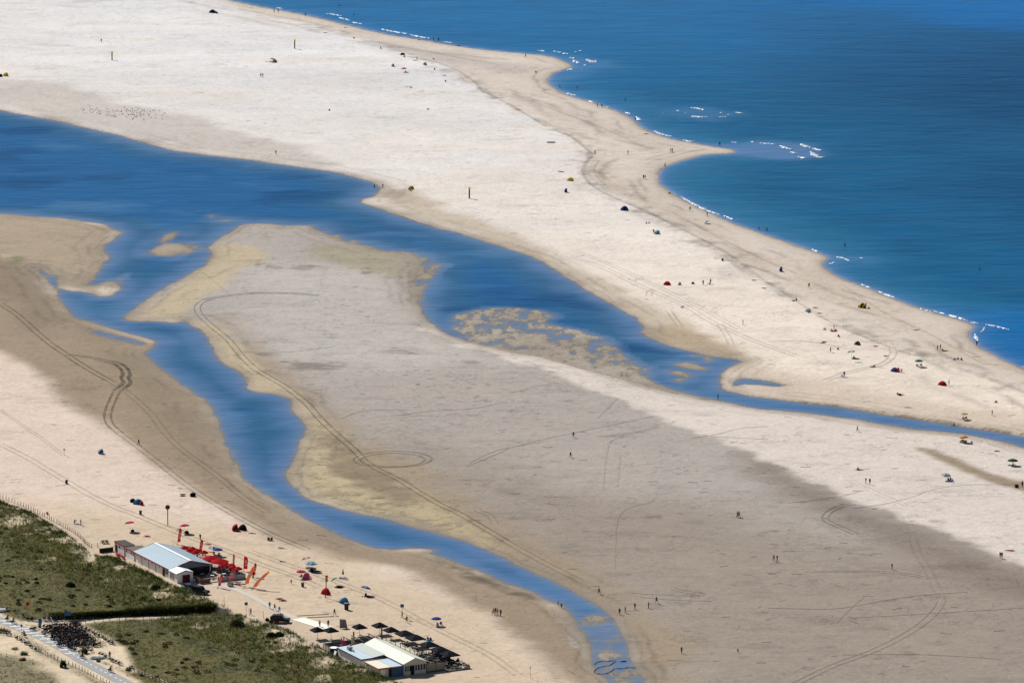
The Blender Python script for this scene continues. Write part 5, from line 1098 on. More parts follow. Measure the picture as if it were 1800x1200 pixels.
for u, v in ((-8.6, -1), (-8.6, 5.5), (-3.2, -1), (-3.2, 5.5)): MB().box(u-.09, u+.09, v-.09, v+.09, .2, 2.5).build('post', GREYW, m2)
m = MB()
for v in (-1, 1.2, 3.4, 5.5): m.box(-9.2, -2.6, v-.06, v+.06, 2.502, 2.66)
m.build('beams', GREYW, m2)
BPX = [((558,1105),1.75,'black square parasol farthest left behind the cream roof'),((582,1105.5),1.75,'black square parasol second from the left behind the cream roof'),((632,1099.5),1.8,'black square parasol beyond the pink sail flag'),((667.5,1097),1.9,'black square parasol farthest from the dune, at the head of the beach row'),
 ((687.5,1105),1.9,'black square parasol, second in the beach row'),((711.7,1111),2.35,'black square parasol, third in the beach row'),((730,1118.5),2.35,'black square parasol, fourth in the beach row'),((754,1130),2.35,'black square parasol, fifth in the beach row'),((773.5,1138.5),2.3,'black square parasol, last but one of the beach row'),((790.5,1146),2.3,'black square parasol at the near end of the beach row')]
for (px, py), r_, lb in BPX:
    hh = 2.9; x, y = flat(px, py-4.5, gb2+.1+hh); pub_parasol('square_parasol', lb, Vector((x, y, float(gz(x, y)))), r_*1.12, hh, BLACKF, 4, .85, RZ, True, M('parasol_post', (120, 100, 84), .6, .1, 3, k=.5))
G3 = 'tables on the terrace of the cream roofed pavilion'; G4 = 'chairs on the terrace of the cream roofed pavilion'
tb2 = table(L2(-6, -3, .2), 'dark table on the terrace of the cream roofed pavilion', M('dark_top', (96, 90, 86), .7, .1, 3, k=.55), 0, G3); ch2 = seat(L2(-6.8, -3, .2), 'dark chair on the terrace of the cream roofed pavilion', M('dark_seat', (52, 50, 54), .85, .12, 6, k=.6), 0, G4); ch3 = None
for u, v in [(-7.5, -4.2), (-4.5, -4.6), (-7.4, .2), (-5, 1.4), (-2.5, -.6), (-7.2, 3.4), (-4.4, 4.6), (-1.8, 2.4), (-7, 6.8), (-3, 6.9), (0, 7.0), (3, 6.9), (6, 7.0), (9, 6.9), (12, 7), (15, 6.9), (18, 7), (8.5, 9.3), (12, 9.4), (16, 9.3), (19, 9.3), (9, 12.6), (13, 12.8), (17, 12.8), (2, 12.4), (-3, 12.4), (-8.2, -2), (-6, -1.2), (-3.6, -2.6), (-8.4, 2), (-6, 3), (-3.4, 1), (-1.4, 4.4), (-5.6, 6.2), (1.5, 7), (4.5, 7), (7.5, 7), (10.5, 7), (13.5, 7), (16.5, 7), (6.5, 11.6), (8.2, 13.6), (10.4, 11.4), (10.8, 14.6), (12.4, 13.2), (14.4, 11.6), (14.8, 14.4), (16.4, 13.4), (18.4, 11.6), (18.6, 14.6), (20.2, 13), (20.6, 15.2), (7.2, 15.2), (16.6, 15.6)]:
    zz = .2 if v < 10.4 else 0
    q = L2(u, v, zz); q.z = q.z if zz else max(float(gz(q.x, q.y)), gb2+.12); dup(tb2, tb2['label'], q, random.uniform(0, 1), G3)
    for k in range(random.choice((3, 4, 4))):
        a = k*math.pi/2+random.uniform(-.2, .2); dup(ch2, ch2['label'], q+Vector((math.cos(a)*.8, math.sin(a)*.8, 0)), a-math.pi/2, G4)
# pink sail flag, folded grey sign sail, lounge bench
pf = thing('sail_flag', 'pink triangular flag on a pole above the terrace behind the cream roof', 'flag', L2(-5.2, -3.4, .2), 0)
MB().tube([(0, 0, 0), (0, 0, 3.6)], .05, 6).build('pole', METAL, pf)
m = MB(); m.add([(.05, .01, 3.5), (.05, .01, 1.7), (1.5, .25, 1.6), (.5, .16, 2.5), (.05, -.01, 3.5), (.05, -.01, 1.7), (1.5, .23, 1.6), (.5, .14, 2.5)], [(0, 1, 2, 3), (7, 6, 5, 4), (0, 4, 5, 1), (1, 5, 6, 2), (2, 6, 7, 3), (3, 7, 4, 0)]); m.build('cloth', M('pink_canvas', (232, 60, 116), .8, .06, 2, k=.65, trans=.4), pf)
ds = thing('canvas_banner', 'faded grey square banner leaning on the sand by the cream walkway', 'banner', at(604, 1104), .3)
MB().hexa([(-1.0, -.1, .2), (1.0, .1, .0), (1.0, .16, .0), (-1.0, -.04, .2), (-.7, .5, 2.2), (.75, .7, 1.9), (.75, .76, 1.9), (-.7, .56, 2.2)]).build('canvas', M('faded_canvas', (166, 150, 146), .9, .25, 1.5, k=.6), ds); MB().tube([(-.9, .2, 0), (-.72, .6, 2.25)], .04, 6).build('post', WOOD, ds)
lb_ = thing('lounge_bench', 'pale lounge bench beside the last black parasol', 'bench', L2(20.5, 15.0), RZ); lb_.location.z = float(gz(lb_.location.x, lb_.location.y))
MB().box(-1.2, 1.2, -.9, .9, 0, .42).build('seat', M('pale_cushion', (196, 190, 186), .8, .1, 2, k=.6), lb_); MB().box(-1.2, 1.2, .92, 1.15, 0, .85).build('backrest', GREYW, lb_)
for u, v, lb in ((-9.5, 2.0, 'bare timber post at the far railing left of the pink flag'), (-9.8, 9.4, 'bare timber post where the beach row of black parasols begins'), (-4.8, -.5, 'broad pale timber post beside the pink flag')):
    t = thing('timber_post', lb, 'post', L2(u, v), RZ); r_ = .13 if 'broad' not in lb else .3
    MB().box(-r_, r_, -r_, r_, -.3, 3.2).build('shaft', WOOD if r_ < .2 else M('pale_post', (206, 190, 160), .9, .1, 2, k=.6), t); MB().box(-r_-.03, r_+.03, -r_-.03, r_+.03, 3.2, 3.28).build('cap', GREYW, t)

# ---------------------------------------------------------------- vehicles
def car(loc, rz, paint_, label, kind='hatch'):
    t = thing('parked_car', label, 'car', loc, rz)
    L_ = 2.25 if kind == 'suv' else 2.15; W_ = .92; hb = .95 if kind == 'suv' else .82; ht = 1.82 if kind == 'suv' else 1.46
    if kind == 'suv': prof = [(-L_, .45), (-L_, 1.0), (-L_+.08, hb), (-L_+.18, ht-.1), (-L_+.5, ht), (.35, ht), (.85, hb+.12), (L_-.2, hb+.02), (L_, .8), (L_, .4)]
    else: prof = [(-L_, .4), (-L_, .8), (-L_+.25, hb+.1), (-L_+.75, ht-.04), (-.1, ht), (.45, ht-.1), (1.15, hb+.08), (L_-.25, hb-.08), (L_, .62), (L_, .3)]
    m = MB(); ws = [W_*(1 if z < hb+.05 else .82) for x, z in prof]; n = len(prof)
    vs = [(x, -w_, z) for (x, z), w_ in zip(prof, ws)]+[(x, w_, z) for (x, z), w_ in zip(prof, ws)]
    m.add(vs, [tuple(range(n)), tuple(reversed(range(n, 2*n)))]+[(i, n+i, n+(i+1) % n, (i+1) % n) for i in range(n)]); m.build('body', paint_, t)
    gl = GLASS
    for s in (-1, 1):
        x0, x1 = (-L_+.3, .5) if kind == 'suv' else (-L_+.75, .75)
        y0, y1 = s*(W_*.985+.003), s*(W_*.84+.004)
        MB().hexa([(x0, y0-.01*s, hb+.12), (x1, y0-.01*s, hb+.12), (x1, y0+.004*s, hb+.12), (x0, y0+.004*s, hb+.12), (x0+.12, y1-.01*s, ht-.14), (x1-.3, y1-.01*s, ht-.14), (x1-.3, y1+.012*s, ht-.14), (x0+.12, y1+.012*s, ht-.14)]).build('side_window', gl, t)
        lb = MB().box(L_-.02, L_+.015, s*.72-.13, s*.72+.13, .62, .76).build('headlight', M('lamp_glass', (220, 226, 230), .2, .03, 3), t); MB().box(-L_-.012, -L_+.02, s*.74-.1, s*.74+.1, .7, .92).build('tail_light', M('tail_red', (150, 20, 24), .3, .05, 3), t)
        MB().box(.55, .72, s*.93, s*1.08, hb+.08, hb+.22).build('wing_mirror', paint_, t)
        for x in (-L_+.78, L_-.82):
            wh = MB().tube([(x, s*.62, .36), (x, s*.95, .36)], .36, 14).build('wheel', M('tyre', (34, 34, 34), .9, .1, 6), t); MB().tube([(x, s*.951, .36), (x, s*.965, .36)], .2, 10).build('rim', METAL, wh)
    a, b = ((.42, ht-.04), (.88, hb+.15)) if kind == 'suv' else ((.5, ht-.12), (1.1, hb+.12))
    MB().hexa([(b[0]+.0, -.8, b[1]), (b[0]+.03, -.8, b[1]+.0), (b[0]+.03, .8, b[1]), (b[0], .8, b[1]), (a[0]+.02, -.72, a[1]), (a[0]+.06, -.72, a[1]), (a[0]+.06, .72, a[1]), (a[0]+.02, .72, a[1])]).build('windscreen', gl, t)
    MB().box(-L_-.02, -L_+.03, -.26, .26, .5, .62).build('bumper_plate', M('plate', (220, 190, 60), .5, .05, 3), t)
    if kind == 'suv':
        MB().tube([(-L_-.02, .15, 1.05), (-L_-.2, .15, 1.05)], .36, 14).build('spare_wheel', M('tyre', (34, 34, 34), .9, .1, 6), t)
        rk = MB()
        for s in (-.62, .62): rk.tube([(-L_+.5, s, ht+.08), (.2, s, ht+.08)], .03, 5)
        for x in (-1.5, -.7, .1): rk.tube([(x, -.62, ht+.08), (x, .62, ht+.08)], .03, 5)
        rk.build('roof_rack', cloth('K'), t)
    return t
BLACKP = M('black_paint', (14, 17, 24), .45, .05, 1, k=.7, spec=.3); NAVYP = M('dark_blue_paint', (40, 52, 78), .3, .05, 1, k=.5, spec=.5)
q = flat(493, 1092, 1.0); car(down(*q), R(-6), BLACKP, 'black boxy off-road car with roof rack parked beside the slab walkway', 'suv')
q = flat(333, 1031, 1.6); car(down(*q), math.atan2(-.884, .468)+.15, NAVYP, 'dark car half hidden by the dune in front of the dark red door')
q = flat(352, 1039, 1.4); car(down(*q), math.atan2(-.884, .468)+.5, BLACKP, 'black rounded car parked nearest the dune edge by the red flags', 'suv')
def bin_(px, py, label, c=(70, 72, 70), s=1.0):
    t = thing('litter_bin', label, 'bin', at(px, py), 0); MB().lathe([(.32*s, 0), (.36*s, .9*s), (.4*s, .92*s), (.4*s, 1.0*s)], 12).build('drum', M('bin_grey', c, .8, .1, 4, k=.55), t); MB().lathe([(.41*s, 1.0*s), (.36*s, 1.1*s), (.1, 1.14*s)], 12).build('lid', M('bin_lid', (140, 140, 140), .6, .1, 4, k=.5), t); return t
bin_(117, 850, 'grey litter bin alone on the left beach beside faint ruts'); bin_(247, 904, 'grey litter bin between the teal tent and the red disc post'); bin_(532, 1031, 'grey litter bin with pale lid right of the small child'); bin_(609, 1071, 'large dark litter bin just below the cyan tent', (50, 54, 52), 1.5)
for px, py, lb, c in ((470, 1091, 'dark refuse sack behind the black off-road car', 'K'), (476, 1094, 'grey green bag behind the black off-road car', 'E'), (482, 1094.5, 'teal cool box shaped bag by the rear wheel of the off-road car', 'T'), (486, 1095, 'red bag by the rear wheel of the off-road car', 'R')): bag(px, py, c, lb, .75)

# ---------------------------------------------------------------- posts, signs and fences
def marker(px, py, label, h=4.2):
    t = thing('beach_marker', label, 'post', at(px, py), .3)
    m = MB(); m.box(-.2, .2, -.2, .2, -.4, h); m.build('shaft', M('dark_timber', (62, 60, 54), .9, .15, 2, k=.55), t); MB().box(-.36, .36, -.23, .23, h-.05, h+.85).build('head', M('marker_yellow', (240, 220, 30), .6, .06, 3, k=.85), t)
    return t
marker(197, 106, 'tall dark beach marker post with yellow head on the far left sand', 2.9); marker(518, 86, 'tall dark beach marker post with yellow head farthest from the camera', 3.2); marker(825, 349, 'tall dark beach marker post with yellow head between lagoon and sea', 3.2)
t = thing('disc_sign', 'dark red disc sign on a tall grey post on the left beach', 'sign', at(295, 923), .2); MB().tube([(0, 0, -.3), (0, 0, 4.6)], .12, 8).build('post', M('post_grey', (104, 108, 116), .6, .06, 3, k=.5), t)
MB().tube([(0, -.06, 4.75), (0, .02, 4.75)], .62, 16).build('disc', M('disc_red', (132, 34, 34), .6, .06, 2, k=.6), t); MB().tube([(0, .03, 4.75), (0, .05, 4.75)], .55, 16).build('backing', METAL, t)
t = thing('rescue_post', 'tall red post with yellow and red head above the red beach tent', 'post', at(572, 1050), .1); MB().tube([(0, 0, -.3), (.25, 0, 4.4)], .11, 8).build('pole', M('post_red', (150, 56, 44), .6, .06, 3, k=.6), t)
MB().box(.02, .62, -.06, .06, 3.9, 5.2).build('sign_board', M('sign_yellow', (214, 162, 56), .6, .06, 3, k=.65), t); MB().box(.0, .64, -.08, .08, 5.21, 5.5).build('cap', REDT, t)
def small_sign(px, py, c, label, h=2.6, w_=.8, hh=.6, k='beach_sign', foot=True):
    t = thing(k, label, 'sign', at(px, py), random.uniform(-.2, .2)); MB().tube([(0, .03, -.3), (0, .03, h)], .045, 6).build('post', METAL, t)
    MB().box(-w_/2, w_/2, -.03, -.005, h-.05, h+hh).build('board', M('sign_'+label.split()[0]+str(c[0]), c, .5, .05, 3, k=.6), t)
    return t
small_sign(113, 801, (196, 196, 196), 'white sign on a thin post on the open left beach', 1.6, .5, .4); small_sign(707, 1086, (70, 120, 150), 'blue square sign on a thin post behind the two walkers', 2.7, .85, .75); small_sign(433, 1084, (110, 150, 165), 'blue grey sign at the beach end of the sandy path', 2.9, .75, .7); small_sign(932, 1192, (180, 170, 150), 'thin tall stake with pale plate by the lower creek bank', 2.4, .2, .4)
small_sign(49, 1084, (200, 40, 40), 'red warning sign beside the cycle path', 2.9, .8, .8); small_sign(37, 1094, (150, 180, 210), 'pale blue round topped sign at the cycle path bend', 2.1, .6, .6); small_sign(38, 1115, (60, 90, 140), 'blue cycle path sign on the left verge', 2.0, .5, .5)
t = thing('information_board', 'wide blue information board where the sandy path leaves the cycle path', 'sign', at(119, 1087), .1)
for s in (-.75, .75): MB().tube([(s, 0, -.2), (s, 0, 1.9)], .06, 6).build('post', WOOD, t)
MB().box(-.8, .8, -.05, .03, .7, 1.8).build('board', M('board_blue', (80, 124, 170), .5, .08, 2, k=.55), t)
t = thing('information_column', 'tall slim blue and green information column beside the parked bicycles', 'sign', at(70, 1102), .1); MB().box(-.32, .32, -.09, .09, -.1, 2.0).build('panel', M('column_blue', (44, 120, 186), .5, .25, 1, k=.6), t); MB().box(-.22, .22, -.12, -.093, .5, 1.2).build('emblem', M('column_green', (110, 170, 90), .5, .1, 2, k=.6), t); MB().box(-.34, .34, -.11, .11, 2.003, 2.12).build('cap', cloth('N'), t)
for px, py, lb in ((294, 1063, 'bare thin stake in the sand just beyond the dune by the path'), (394, 1061, 'thin stake on the crest of the dune left of the path'), (463, 1086, 'thin stake beside the refuse sack and off-road car'), (438, 1081, 'tall pale stake at the beach end of the sandy path')):
    t = thing('stake', lb, 'stake', at(px, py), 0); MB().tube([(0, 0, -.3), (0, 0, 1.6)], .05, 6).build('shaft', WOOD, t); MB().box(-.07, .07, -.07, .07, 1.6, 1.68).build('cap', GREYW, t)
def fence(px_list, step, h, label, wire=True, post=None):
    pts = [at(*p) for p in px_list]; P = smooth_line([(q.x, q.y) for q in pts], .5); c = np.r_[0, np.cumsum(np.linalg.norm(np.diff(P, axis=0), axis=1))]
    n = int(c[-1]/step); t = thing('wire_fence', label, 'fence', (*P[0], float(surf(*P[0]))), 0); o0 = t.location.copy(); tops = []
    for k in range(n+1):
        i = min(np.searchsorted(c, k*step), len(P)-1); q = down(*P[i])-o0; MB().tube([(q.x, q.y, q.z-.3), (q.x+random.uniform(-.06, .06), q.y, q.z+h*random.uniform(.92, 1.08))], .075, 5).build('fence_post', post or GREYW, t); tops.append(q)
    if wire:
        m = MB()
        for z in (.45, .85): m.tube([q+Vector((0, 0, z*h)) for q in tops], .012, 3)
        m.build('wires', METAL, t)
    return t
fence([(-20, 870), (5, 877), (40, 890), (75, 907), (100, 920), (125, 934), (140, 945), (152, 957), (161, 963), (172, 962)], 1.55, 1.15, 'long post and wire fence along the beach foot of the dune')
fence([(72, 1147), (95, 1158), (119, 1167), (143, 1178), (175, 1195), (200, 1207)], 1.6, 1.0, 'post and wire fence along the sandy verge left of the cycle path')
fence([(0, 1115), (25, 1120), (50, 1135), (70, 1146)], 1.6, .9, 'short post and wire fence where bicycles lean left of the cycle path')
fence([(152, 1106), (175, 1118), (200, 1133)], 1.6, 1.0, 'post and wire fence behind the bicycle park, edge of the grass'); fence([(228, 1177), (245, 1184), (270, 1195), (300, 1207)], 1.6, 1.0, 'post and wire fence along the grass right of the cycle path')
fence([(135, 1095), (170, 1093), (210, 1091), (260, 1089), (320, 1087), (380, 1088), (420, 1090)], 1.9, .85, 'low post and wire fence along the near side of the sandy path')

# ---------------------------------------------------------------- bicycles
def bicycle(loc, rz, label, fr, group=None):
    t = thing('bicycle', label, 'bicycle', loc, rz, group)
    m = MB(); B = [(-.15, 0, .28), (-.3, 0, .82), (.38, 0, .84), (.42, 0, .7)]
    for a, b in ((0, 1), (0, 3), (1, 2)): m.tube([B[a], B[b]], .04, 5)
    m.tube([(-.52, 0, .35), (-.15, 0, .28)], .02, 5); m.tube([(-.52, 0, .35), (-.28, 0, .74)], .016, 5); m.tube([(.36, 0, .95), (.42, 0, .7), (.55, 0, .35)], .022, 5); m.build('frame', fr, t)
    for x in (-.52, .55):
        w_ = MB(); n = 16
        ring = [(x+math.cos(2*math.pi*k/n)*.34, 0, .36+math.sin(2*math.pi*k/n)*.34) for k in range(n+1)]; w_.tube(ring, .045, 4, False)
        wh = w_.build('wheel', M('tyre', (34, 34, 34), .9, .1, 6), t); sp = MB()
        for k in range(6): a = math.pi*k/6; sp.tube([(x+math.cos(a)*.33, 0, .36+math.sin(a)*.33), (x-math.cos(a)*.33, 0, .36-math.sin(a)*.33)], .006, 3)
        sp.build('spokes', METAL, wh)
    MB().tube([(.22, -.28, 1.02), (.36, -.2, 1.06), (.36, .2, 1.06), (.22, .28, 1.02)], .03, 5).build('handlebar', cloth('K'), t)
    MB().hexa([(-.46, -.09, .88), (-.18, -.03, .88), (-.18, .03, .88), (-.46, .09, .88), (-.46, -.09, .95), (-.18, -.03, .95), (-.18, .03, .95), (-.46, .09, .95)]).build('saddle', cloth('K'), t)
    MB().tube([(-.85, 0, .55), (-.52, 0, .74), (-.25, 0, .72)], .05, 4).build('mudguard', fr, t)
    for s in (-.16, .16): MB().box(-.75, -.35, s-.07, s+.07, .42, .72).build('pannier', cloth('K'), t)
    return t
FRM = [M('frame_'+n, c, .4, .05, 5, k=.6) for n, c in (('black', (30, 30, 34)), ('blue', (46, 70, 120)), ('red', (140, 36, 40)), ('silver', (150, 154, 160)), ('green', (40, 76, 60)))]
protos = []
GB = 'bicycles parked in the crowded racks by the cycle path'; LBK = 'parked bicycle with dark frame crowded into the racks by the cycle path'
def bike_at(px, py, rz, label=LBK, group=GB):
    q = at(px, py)
    if len(protos) < 5: b = bicycle(q, rz, label, FRM[len(protos)], group); protos.append(b); return b
    return dup(random.choice(protos+protos[:1]*2), label, q, rz, group)
for r0, r1, n in (((80, 1103), (138, 1100), 17), ((82, 1108), (140, 1105), 20), ((86, 1113), (146, 1110), 22), ((92, 1118), (152, 1115), 23), ((96, 1123), (158, 1120), 22), ((102, 1128), (164, 1125), 22), ((110, 1133), (170, 1130), 20), ((118, 1137), (178, 1135), 16)):
    for k in range(n):
        s = k/(n-1); bike_at(r0[0]+(r1[0]-r0[0])*s+random.uniform(-1, 1), r0[1]+(r1[1]-r0[1])*s+random.uniform(-2.0, 2.0), random.choice((.35, 1.2, -.5))+random.uniform(-.4, .4))
G = 'bicycles leaning along the fence behind the racks'
for k in range(12): bike_at(136+k*5.8, 1099+k*3.1+random.uniform(-1, 1), -.9+random.uniform(-.25, .25), 'bicycle leaning on the fence between the racks and the grass', G)
G = 'bicycles parked along the near edge of the cycle path'
for px, py in ((76, 1113), (80, 1116), (92, 1123), (97, 1127), (108, 1131), (124, 1140), (128, 1142), (133, 1144), (140, 1147), (150, 1148), (156, 1141), (162, 1145)): bike_at(px, py, random.uniform(.8, 1.6), 'bicycle standing between the racks and the cycle path edge', G)
G = 'bicycles along the grass edge right of the cycle path'
for px, py in ((178, 1152), (183, 1154), (189, 1157), (196, 1162), (200, 1164), (207, 1166), (212, 1169)): bike_at(px, py, random.uniform(-1, -.5), 'bicycle parked along the grass edge right of the cycle path', G)
G = 'bicycles leaning on the fence left of the cycle path'
for px, py in ((16, 1117), (33, 1124), (40, 1128), (48, 1133), (52, 1134), (58, 1139), (66, 1144)): bike_at(px, py, random.uniform(-.9, -.4), 'bicycle leaning on the short fence left of the cycle path', G)
G = 'bicycles at the foot of the dune beyond the cycle path'
for px, py in ((16, 1073), (30, 1077), (44, 1084), (52, 1090), (60, 1091), (82, 1089), (90, 1089), (96, 1088), (110, 1090), (130, 1096), (136, 1098)): bike_at(px, py, random.uniform(-.5, .5), 'bicycle parked at the foot of the dune beyond the cycle path', G)
G = 'bicycles at the head of the racks by the information column'
for px, py in ((56, 1107), (60, 1107), (65, 1106)): bike_at(px, py, random.uniform(.6, 1.4), 'bicycle standing beside the blue and green information column', G)
for px0, py0, px1, py1, lb in ((82, 1103, 140, 1099, 'timber bicycle rack rail nearest the sandy path'), (90, 1116, 150, 1112, 'timber bicycle rack rail in the middle of the bicycles'), (104, 1128, 182, 1124, 'timber bicycle rack rail nearest the grass')):
    a, b = at(px0, py0), at(px1, py1); t = thing('bicycle_rack', lb, 'bicycle rack', a, 0); d = b-a; MB().tube([(0, 0, .72), (d.x, d.y, d.z+.72)], .05, 5).build('rail', WOOD, t)
    for k in range(8): q = d*(k/7); MB().tube([(q.x, q.y, q.z-.2), (q.x, q.y, q.z+.72)], .05, 5).build('post', WOOD, t)
def rowboat(px, py, label, rz):
    t = thing('dinghy', label, 'boat', at(px, py), rz); m = MB(); n = 10; vs = []
    for i in range(n+1):
        s = i/n*2-1; wv = .75*(1-abs(s)**2.6)**.6 if abs(s) < 1 else .05; vs += [(s*1.7, -wv, .55), (s*1.7, -wv*.7, .0+.1*abs(s)**3), (s*1.7, wv*.7, .0+.1*abs(s)**3), (s*1.7, wv, .55), (s*1.7, wv*.85, .5), (s*1.7, wv*.6, .2+.1*abs(s)), (s*1.7, -wv*.6, .2+.1*abs(s)), (s*1.7, -wv*.85, .5)]
    for i in range(n):
        for k in range(8): m.f.append((8*i+k, 8*i+(k+1) % 8, 8*i+8+(k+1) % 8, 8*i+8+k)); m.m.append(0)
    m.v = vs; m.f += [tuple(range(8)), tuple(reversed(range(8*n, 8*n+8)))]; m.m += [0, 0]; m.build('hull', WHITE if 'white' in label else M('dinghy_red', (140, 26, 44), .6, .1, 2, k=.6), t, True)
    for x in (-.6, .5): MB().box(x-.14, x+.14, -.6, .6, .38, .42).build('thwart', GREYW, t)
    return t
rowboat(171, 1157, 'small white open boat on the sand right of the cycle path', .2); rowboat(3, 1074, 'small white open boat at the left end of the cycle path', .1); rowboat(968, 251, 'dark red dinghy alone on the white upper beach', .05)
# single shrubs and tussocks on the sand by the cycle path
def tussock(px, py, label, r_=.8, h=.9, name='grass_tussock', col=(92, 98, 56)):
    q = at(px, py); n = 5; cx = q.x+RNG.normal(0, r_*.4, n); cy = q.y+RNG.normal(0, r_*.4, n); v, f, c = blades(cx, cy, surf(cx, cy), 60, np.full(n, h), np.full(n, r_*.5), np.repeat(S(*col)[None], n, 0), .05)
    o = np_mesh(name, v-np.array(q), f, LEAF, c); o.location = q; tag(o, label, 'grass' if 'tussock' in name else 'shrub')
tussock(40, 1150, 'wide grass tussock on the sand left of the cycle path'); tussock(38, 1160, 'small grass tussock below the wide one on the sand', .6, .7); tussock(26, 1140, 'pale thin grass tussock on the sand by the leaning bicycles', .9, .5, col=(160, 144, 100)); tussock(5, 1112, 'dark grass tussock at the left edge beside the cycle path', 1.3, 1.2, col=(84, 80, 56))
tussock(172, 1162, 'grass tuft just below the white open boat', .5, .5); tussock(226, 1176, 'bushy tussock at the end of the bicycle row', .9, .9); tussock(148, 1147, 'tall bush standing among bicycles by the path', .6, 1.4, 'shrub', (60, 64, 36))
q = at(111, 1172); v, f, c = shrub_leaves(np.array([q.x]), np.array([q.y]), np.array([q.z]), np.array([.75]), np.array([1.5]), 420, S(50, 70, 36)[None]); o = np_mesh('shrub', v-np.array(q), f, LEAF, c); o.location = q; tag(o, 'round dark green shrub by the fence left of the cycle path', 'shrub')
for px, py, lb, r_ in ((124, 1030, 'dark round bush in the marram on the seaward dune slope', 1.2), (274, 1035, 'dark bush high on the dune behind the white pavilion wall', 1.3), (417, 1100, 'dark spreading bush below the sandy path end', 1.8), (477, 1119, 'paired dark bush beside the bare sand blowout', 1.3), (491, 1117, 'dark bush right on the rim of the bare sand blowout', 1.1), (610, 1155, 'dark bush on the dune behind the cream roofed pavilion', 1.2)):
    q = at(px, py); v, f, c = shrub_leaves(np.array([q.x]), np.array([q.y]), np.array([q.z-.2]), np.array([r_]), np.array([r_*.95]), 700, S(46, 60, 36)[None]); o = np_mesh('shrub', v-np.array(q), f, LEAF, c); o.location = q; tag(o, lb, 'shrub')
# timber beams lying by the walkway
for px0, py0, px1, py1, lb in ((522, 1082, 578, 1079, 'pale timber beam on the sand, farther of the pair by the walkway'), (540, 1085, 587, 1083, 'pale timber beam on the sand, nearer of the pair by the walkway')):
    a, b = at(px0, py0), at(px1, py1); d = b-a; t = thing('timber_beam', lb, 'beam', a, math.atan2(d.y, d.x)); MB().box(0, d.length, -.14, .14, -.05, .16).build('beam', M('pale_timber', (226, 212, 184), .9, .1, 2, k=.62), t)
    for x in (.4, d.length-.6): MB().box(x, x+.08, -.15, .15, .162, .18).build('strap', METAL, t)
# dark trailing line in the shallow creek
def trail(px, label, w_=.06):
    P = smooth_line([at(*p)[:2] for p in px], .5); P0 = P[0]; m = MB(); m.tube([(p[0]-P0[0], p[1]-P0[1], float(surf(*p))+.12) for p in P], [w_*(.6+.8*abs(math.sin(i*.9))) for i in range(len(P))], 5)
    o = m.build('seaweed_strand', M('weed_dark', (66, 58, 50), .9, .2, 2, k=.6), smooth=True); o.location = (P0[0], P0[1], 0); tag(o, label, 'seaweed')
trail([(1044, 1168), (1052, 1163), (1066, 1162), (1080, 1161), (1082, 1164)], 'dark seaweed strand across the lower creek, farthest of three'); trail([(1080, 1163), (1072, 1169), (1058, 1172), (1049, 1175), (1044, 1181), (1050, 1184), (1064, 1184), (1072, 1181), (1080, 1175)], 'dark looping seaweed strand in the middle of the lower creek'); trail([(1082, 1175), (1095, 1175), (1104, 1173), (1116, 1174)], 'short dark seaweed strand at the right bank of the lower creek'); trail([(1090, 1163), (1099, 1162), (1101, 1163)], 'tiny dark seaweed strand at the right edge of the lower creek', .1)
# birds resting on the grey strand
def bird_mesh():
    m = MB(); m.tube([(-.26, 0, .2), (-.16, 0, .22), (0, 0, .23), (.13, 0, .25), (.2, 0, .33), (.26, 0, .36), (.36, 0, .35)], [.02, .07, .12, .1, .055, .06, .012], 7)
    for s in (-.04, .04): m.tube([(0, s, 0), (0, s, .18)], .014, 4)
    return m.mesh('gull', M('gull_grey', (120, 122, 130), .8, .2, 5, k=.6), True)
bm_ = bird_mesh(); nb = 0
while nb < 120:
    px, py = random.gauss(215, 42), random.gauss(201, 8)
    if abs((py-199)-(px-215)*.12) > 11 or px < 140 or px > 300: continue
    o = link('gull', bm_); o.location = at(px, py); o.rotation_euler = (0, 0, random.uniform(0, 6.2)); o.scale = (1.05,)*3; tag(o, 'grey gull resting in the flock on the damp strand by the lagoon', 'bird', 'gulls resting in a flock by the upper lagoon'); nb += 1

# ---------------------------------------------------------------- people
A_ = person
A_('walk', 178, 75, 'K', 'K', 'person in black walking alone above the far left marker post')
for px, py, w_ in ((595.5, 11, 'left one of the two farthest out'), (599.5, 11, 'right one of the two farthest out'), (622, 27, 'left one of the nearer pair'), (629, 26, 'right one of the nearer pair')): A_('stand', px, py, 'S', 'N', 'bather wading in the sea near the top edge, '+w_, sink=.5)
A_('walk', 482, 23, 'K', 'N', 'walker in dark clothes on the top strand, left of two'); A_('walk', 489, 23, 'N', 'K', 'walker in dark clothes on the top strand, right of two'); A_('walk', 537, 29, 'K', 'K', 'lone walker at the water line near the top')
A_('stand', 762, 72, 'K', 'K', 'person at the surf edge, left of the pair near the top'); A_('stand', 771, 73, 'N', 'K', 'person at the surf edge, right of the pair near the top'); A_('lie', 806, 81, 'K', 'K', 'person in black lying at the top water line', rz=1.5)
A_('lie', 607, 49, 'R', 'R', 'person in red lying on the top strand', rz=1.4); A_('lie', 572, 58, 'G', 'K', 'person lying on a dark cloth at the top berm', rz=1.4); A_('sit', 622, 68, 'K', 'N', 'person in black sitting on the top berm, larger dark figure'); A_('sit', 669, 86, 'D', 'N', 'person sitting alone below the top strand')
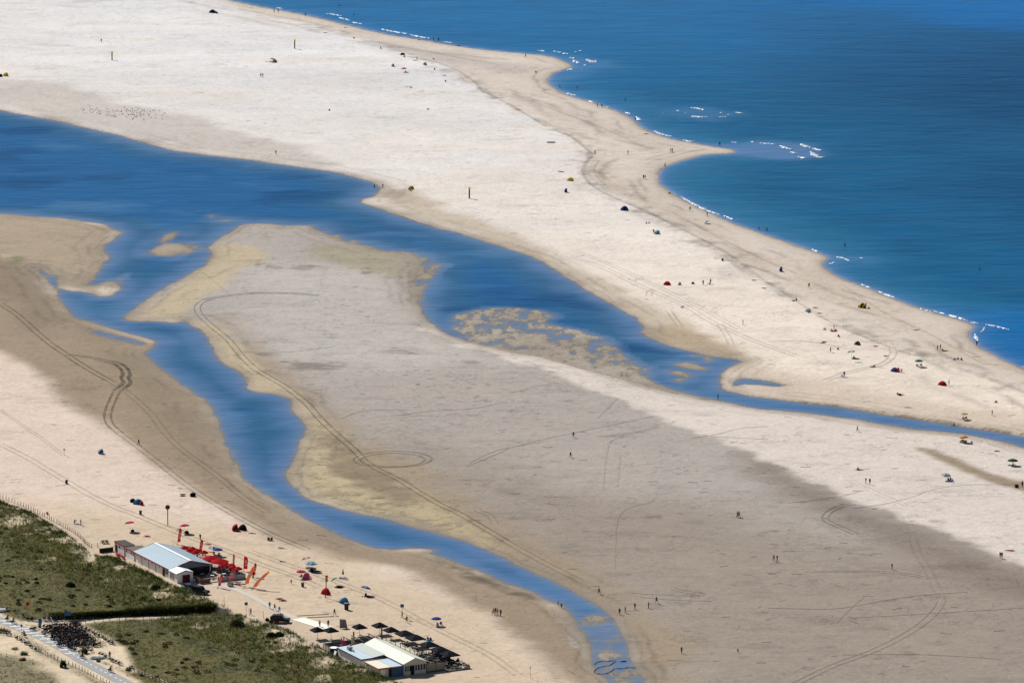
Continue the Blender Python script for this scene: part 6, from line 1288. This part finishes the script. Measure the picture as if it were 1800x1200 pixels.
A_('sit', 711, 101, 'K', 'K', 'person sitting beside the small black tent near the top'); A_('stand', 733, 107, 'R', 'D', 'standing person in red beside a sunbather near the top'); A_('lie', 729, 107, 'O', 'K', 'sunbather lying beside the standing person in red', rz=1.5); A_('sit', 747, 115, 'K', 'N', 'person sitting in front of the small white shelter'); A_('sit', 762, 105, 'D', 'R', 'person sitting alone on the upper berm'); A_('sit', 764, 123, 'K', 'K', 'person in black sitting below the white shelter'); A_('lie', 781, 133, 'K', 'D', 'person lying alone right of the white shelter', rz=1.5); A_('sit', 783, 144, 'N', 'K', 'person sitting with a pale cloth at right, near the wrack patch'); A_('lie', 737, 71, 'R', 'O', 'sunbather lying on the strand by the surf', rz=1.4)
A_('sit', 713, 128, 'N', 'K', 'person sitting in the shade of the small red parasol'); A_('sit', 722, 155, 'D', 'D', 'small seated person beside the pale green cloth'); A_('sit', 484, 110, 'N', 'B', 'person seated right of the red and white parasol group'); A_('sit', 476, 110, 'O', 'K', 'person seated left in the red and white parasol group')
A_('walk', 458.5, 136, 'K', 'N', 'walker in dark clothes on the white sand, left of a pair'); A_('walk', 462, 136, 'N', 'K', 'walker in dark clothes on the white sand, right of a pair'); A_('sit', 579, 195, 'K', 'N', 'person sitting alone in the middle of the white upper beach'); A_('sit', 752, 193, 'G', 'K', 'person sitting alone right of centre on the white upper beach'); A_('walk', 485, 272, 'K', 'N', 'person walking beside the upper lagoon bank')
A_('walk', 924, 101, 'K', 'D', 'person standing on the tip of the upper sand spit'); A_('sit', 942, 128, 'D', 'R', 'person sitting on the upper sand spit'); A_('stand', 984, 154, 'S', 'K', 'bather wading in the small bay, left of two', sink=.4); A_('stand', 1014, 154, 'S', 'N', 'bather wading in the small bay, right of two', sink=.45); A_('stand', 1099, 176, 'S', 'K', 'bather standing waist deep beyond the small bay', sink=.7); A_('stand', 1087, 176, 'S', 'N', 'swimmer with only head and shoulders out of the water beyond the bay', sink=1.4)
A_('walk', 1050, 189, 'K', 'N', 'walker at the surf edge of the bay, left of two'); A_('walk', 1058, 190, 'N', 'K', 'walker at the surf edge of the bay, right of two'); A_('stand', 1117, 212, 'K', 'K', 'small figure at the water line right of the bay', scale=.8); A_('lie', 1136, 236, 'K', 'D', 'person lying on the sand above the pointed spit', rz=1.4); A_('walk', 1265, 257, 'K', 'N', 'person standing near the point of the sharp sand spit')
A_('stand', 1178.5, 268, 'K', 'D', 'person in dark clothes close to a companion on the sharp spit, left one'); A_('stand', 1181.5, 268, 'D', 'K', 'person in dark clothes close to a companion on the sharp spit, right one'); A_('walk', 1104, 272, 'D', 'N', 'lone walker left of the sharp spit'); A_('walk', 1169, 294, 'K', 'N', 'person at the bay edge under the sharp spit'); A_('stand', 1046, 272, 'Y', 'D', 'person in a yellowish top beside the dark wrack line')
A_('stand', 658, 330, 'S', 'N', 'bather standing in the lagoon corner', sink=.4); A_('stand', 673, 331, 'R', 'S', 'person standing at the sharp corner of the lagoon bank'); A_('sit', 719, 334, 'K', 'K', 'person in black seated left in the dark group by the lagoon corner'); A_('sit', 725, 334, 'Y', 'K', 'person with yellow top in the dark group by the lagoon corner'); A_('sit', 722, 336, 'K', 'N', 'person seated in front in the dark group by the lagoon corner')
A_('lie', 984, 302, 'K', 'K', 'person lying left of the yellow tent', rz=1.4); A_('lie', 988, 302.5, 'N', 'K', 'person lying nearest the yellow tent', rz=1.5); A_('walk', 1131, 315, 'K', 'K', 'walker in black, left of a couple on the inner strand'); A_('walk', 1134, 315, 'K', 'R', 'walker in black and red, right of a couple on the inner strand'); A_('sit', 1177, 341, 'K', 'N', 'person seated at the water line of the big bay')
A_('walk', 1213, 371, 'E', 'D', 'walker on the strand of the big bay, left of two'); A_('walk', 1243, 381, 'R', 'N', 'walker on the strand of the big bay, right of two'); A_('stand', 1149, 411, 'R', 'D', 'person standing beside the teal shelter'); A_('sit', 1136, 393, 'K', 'N', 'dark seated figure left of two above the teal shelter', scale=.8); A_('sit', 1141, 393, 'D', 'K', 'dark seated figure right of two above the teal shelter', scale=.8)
A_('stand', 1334, 404, 'S', 'K', 'bather wading in the big bay, left of a pair', sink=.35); A_('stand', 1348, 405, 'S', 'N', 'bather wading in the big bay, right of a pair', sink=.5); A_('stand', 1236, 501, 'G', 'N', 'person standing right of the red tent'); A_('stand', 1249, 499, 'D', 'R', 'person standing behind a crouching companion'); A_('sit', 1247, 500, 'N', 'K', 'crouching person at the feet of a standing companion'); A_('stand', 1306, 571, 'K', 'N', 'lone person in dark clothes on the sand crossed by ruts')
A_('lie', 1343, 507, 'R', 'R', 'sunbather in red lying on the open beach', rz=1.5); A_('lie', 1325, 493, 'K', 'N', 'sunbather in dark clothes lying above the red one', rz=1.5); A_('stand', 1485, 433, 'S', 'K', 'bather standing in the sea off the second point', sink=.45); A_('stand', 1541, 432, 'S', 'N', 'swimmer far right of the standing bather, head only', sink=1.45); A_('stand', 1511, 440, 'S', 'D', 'swimmer near the second point, head only', sink=1.48); A_('stand', 1722, 474, 'S', 'K', 'lone bather far out on the right side of the sea', sink=.5)
A_('sit', 1374, 478, 'B', 'N', 'person sitting in front of the small blue windbreak'); A_('walk', 1422, 506, 'K', 'D', 'lone walker above the lying group near the berm'); A_('lie', 1395, 529, 'R', 'K', 'person lying in the small dark group left on the beach', rz=1.5); A_('sit', 1400, 528, 'W', 'N', 'person sitting in the small dark group left on the beach'); A_('lie', 1433, 541, 'K', 'K', 'person lying on a dark towel above the grey parasol group', rz=1.5); A_('sit', 1421, 550, 'G', 'K', 'person seated with pale windbreak behind'); A_('lie', 1440, 551, 'D', 'R', 'sunbather lying right of the seated person with windbreak', rz=1.5)
A_('stand', 1522, 541, 'K', 'N', 'person standing right of the yellow shelter'); A_('sit', 1527, 543, 'D', 'K', 'person sitting right of the yellow shelter'); A_('sit', 1450, 580, 'R', 'K', 'person sitting left of the red towel group'); A_('stand', 1466, 580, 'K', 'N', 'person standing behind the red towel group'); A_('sit', 1462, 582, 'W', 'R', 'person in white sitting on the red towel'); A_('sit', 1469, 582, 'R', 'N', 'person in red sitting on the right of the red towel'); A_('sit', 1474, 592, 'K', 'K', 'person in black sitting below the red towel group')
A_('lie', 1446, 603, 'K', 'D', 'person lying in the dark pair on the left of the crowded beach', rz=1.5); A_('lie', 1449, 601, 'N', 'K', 'person lying behind in the dark pair on the left', rz=1.5); A_('stand', 1460, 619, 'S', 'D', 'person standing alone on the crowded beach, left part'); A_('lie', 1539, 609, 'R', 'K', 'sunbather on a reddish towel in the crowded beach', rz=1.4); A_('lie', 1557, 626, 'K', 'R', 'sunbather lying at the end of curved ruts', rz=1.5); A_('sit', 1501, 630, 'N', 'K', 'person seated under the white and blue parasol'); A_('lie', 1533, 645, 'K', 'D', 'person lying left in the dark resting group', rz=1.4); A_('sit', 1537, 645, 'K', 'N', 'person sitting right in the dark resting group')
A_('stand', 1484, 662, 'K', 'N', 'person standing over a blue towel near the puddle'); A_('sit', 1480, 661, 'L', 'B', 'child in pale blue sitting by the blue towel', scale=.7); A_('bend', 1585, 655, 'L', 'N', 'person bending forward right of the blue and red tent'); A_('sit', 1612, 644, 'K', 'R', 'person sitting left under the green parasol above'); A_('sit', 1619, 643, 'K', 'N', 'person sitting right under the green parasol above'); A_('stand', 1648, 616, 'K', 'D', 'person standing left at the family by the berm'); A_('stand', 1653, 615, 'K', 'N', 'taller person standing at the family by the berm', scale=1.1); A_('sit', 1657, 617, 'K', 'K', 'person seated middle in the family by the berm'); A_('lie', 1662, 617, 'D', 'K', 'person lying right in the family by the berm', rz=1.5)
A_('sit', 1678, 633, 'K', 'N', 'person seated left of three near the right shore'); A_('sit', 1684, 632, 'R', 'K', 'person seated in the middle of three near the right shore'); A_('sit', 1690, 633, 'D', 'K', 'person seated right of three near the right shore'); A_('stand', 1717, 608, 'N', 'K', 'person at the water line in the right hand cove'); A_('sit', 1662, 677, 'B', 'W', 'person in blue sitting beside the red shelter'); A_('stand', 1668, 677, 'D', 'K', 'person standing right of the red shelter'); A_('sit', 1578, 694, 'R', 'K', 'person sitting above a lying companion near the outflow'); A_('lie', 1584, 694, 'K', 'D', 'person lying beside a seated companion near the outflow', rz=1.5)
A_('sit', 1751, 708, 'K', 'K', 'person in black sitting alone on the far right sand'); A_('walk', 1744, 730, 'S', 'R', 'walker in swimwear above the outflow bank'); A_('sit', 1698, 736, 'K', 'N', 'person sitting under the yellow parasol'); A_('sit', 1693, 737, 'L', 'K', 'person on a pale towel beside the yellow parasol'); A_('sit', 1677, 748, 'K', 'N', 'person sitting on the edge of the outflow bank'); A_('walk', 1507, 758, 'B', 'N', 'person in blue walking below the outflow'); A_('sit', 1698, 778, 'K', 'R', 'person sitting under the red and yellow parasol'); A_('sit', 1708, 780, 'K', 'D', 'person sitting right of the red and yellow parasol'); A_('lie', 1752, 793, 'R', 'D', 'sunbather lying alone below the outflow, right', rz=1.4)
A_('sit', 1781, 818, 'K', 'N', 'person sitting under the bright green parasol, right'); A_('lie', 1776, 818, 'D', 'K', 'person lying under the bright green parasol', rz=1.4); A_('sit', 1508, 826, 'K', 'R', 'sunbather in dark top sitting, left of a pair on the pale band'); A_('lie', 1512, 826, 'O', 'R', 'sunbather in orange lying, right of a pair on the pale band', rz=1.5); A_('walk', 1522, 850, 'G', 'N', 'walker in grey, left of a couple on the pale band'); A_('walk', 1529, 851, 'N', 'N', 'walker in navy, right of a couple on the pale band'); A_('sit', 1667, 844, 'K', 'D', 'person sitting in front of the white parasol'); A_('sit', 1671, 843, 'R', 'K', 'person with red top in front of the white parasol'); A_('sit', 1789, 856, 'K', 'D', 'person sitting left in the dark group at the right edge'); A_('stand', 1797, 856, 'K', 'K', 'person standing in the dark group at the right edge')
A_('walk', 1008, 769, 'K', 'K', 'person in black walking on the footpath over the grey flat'); A_('walk', 1003, 804, 'K', 'N', 'person in dark clothes walking below the footpath on the grey flat'); A_('stand', 1262, 702, 'K', 'N', 'person standing on the near bank of the outflow neck'); A_('walk', 1360, 986, 'W', 'K', 'walker with white top, left of a couple on the grey flat'); A_('walk', 1366, 987, 'K', 'G', 'walker in dark top, right of a couple on the grey flat'); A_('walk', 1568, 1001, 'B', 'B', 'person in blue striding alone across the brown flat'); A_('walk', 1758, 981, 'E', 'N', 'walker with green top at the edge of the pale band, left of two'); A_('walk', 1761, 981, 'K', 'D', 'walker in black at the edge of the pale band, right of two'); A_('lie', 1778, 968, 'R', 'N', 'person lying beside a bright red kite like towel', rz=1.5)
A_('walk', 1296, 909, 'K', 'K', 'person in black on the grey flat, left of a close pair'); A_('walk', 1299, 909, 'N', 'K', 'person in dark blue on the grey flat, right of a close pair'); A_('stand', 981, 1064, 'P', 'S', 'child with pink top wading in the lower creek', sink=.1, scale=.85); A_('stand', 987, 1068, 'D', 'K', 'person in dark clothes wading in the lower creek', sink=.15, scale=.8); A_('walk', 1053, 1044, 'N', 'N', 'person in navy just above the lower creek'); A_('walk', 1089, 1080, 'G', 'D', 'walker in grey nearest the creek in the line of five'); A_('walk', 1099, 1077, 'W', 'N', 'second walker from the creek in the line of five'); A_('walk', 1116, 1071, 'E', 'K', 'middle walker in the line of five beyond the creek'); A_('walk', 1140, 1069, 'W', 'N', 'fourth walker from the creek in the line of five'); A_('walk', 1154, 1060, 'B', 'N', 'walker in blue, farthest from the creek in the line of five')
A_('walk', 1198, 1148, 'L', 'N', 'person with pale top alone on the lower brown flat'); A_('walk', 1297, 1147, 'D', 'D', 'small child alone right of the person with pale top', scale=.65); A_('walk', 867, 1080, 'W', 'N', 'walker farthest left in a row of four by the lower bank'); A_('walk', 871, 1079, 'R', 'K', 'second walker in a row of four by the lower bank'); A_('walk', 874.5, 1081, 'W', 'W', 'walker in white, third in a row of four by the lower bank'); A_('walk', 880, 1082, 'N', 'K', 'walker farthest right in a row of four by the lower bank')
A_('sit', 769, 1099, 'W', 'K', 'person in white sitting under the purple blue parasol'); A_('sit', 775, 1097, 'K', 'N', 'person in dark top sitting right of the purple blue parasol'); A_('walk', 707, 1085, 'K', 'N', 'walker under the blue square sign, left of two'); A_('walk', 715, 1094, 'R', 'K', 'walker swinging an arm below the blue square sign'); A_('walk', 588, 1081, 'K', 'D', 'person walking right of the timber beams'); A_('sit', 611, 1061, 'R', 'K', 'person sitting in the mouth of the cyan tent'); A_('sit', 643, 1047, 'K', 'N', 'person sitting left in the shade of the pale blue parasol'); A_('lie', 647, 1047.5, 'K', 'D', 'person lying right in the shade of the pale blue parasol', rz=1.4)
A_('lie', 596, 1030, 'R', 'K', 'person lying left below the small teal parasol', rz=1.3); A_('lie', 600, 1031, 'K', 'N', 'person lying right below the small teal parasol', rz=1.4); A_('lie', 600, 1016, 'K', 'B', 'person lying left of the closed black parasol', rz=.8); A_('lie', 607, 1017, 'N', 'W', 'person lying right of the closed black parasol', rz=.8); A_('sit', 579, 1045, 'D', 'K', 'person sitting right of the red tent at the red post'); A_('stand', 512, 1026, 'R', 'D', 'child standing left of the grey bin with pale lid', scale=.72); A_('sit', 549, 1003, 'K', 'N', 'person seated left in deep shade of the teal parasol trio'); A_('sit', 553, 1004, 'N', 'K', 'person seated middle in deep shade of the teal parasol trio'); A_('lie', 559, 1004, 'K', 'K', 'person lying right in deep shade of the teal parasol trio', rz=1.4)
A_('sit', 530, 1014, 'D', 'K', 'person sitting under the red parasol by the pink ball tent'); A_('sit', 544, 1016, 'K', 'K', 'person sitting right of the pink ball tent'); A_('lie', 496, 987, 'K', 'W', 'sunbather lying on a white towel on the open sand', rz=1.3); A_('lie', 494, 963, 'O', 'S', 'sunbather on the long white towel near the ruts', rz=1.5); A_('sit', 472, 950, 'K', 'N', 'person in a dark beach chair, left of two by the ruts'); A_('sit', 477, 950, 'K', 'K', 'person in a dark beach chair, right of two by the ruts'); A_('lie', 491, 1052, 'S', 'R', 'sunbather on a red towel above the walkway, left', rz=1.4); A_('lie', 497, 1055, 'S', 'R', 'sunbather on a red towel above the walkway, right', rz=1.4)
A_('walk', 474, 1069, 'T', 'T', 'person in teal walking on the slab walkway'); A_('walk', 483, 1072, 'O', 'R', 'person in orange and red walking on the slab walkway'); A_('walk', 491, 1077, 'L', 'W', 'person in pale clothes walking last on the slab walkway'); A_('walk', 352, 949, 'E', 'K', 'person standing on the sand beyond the terrace railings'); A_('lie', 258, 942, 'S', 'R', 'sunbather on a reddish towel beyond the red railings', rz=1.3); A_('lie', 365, 956, 'R', 'S', 'sunbather lying between the walker and the red flags', rz=1.4); A_('sit', 181, 954, 'K', 'N', 'person at the picnic bench by the dark wall, left'); A_('sit', 187, 953.5, 'K', 'K', 'person at the picnic bench by the dark wall, right')
A_('walk', 244, 782, 'K', 'K', 'person in black striding along the dark tyre tracks'); A_('sit', 83, 904, 'R', 'R', 'person in red sitting on the sand behind the wire fence'); A_('bend', 131, 920, 'W', 'K', 'person bending over the blue cloth behind the fence'); A_('stand', 142, 923, 'D', 'K', 'person standing right of the blue cloth behind the fence'); A_('lie', 321, 872, 'K', 'N', 'person lying in dark clothes under the white parasol on the left beach', rz=1.5)
A_('stand', 338, 973, 'K', 'K', 'person in black standing by the roof behind the great parasols', rz=1); A_('stand', 345, 976, 'R', 'D', 'person in red standing by the roof behind the great parasols', rz=1); A_('stand', 288, 1012, 'K', 'K', 'person in black in the gap behind the white pavilion wall, left'); A_('stand', 291, 1013, 'N', 'K', 'person in dark blue in the gap behind the white pavilion wall, right'); A_('walk', 445, 1017, 'K', 'N', 'person in black between the orange banner and red flag'); A_('stand', 441, 1080, 'R', 'K', 'person at the beach end of the sandy path by the sign')
A_('stand', 562, 1101, 'W', 'G', 'person in white on the cream walkway, left', rz=.5); A_('stand', 577, 1101, 'K', 'K', 'person in black at the end of the cream walkway', rz=.4); A_('sit', 376, 974, 'K', 'B', 'person sitting under the teal and purple parasol pair, left'); A_('sit', 385, 976, 'D', 'K', 'person sitting under the teal and purple parasol pair, right'); A_('sit', 752, 1124, 'R', 'K', 'person lounging on the sand beyond the black parasol row, left'); A_('sit', 757, 1125, 'B', 'N', 'person lounging on the sand beyond the black parasol row, right'); A_('sit', 418, 931, 'R', 'K', 'person in red inside the black tent by the ruts')
# customers seated on the terraces
for u, v in ((22.4, 10.6), (24.2, 7.6), (25.8, 8.3), (27.0, 11.2), (26.8, 13.8), (23.2, 14.2), (12.5, 12.6), (17.9, 12.7), (6.8, 14), (4.2, 13.4)):
    A_('sit', 0, 0, random.choice('KNWRDB'), random.choice('KND'), 'guest seated at a table on the red and white pavilion terrace', group='guests on the red and white pavilion terrace', loc=L1(u, v, FLZ+.33))
for u, v in ((-7.5, -3.4), (-5.3, -4.6), (-6.6, .2), (-5, 2.2), (-7.2, 4.2), (-3.6, 4.6), (-7, 7.6), (.8, 7.0), (6, 6.2), (9.8, 6.9), (15, 7.7), (8.5, 10.1), (12.8, 9.4), (16, 10.1), (9.8, 12.6), (13, 12), (17, 13.6)):
    q = L2(u, v, .5); q.z = q.z if v < 10.4 else float(gz(q.x, q.y))+.3
    A_('sit', 0, 0, random.choice('KNWRDBG'), random.choice('KND'), 'guest seated at a table by the cream roofed pavilion', group='guests round the cream roofed pavilion', loc=q)
# cyclists on the path
def cyclist(px, py, top, label, rz, blabel):
    q = at(px, py); b = dup(protos[0], blabel, q+Vector((0, 0, .0)), rz); person('cycle', 0, 0, top, 'N', label, rz=rz+math.pi/2, loc=q)
cyclist(14, 1091, 'B', 'cyclist in blue leading on the cycle path, far left', -.7, 'bicycle ridden by the leading cyclist in blue'); cyclist(24, 1096, 'N', 'cyclist in navy following on the cycle path, far left', -.7, 'bicycle ridden by the following cyclist in navy'); cyclist(104, 1137, 'B', 'cyclist in blue beside the bicycle park', -.75, 'bicycle ridden past the bicycle park by a cyclist in blue'); cyclist(146, 1157, 'R', 'cyclist in red on the cycle path', -.75, 'bicycle ridden by the cyclist in red'); cyclist(195, 1181, 'G', 'cyclist in grey nearest the bottom of the cycle path', -.75, 'bicycle ridden by the cyclist in grey nearest the bottom'); cyclist(42, 1119, 'K', 'cyclist in black on the left edge of the cycle path', 2.4, 'bicycle ridden by the cyclist in black')
A_('stand', 193, 1156, 'R', 'K', 'person in red among the bicycles at the grass edge', rz=.3); A_('stand', 72, 1099, 'K', 'N', 'person in black beside the information column', rz=.3)
# dog
q = at(1199, 542); dg_ = thing('dog', 'black dog trotting alone on the sand left of the ruts', 'dog', q, .2)
m = MB(); m.tube([(-.42, 0, .5), (-.3, 0, .52), (0, 0, .5), (.22, 0, .52), (.36, 0, .6), (.46, 0, .74), (.56, 0, .78), (.68, 0, .74), (.76, 0, .72)], [.05, .12, .12, .16, .13, .085, .09, .055, .03], 8)
for x, s, f_ in ((-.32, -.08, -.06), (-.32, .08, .1), (.24, -.08, .1), (.24, .08, -.06)): m.tube([(x, s, .5), (x+f_*.4+(-.08 if x < 0 else .02), s, .26), (x+f_, s, .02), (x+f_+.06, s, .02)], [.08, .045, .03, .025], 6)
m.tube([(-.42, 0, .54), (-.58, 0, .66), (-.7, 0, .78)], [.035, .03, .012], 5); m.build('body', M('dog_black', (30, 28, 28), .9, .15, 6), dg_, True)
for s in (-.07, .07): MB().hexa([(.5, s-.02, .82), (.57, s-.02, .82), (.57, s+.02, .82), (.5, s+.02, .82), (.5, s-.01, .93), (.53, s-.01, .93), (.53, s+.01, .93), (.5, s+.01, .93)]).build('ear', M('dog_black', (30, 28, 28)), dg_)

# ---------------------------------------------------------------- tents, parasols, towels
tent(372, 23, 'N', 'N', 'dark blue beach tent on the white sand near the top edge', 1.7, 1.5); bag(379, 23, 'N', 'dark bag right of the dark blue tent near the top', .8); bag(381, 24, 'K', 'second dark bag right of the dark blue tent near the top', .7)
tent(9, 134, 'Y', 'Y', 'bright yellow tent at the left edge of the picture', 1.5, 1.5); bag(1, 135, 'K', 'dark bag beside the bright yellow tent at the left edge', 1.1)
tent(707, 97, 'K', 'K', 'small black tent on the berm near the top', 1.1, .9); tent(690, 117, 'E', 'W', 'green and white small tent left of the red parasol', 1.3, 1.3); parasol(710, 127, 'R', 'P', 'small red parasol on the white upper sand', 1.2, 1.9); tent(746, 114, 'W', 'G', 'small white shelter near the upper berm', 1.1, 1.0); towel(716, 153, 'L', 'pale green blue cloth on the upper white sand')
parasol(479, 109.5, 'R', 'W', 'red and white parasol with a group on the upper white sand', 1.5, 1.7, .2); tent(482, 109, 'L', 'W', 'pale blue shelter of the red and white group', 1.2, 1.0); towel(470, 109, 'R', 'red towel left of the red and white parasol', 1.5)
tent(722, 332, 'K', 'Y', 'black and yellow low tent by the lagoon corner', 1.2, 1.1); tent(1002, 318, 'Y', 'Y', 'yellow beach tent near the dark wrack line', 1.25, 1.2); tent(994, 338, 'N', 'V', 'small upright navy shelter on the open sand', 1.0, 1.5); tent(1097, 370, 'B', 'N', 'blue tent on the open white sand', 1.4, 1.5); tent(1154, 411, 'T', 'L', 'teal shelter in the middle of the white beach', 1.4, 1.3); parasol(1243, 393, 'W', 'L', 'white parasol tipped over on the strand', 1.0, .9, .5, az=2.5)
tent(1172, 501, 'R', 'R', 'red tent alone on the middle beach', 1.2, 1.2); bag(1195, 500, 'L', 'pale bag right of the red tent', .8); bag(1193, 501, 'W', 'white bag between red tent and pale bag', .6); bag(1218, 499, 'K', 'dark bag left of the standing person', .6); bag(1270, 458, 'K', 'small dark bag on the wrack line', .7); tent(1372, 477, 'B', 'N', 'small blue windbreak shelter by the strand', .8, 1.6); tent(1420, 548, 'L', 'W', 'pale low windbreak shelter above the parasols', 1.0, 1.1); tent(1514, 541, 'Y', 'K', 'yellow and black shelter on the right strand', 1.3, 1.5)
towel(1479, 573, 'L', 'pale blue long cloth on the sand right of the red towel group', 1.5, 3.2, 1.3); towel(1465, 582, 'R', 'red towel with seated people', .3, 2.4, 1.8); board(1610, 580, 'W', 'V', 'white bodyboard on the right strand', 1.5, 2.2, .7, 'bodyboard'); bag(1473, 614, 'K', 'little dark bag right of the lone standing person', .5); tent(1506, 606, 'G', 'K', 'grey domed tent in the crowded beach', 1.1, 1.1); parasol(1497, 629, 'W', 'T', 'white and teal parasol with a seated person', 1.25, 2.2, .25); towel(1510, 637, 'T', 'light teal towel below the white and teal parasol', 1.5, 2.4); towel(1484, 663, 'B', 'blue towel under the standing person near the puddle', 1.5)
tent(1571, 653, 'B', 'V', 'blue and purple tent on the lower crowded beach', 1.2, 1.2); tent(1577, 653, 'O', 'R', 'orange red tent joined to the blue tent', 1.0, 1.2); parasol(1615, 644, 'E', 'T', 'green parasol above two seated people', 1.3, 2.1); tent(1655, 677, 'R', 'R', 'red half dome shelter on the right beach', 1.3, 1.2); parasol(1694, 737, 'Y', 'W', 'yellow and white parasol by the outflow bank', 1.2, 2.0); towel(1690, 737, 'W', 'white towel left of the yellow and white parasol', 1.5); towel(1597, 716, 'B', 'blue and white towel alone above the outflow', 1.3, 2.2)
parasol(1695, 778, 'R', 'Y', 'red and yellow parasol below the outflow', 1.3, 1.8, .3); tent(1692, 778, 'Y', 'L', 'yellow pale blue tent beside the red and yellow parasol', .9, .9); parasol(1780, 818, 'E', 'E', 'bright green parasol at the right edge', 1.5, 1.9); parasol(1662, 843, 'W', 'L', 'white parasol alone on the pale band', 1.3, 1.8, .15); towel(1670, 846.5, 'B', 'blue towel below the white parasol', 1.5, 2.4); towel(1774, 967, 'R', 'bright red kite like towel on the pale band', 1.5, 2.2, 1.2)
bag(1786, 856, 'D', 'brown pile of bags at the right edge', .8); bag(1582, 695, 'K', 'dark bag between the resting pair by the outflow', .6)
tent(176, 797, 'N', 'L', 'dark blue domed tent alone on the left beach', 1.35, 1.35); parasol(315, 867, 'W', 'W', 'white parasol hovering over a lying person on the left beach', .9, 1.7, .15); bag(339, 872, 'K', 'square black bag right of the white parasol', 1.0); tent(242, 886, 'T', 'B', 'teal domed tent near the left litter bins', 1.3, 1.3); bag(233, 882, 'D', 'brown bag left of the teal domed tent', .9); bag(249, 887, 'R', 'dark red bag right of the teal domed tent', .9); towel(268, 887, 'W', 'white towel right of the teal domed tent', 1.4); towel(137, 921, 'B', 'blue cloth on the sand behind the wire fence', 1.2)
parasol(229, 934, 'R', 'P', 'red parasol alone on the sand above the store rooms', 1.35, 2.6, .25, az=2.0); bag(233, 934, 'K', 'dark bag in the shade of the lone red parasol', .6); parasol(325, 937, 'R', 'P', 'red parasol beyond the far red flag', 1.35, 2.4, .1); tent(327, 937, 'N', 'K', 'dark low shelter under the red parasol beyond the flag', .9, .7); towel(316, 932, 'K', 'dark cloth left of the red parasol beyond the flag', 1.5)
towel(258, 943, 'P', 'pink towel under the sunbather beyond the red railings', 1.3); towel(365, 957, 'O', 'orange towel under the sunbather by the red flags', 1.4); parasol(375, 974, 'T', 'W', 'teal parasol of the teal and purple pair', 1.25, 2.1); parasol(383, 977, 'V', 'B', 'purple parasol of the teal and purple pair', 1.3, 2.1); towel(371, 970, 'O', 'orange cloth left of the teal parasol', 1.2)
tent(412, 932, 'K', 'R', 'black beach tent with red inside by the ruts', 1.5, 1.7); tent(425, 931, 'K', 'K', 'black open tent right of the black and red one', 1.3, 1.4); towel(430, 933, 'O', 'orange towel right of the black tents', .9); towel(443, 937, 'K', 'dark towel far right of the black tents', 1.2)
chair(473, 950, 'K', 'black beach chair left by the ruts', .4); chair(478, 950.5, 'K', 'black beach chair right by the ruts', .2); towel(496, 964, 'W', 'long white towel near the ruts', 1.4, 2.4, 1.2); towel(497, 988, 'W', 'white towel under a sunbather on the open sand', 1.3)
parasol(540, 996, 'R', 'W', 'red and white parasol of the trio by the teal one', 1.3, 2.4, .3, az=2.4); parasol(545, 1001, 'W', 'L', 'white and pale blue parasol of the trio', 1.4, 2.2, .1); parasol(550, 1004, 'T', 'L', 'teal parasol nearest in the trio', 1.3, 2.2, .1); parasol(529, 1016, 'R', 'P', 'red parasol by the pink ball tent', 1.25, 2.1); tent(538, 1017, 'P', 'P', 'pink round ball tent by the red parasol', 1.0, 1.5); bag(548, 1005, 'N', 'navy bag in the shade of the trio of parasols', .9)
tent(571, 1044, 'R', 'R', 'red beach tent at the foot of the red post', 1.25, 1.5); tent(603, 1060, 'T', 'B', 'cyan beach tent above the large dark bin', 1.5, 1.4); towel(619, 1060, 'W', 'white towel right of the cyan tent', 1.5, 2.2); parasol(592, 1030, 'T', 'E', 'small teal parasol steeply tilted', .9, 1.9, .5, az=2.8); parasol(641, 1046, 'B', 'L', 'pale blue parasol on the open sand', 1.3, 2.3, .2, az=.4); parasol(767, 1099, 'V', 'B', 'purple blue parasol right of the walkers', 1.25, 2.1); towel(765, 1099, 'W', 'white towel under the purple blue parasol', 1.5)
t = thing('closed_parasol', 'closed black parasol between two sunbathers', 'parasol', at(603, 1013), 0); MB().tube([(0, 0, -.2), (0, 0, 1.9)], .025, 5).build('pole', METAL, t); MB().lathe([(.04, 1.95), (.17, 1.2), (.28, .65), (.2, .6)], 8).build('canopy', cloth('K'), t)
towel(491, 1053, 'R', 'red towel above the walkway, left', 1.4); towel(497, 1056, 'R', 'red towel above the walkway, right', 1.4); towel(597, 1032, 'D', 'brown towel below the small teal parasol', 1.3, 1.9, 1.5); towel(644, 1048, 'N', 'navy towel in the shade of the pale blue parasol', 1.4, 2.2, 1.2); towel(599, 1017, 'L', 'pale towel left of the closed black parasol', .8); towel(607, 1018, 'L', 'pale towel right of the closed black parasol', .8); towel(754, 1125, 'T', 'teal blanket beyond the black parasol row', 1.3, 2.2, 1.4)
t = thing('picnic_bench', 'dark picnic bench by the dark timber wall', 'bench', at(184.5, 954.5), .2); MB().box(-.9, .9, -.35, .35, .7, .76).build('tabletop', GREYW, t)
for s in (-.75, .75): MB().box(-.9, .9, s-.14, s+.14, .42, .47).build('seat', GREYW, t)
for x in (-.7, .7):
    MB().hexa([(x-.04, -.75, 0), (x+.04, -.75, 0), (x+.04, -.65, 0), (x-.04, -.65, 0), (x-.04, -.3, .7), (x+.04, -.3, .7), (x+.04, -.2, .7), (x-.04, -.2, .7)]).build('leg', WOOD, t); MB().hexa([(x-.04, .65, 0), (x+.04, .65, 0), (x+.04, .75, 0), (x-.04, .75, 0), (x-.04, .2, .7), (x+.04, .2, .7), (x+.04, .3, .7), (x-.04, .3, .7)]).build('leg', WOOD, t)
print('objects', len(SC.objects))
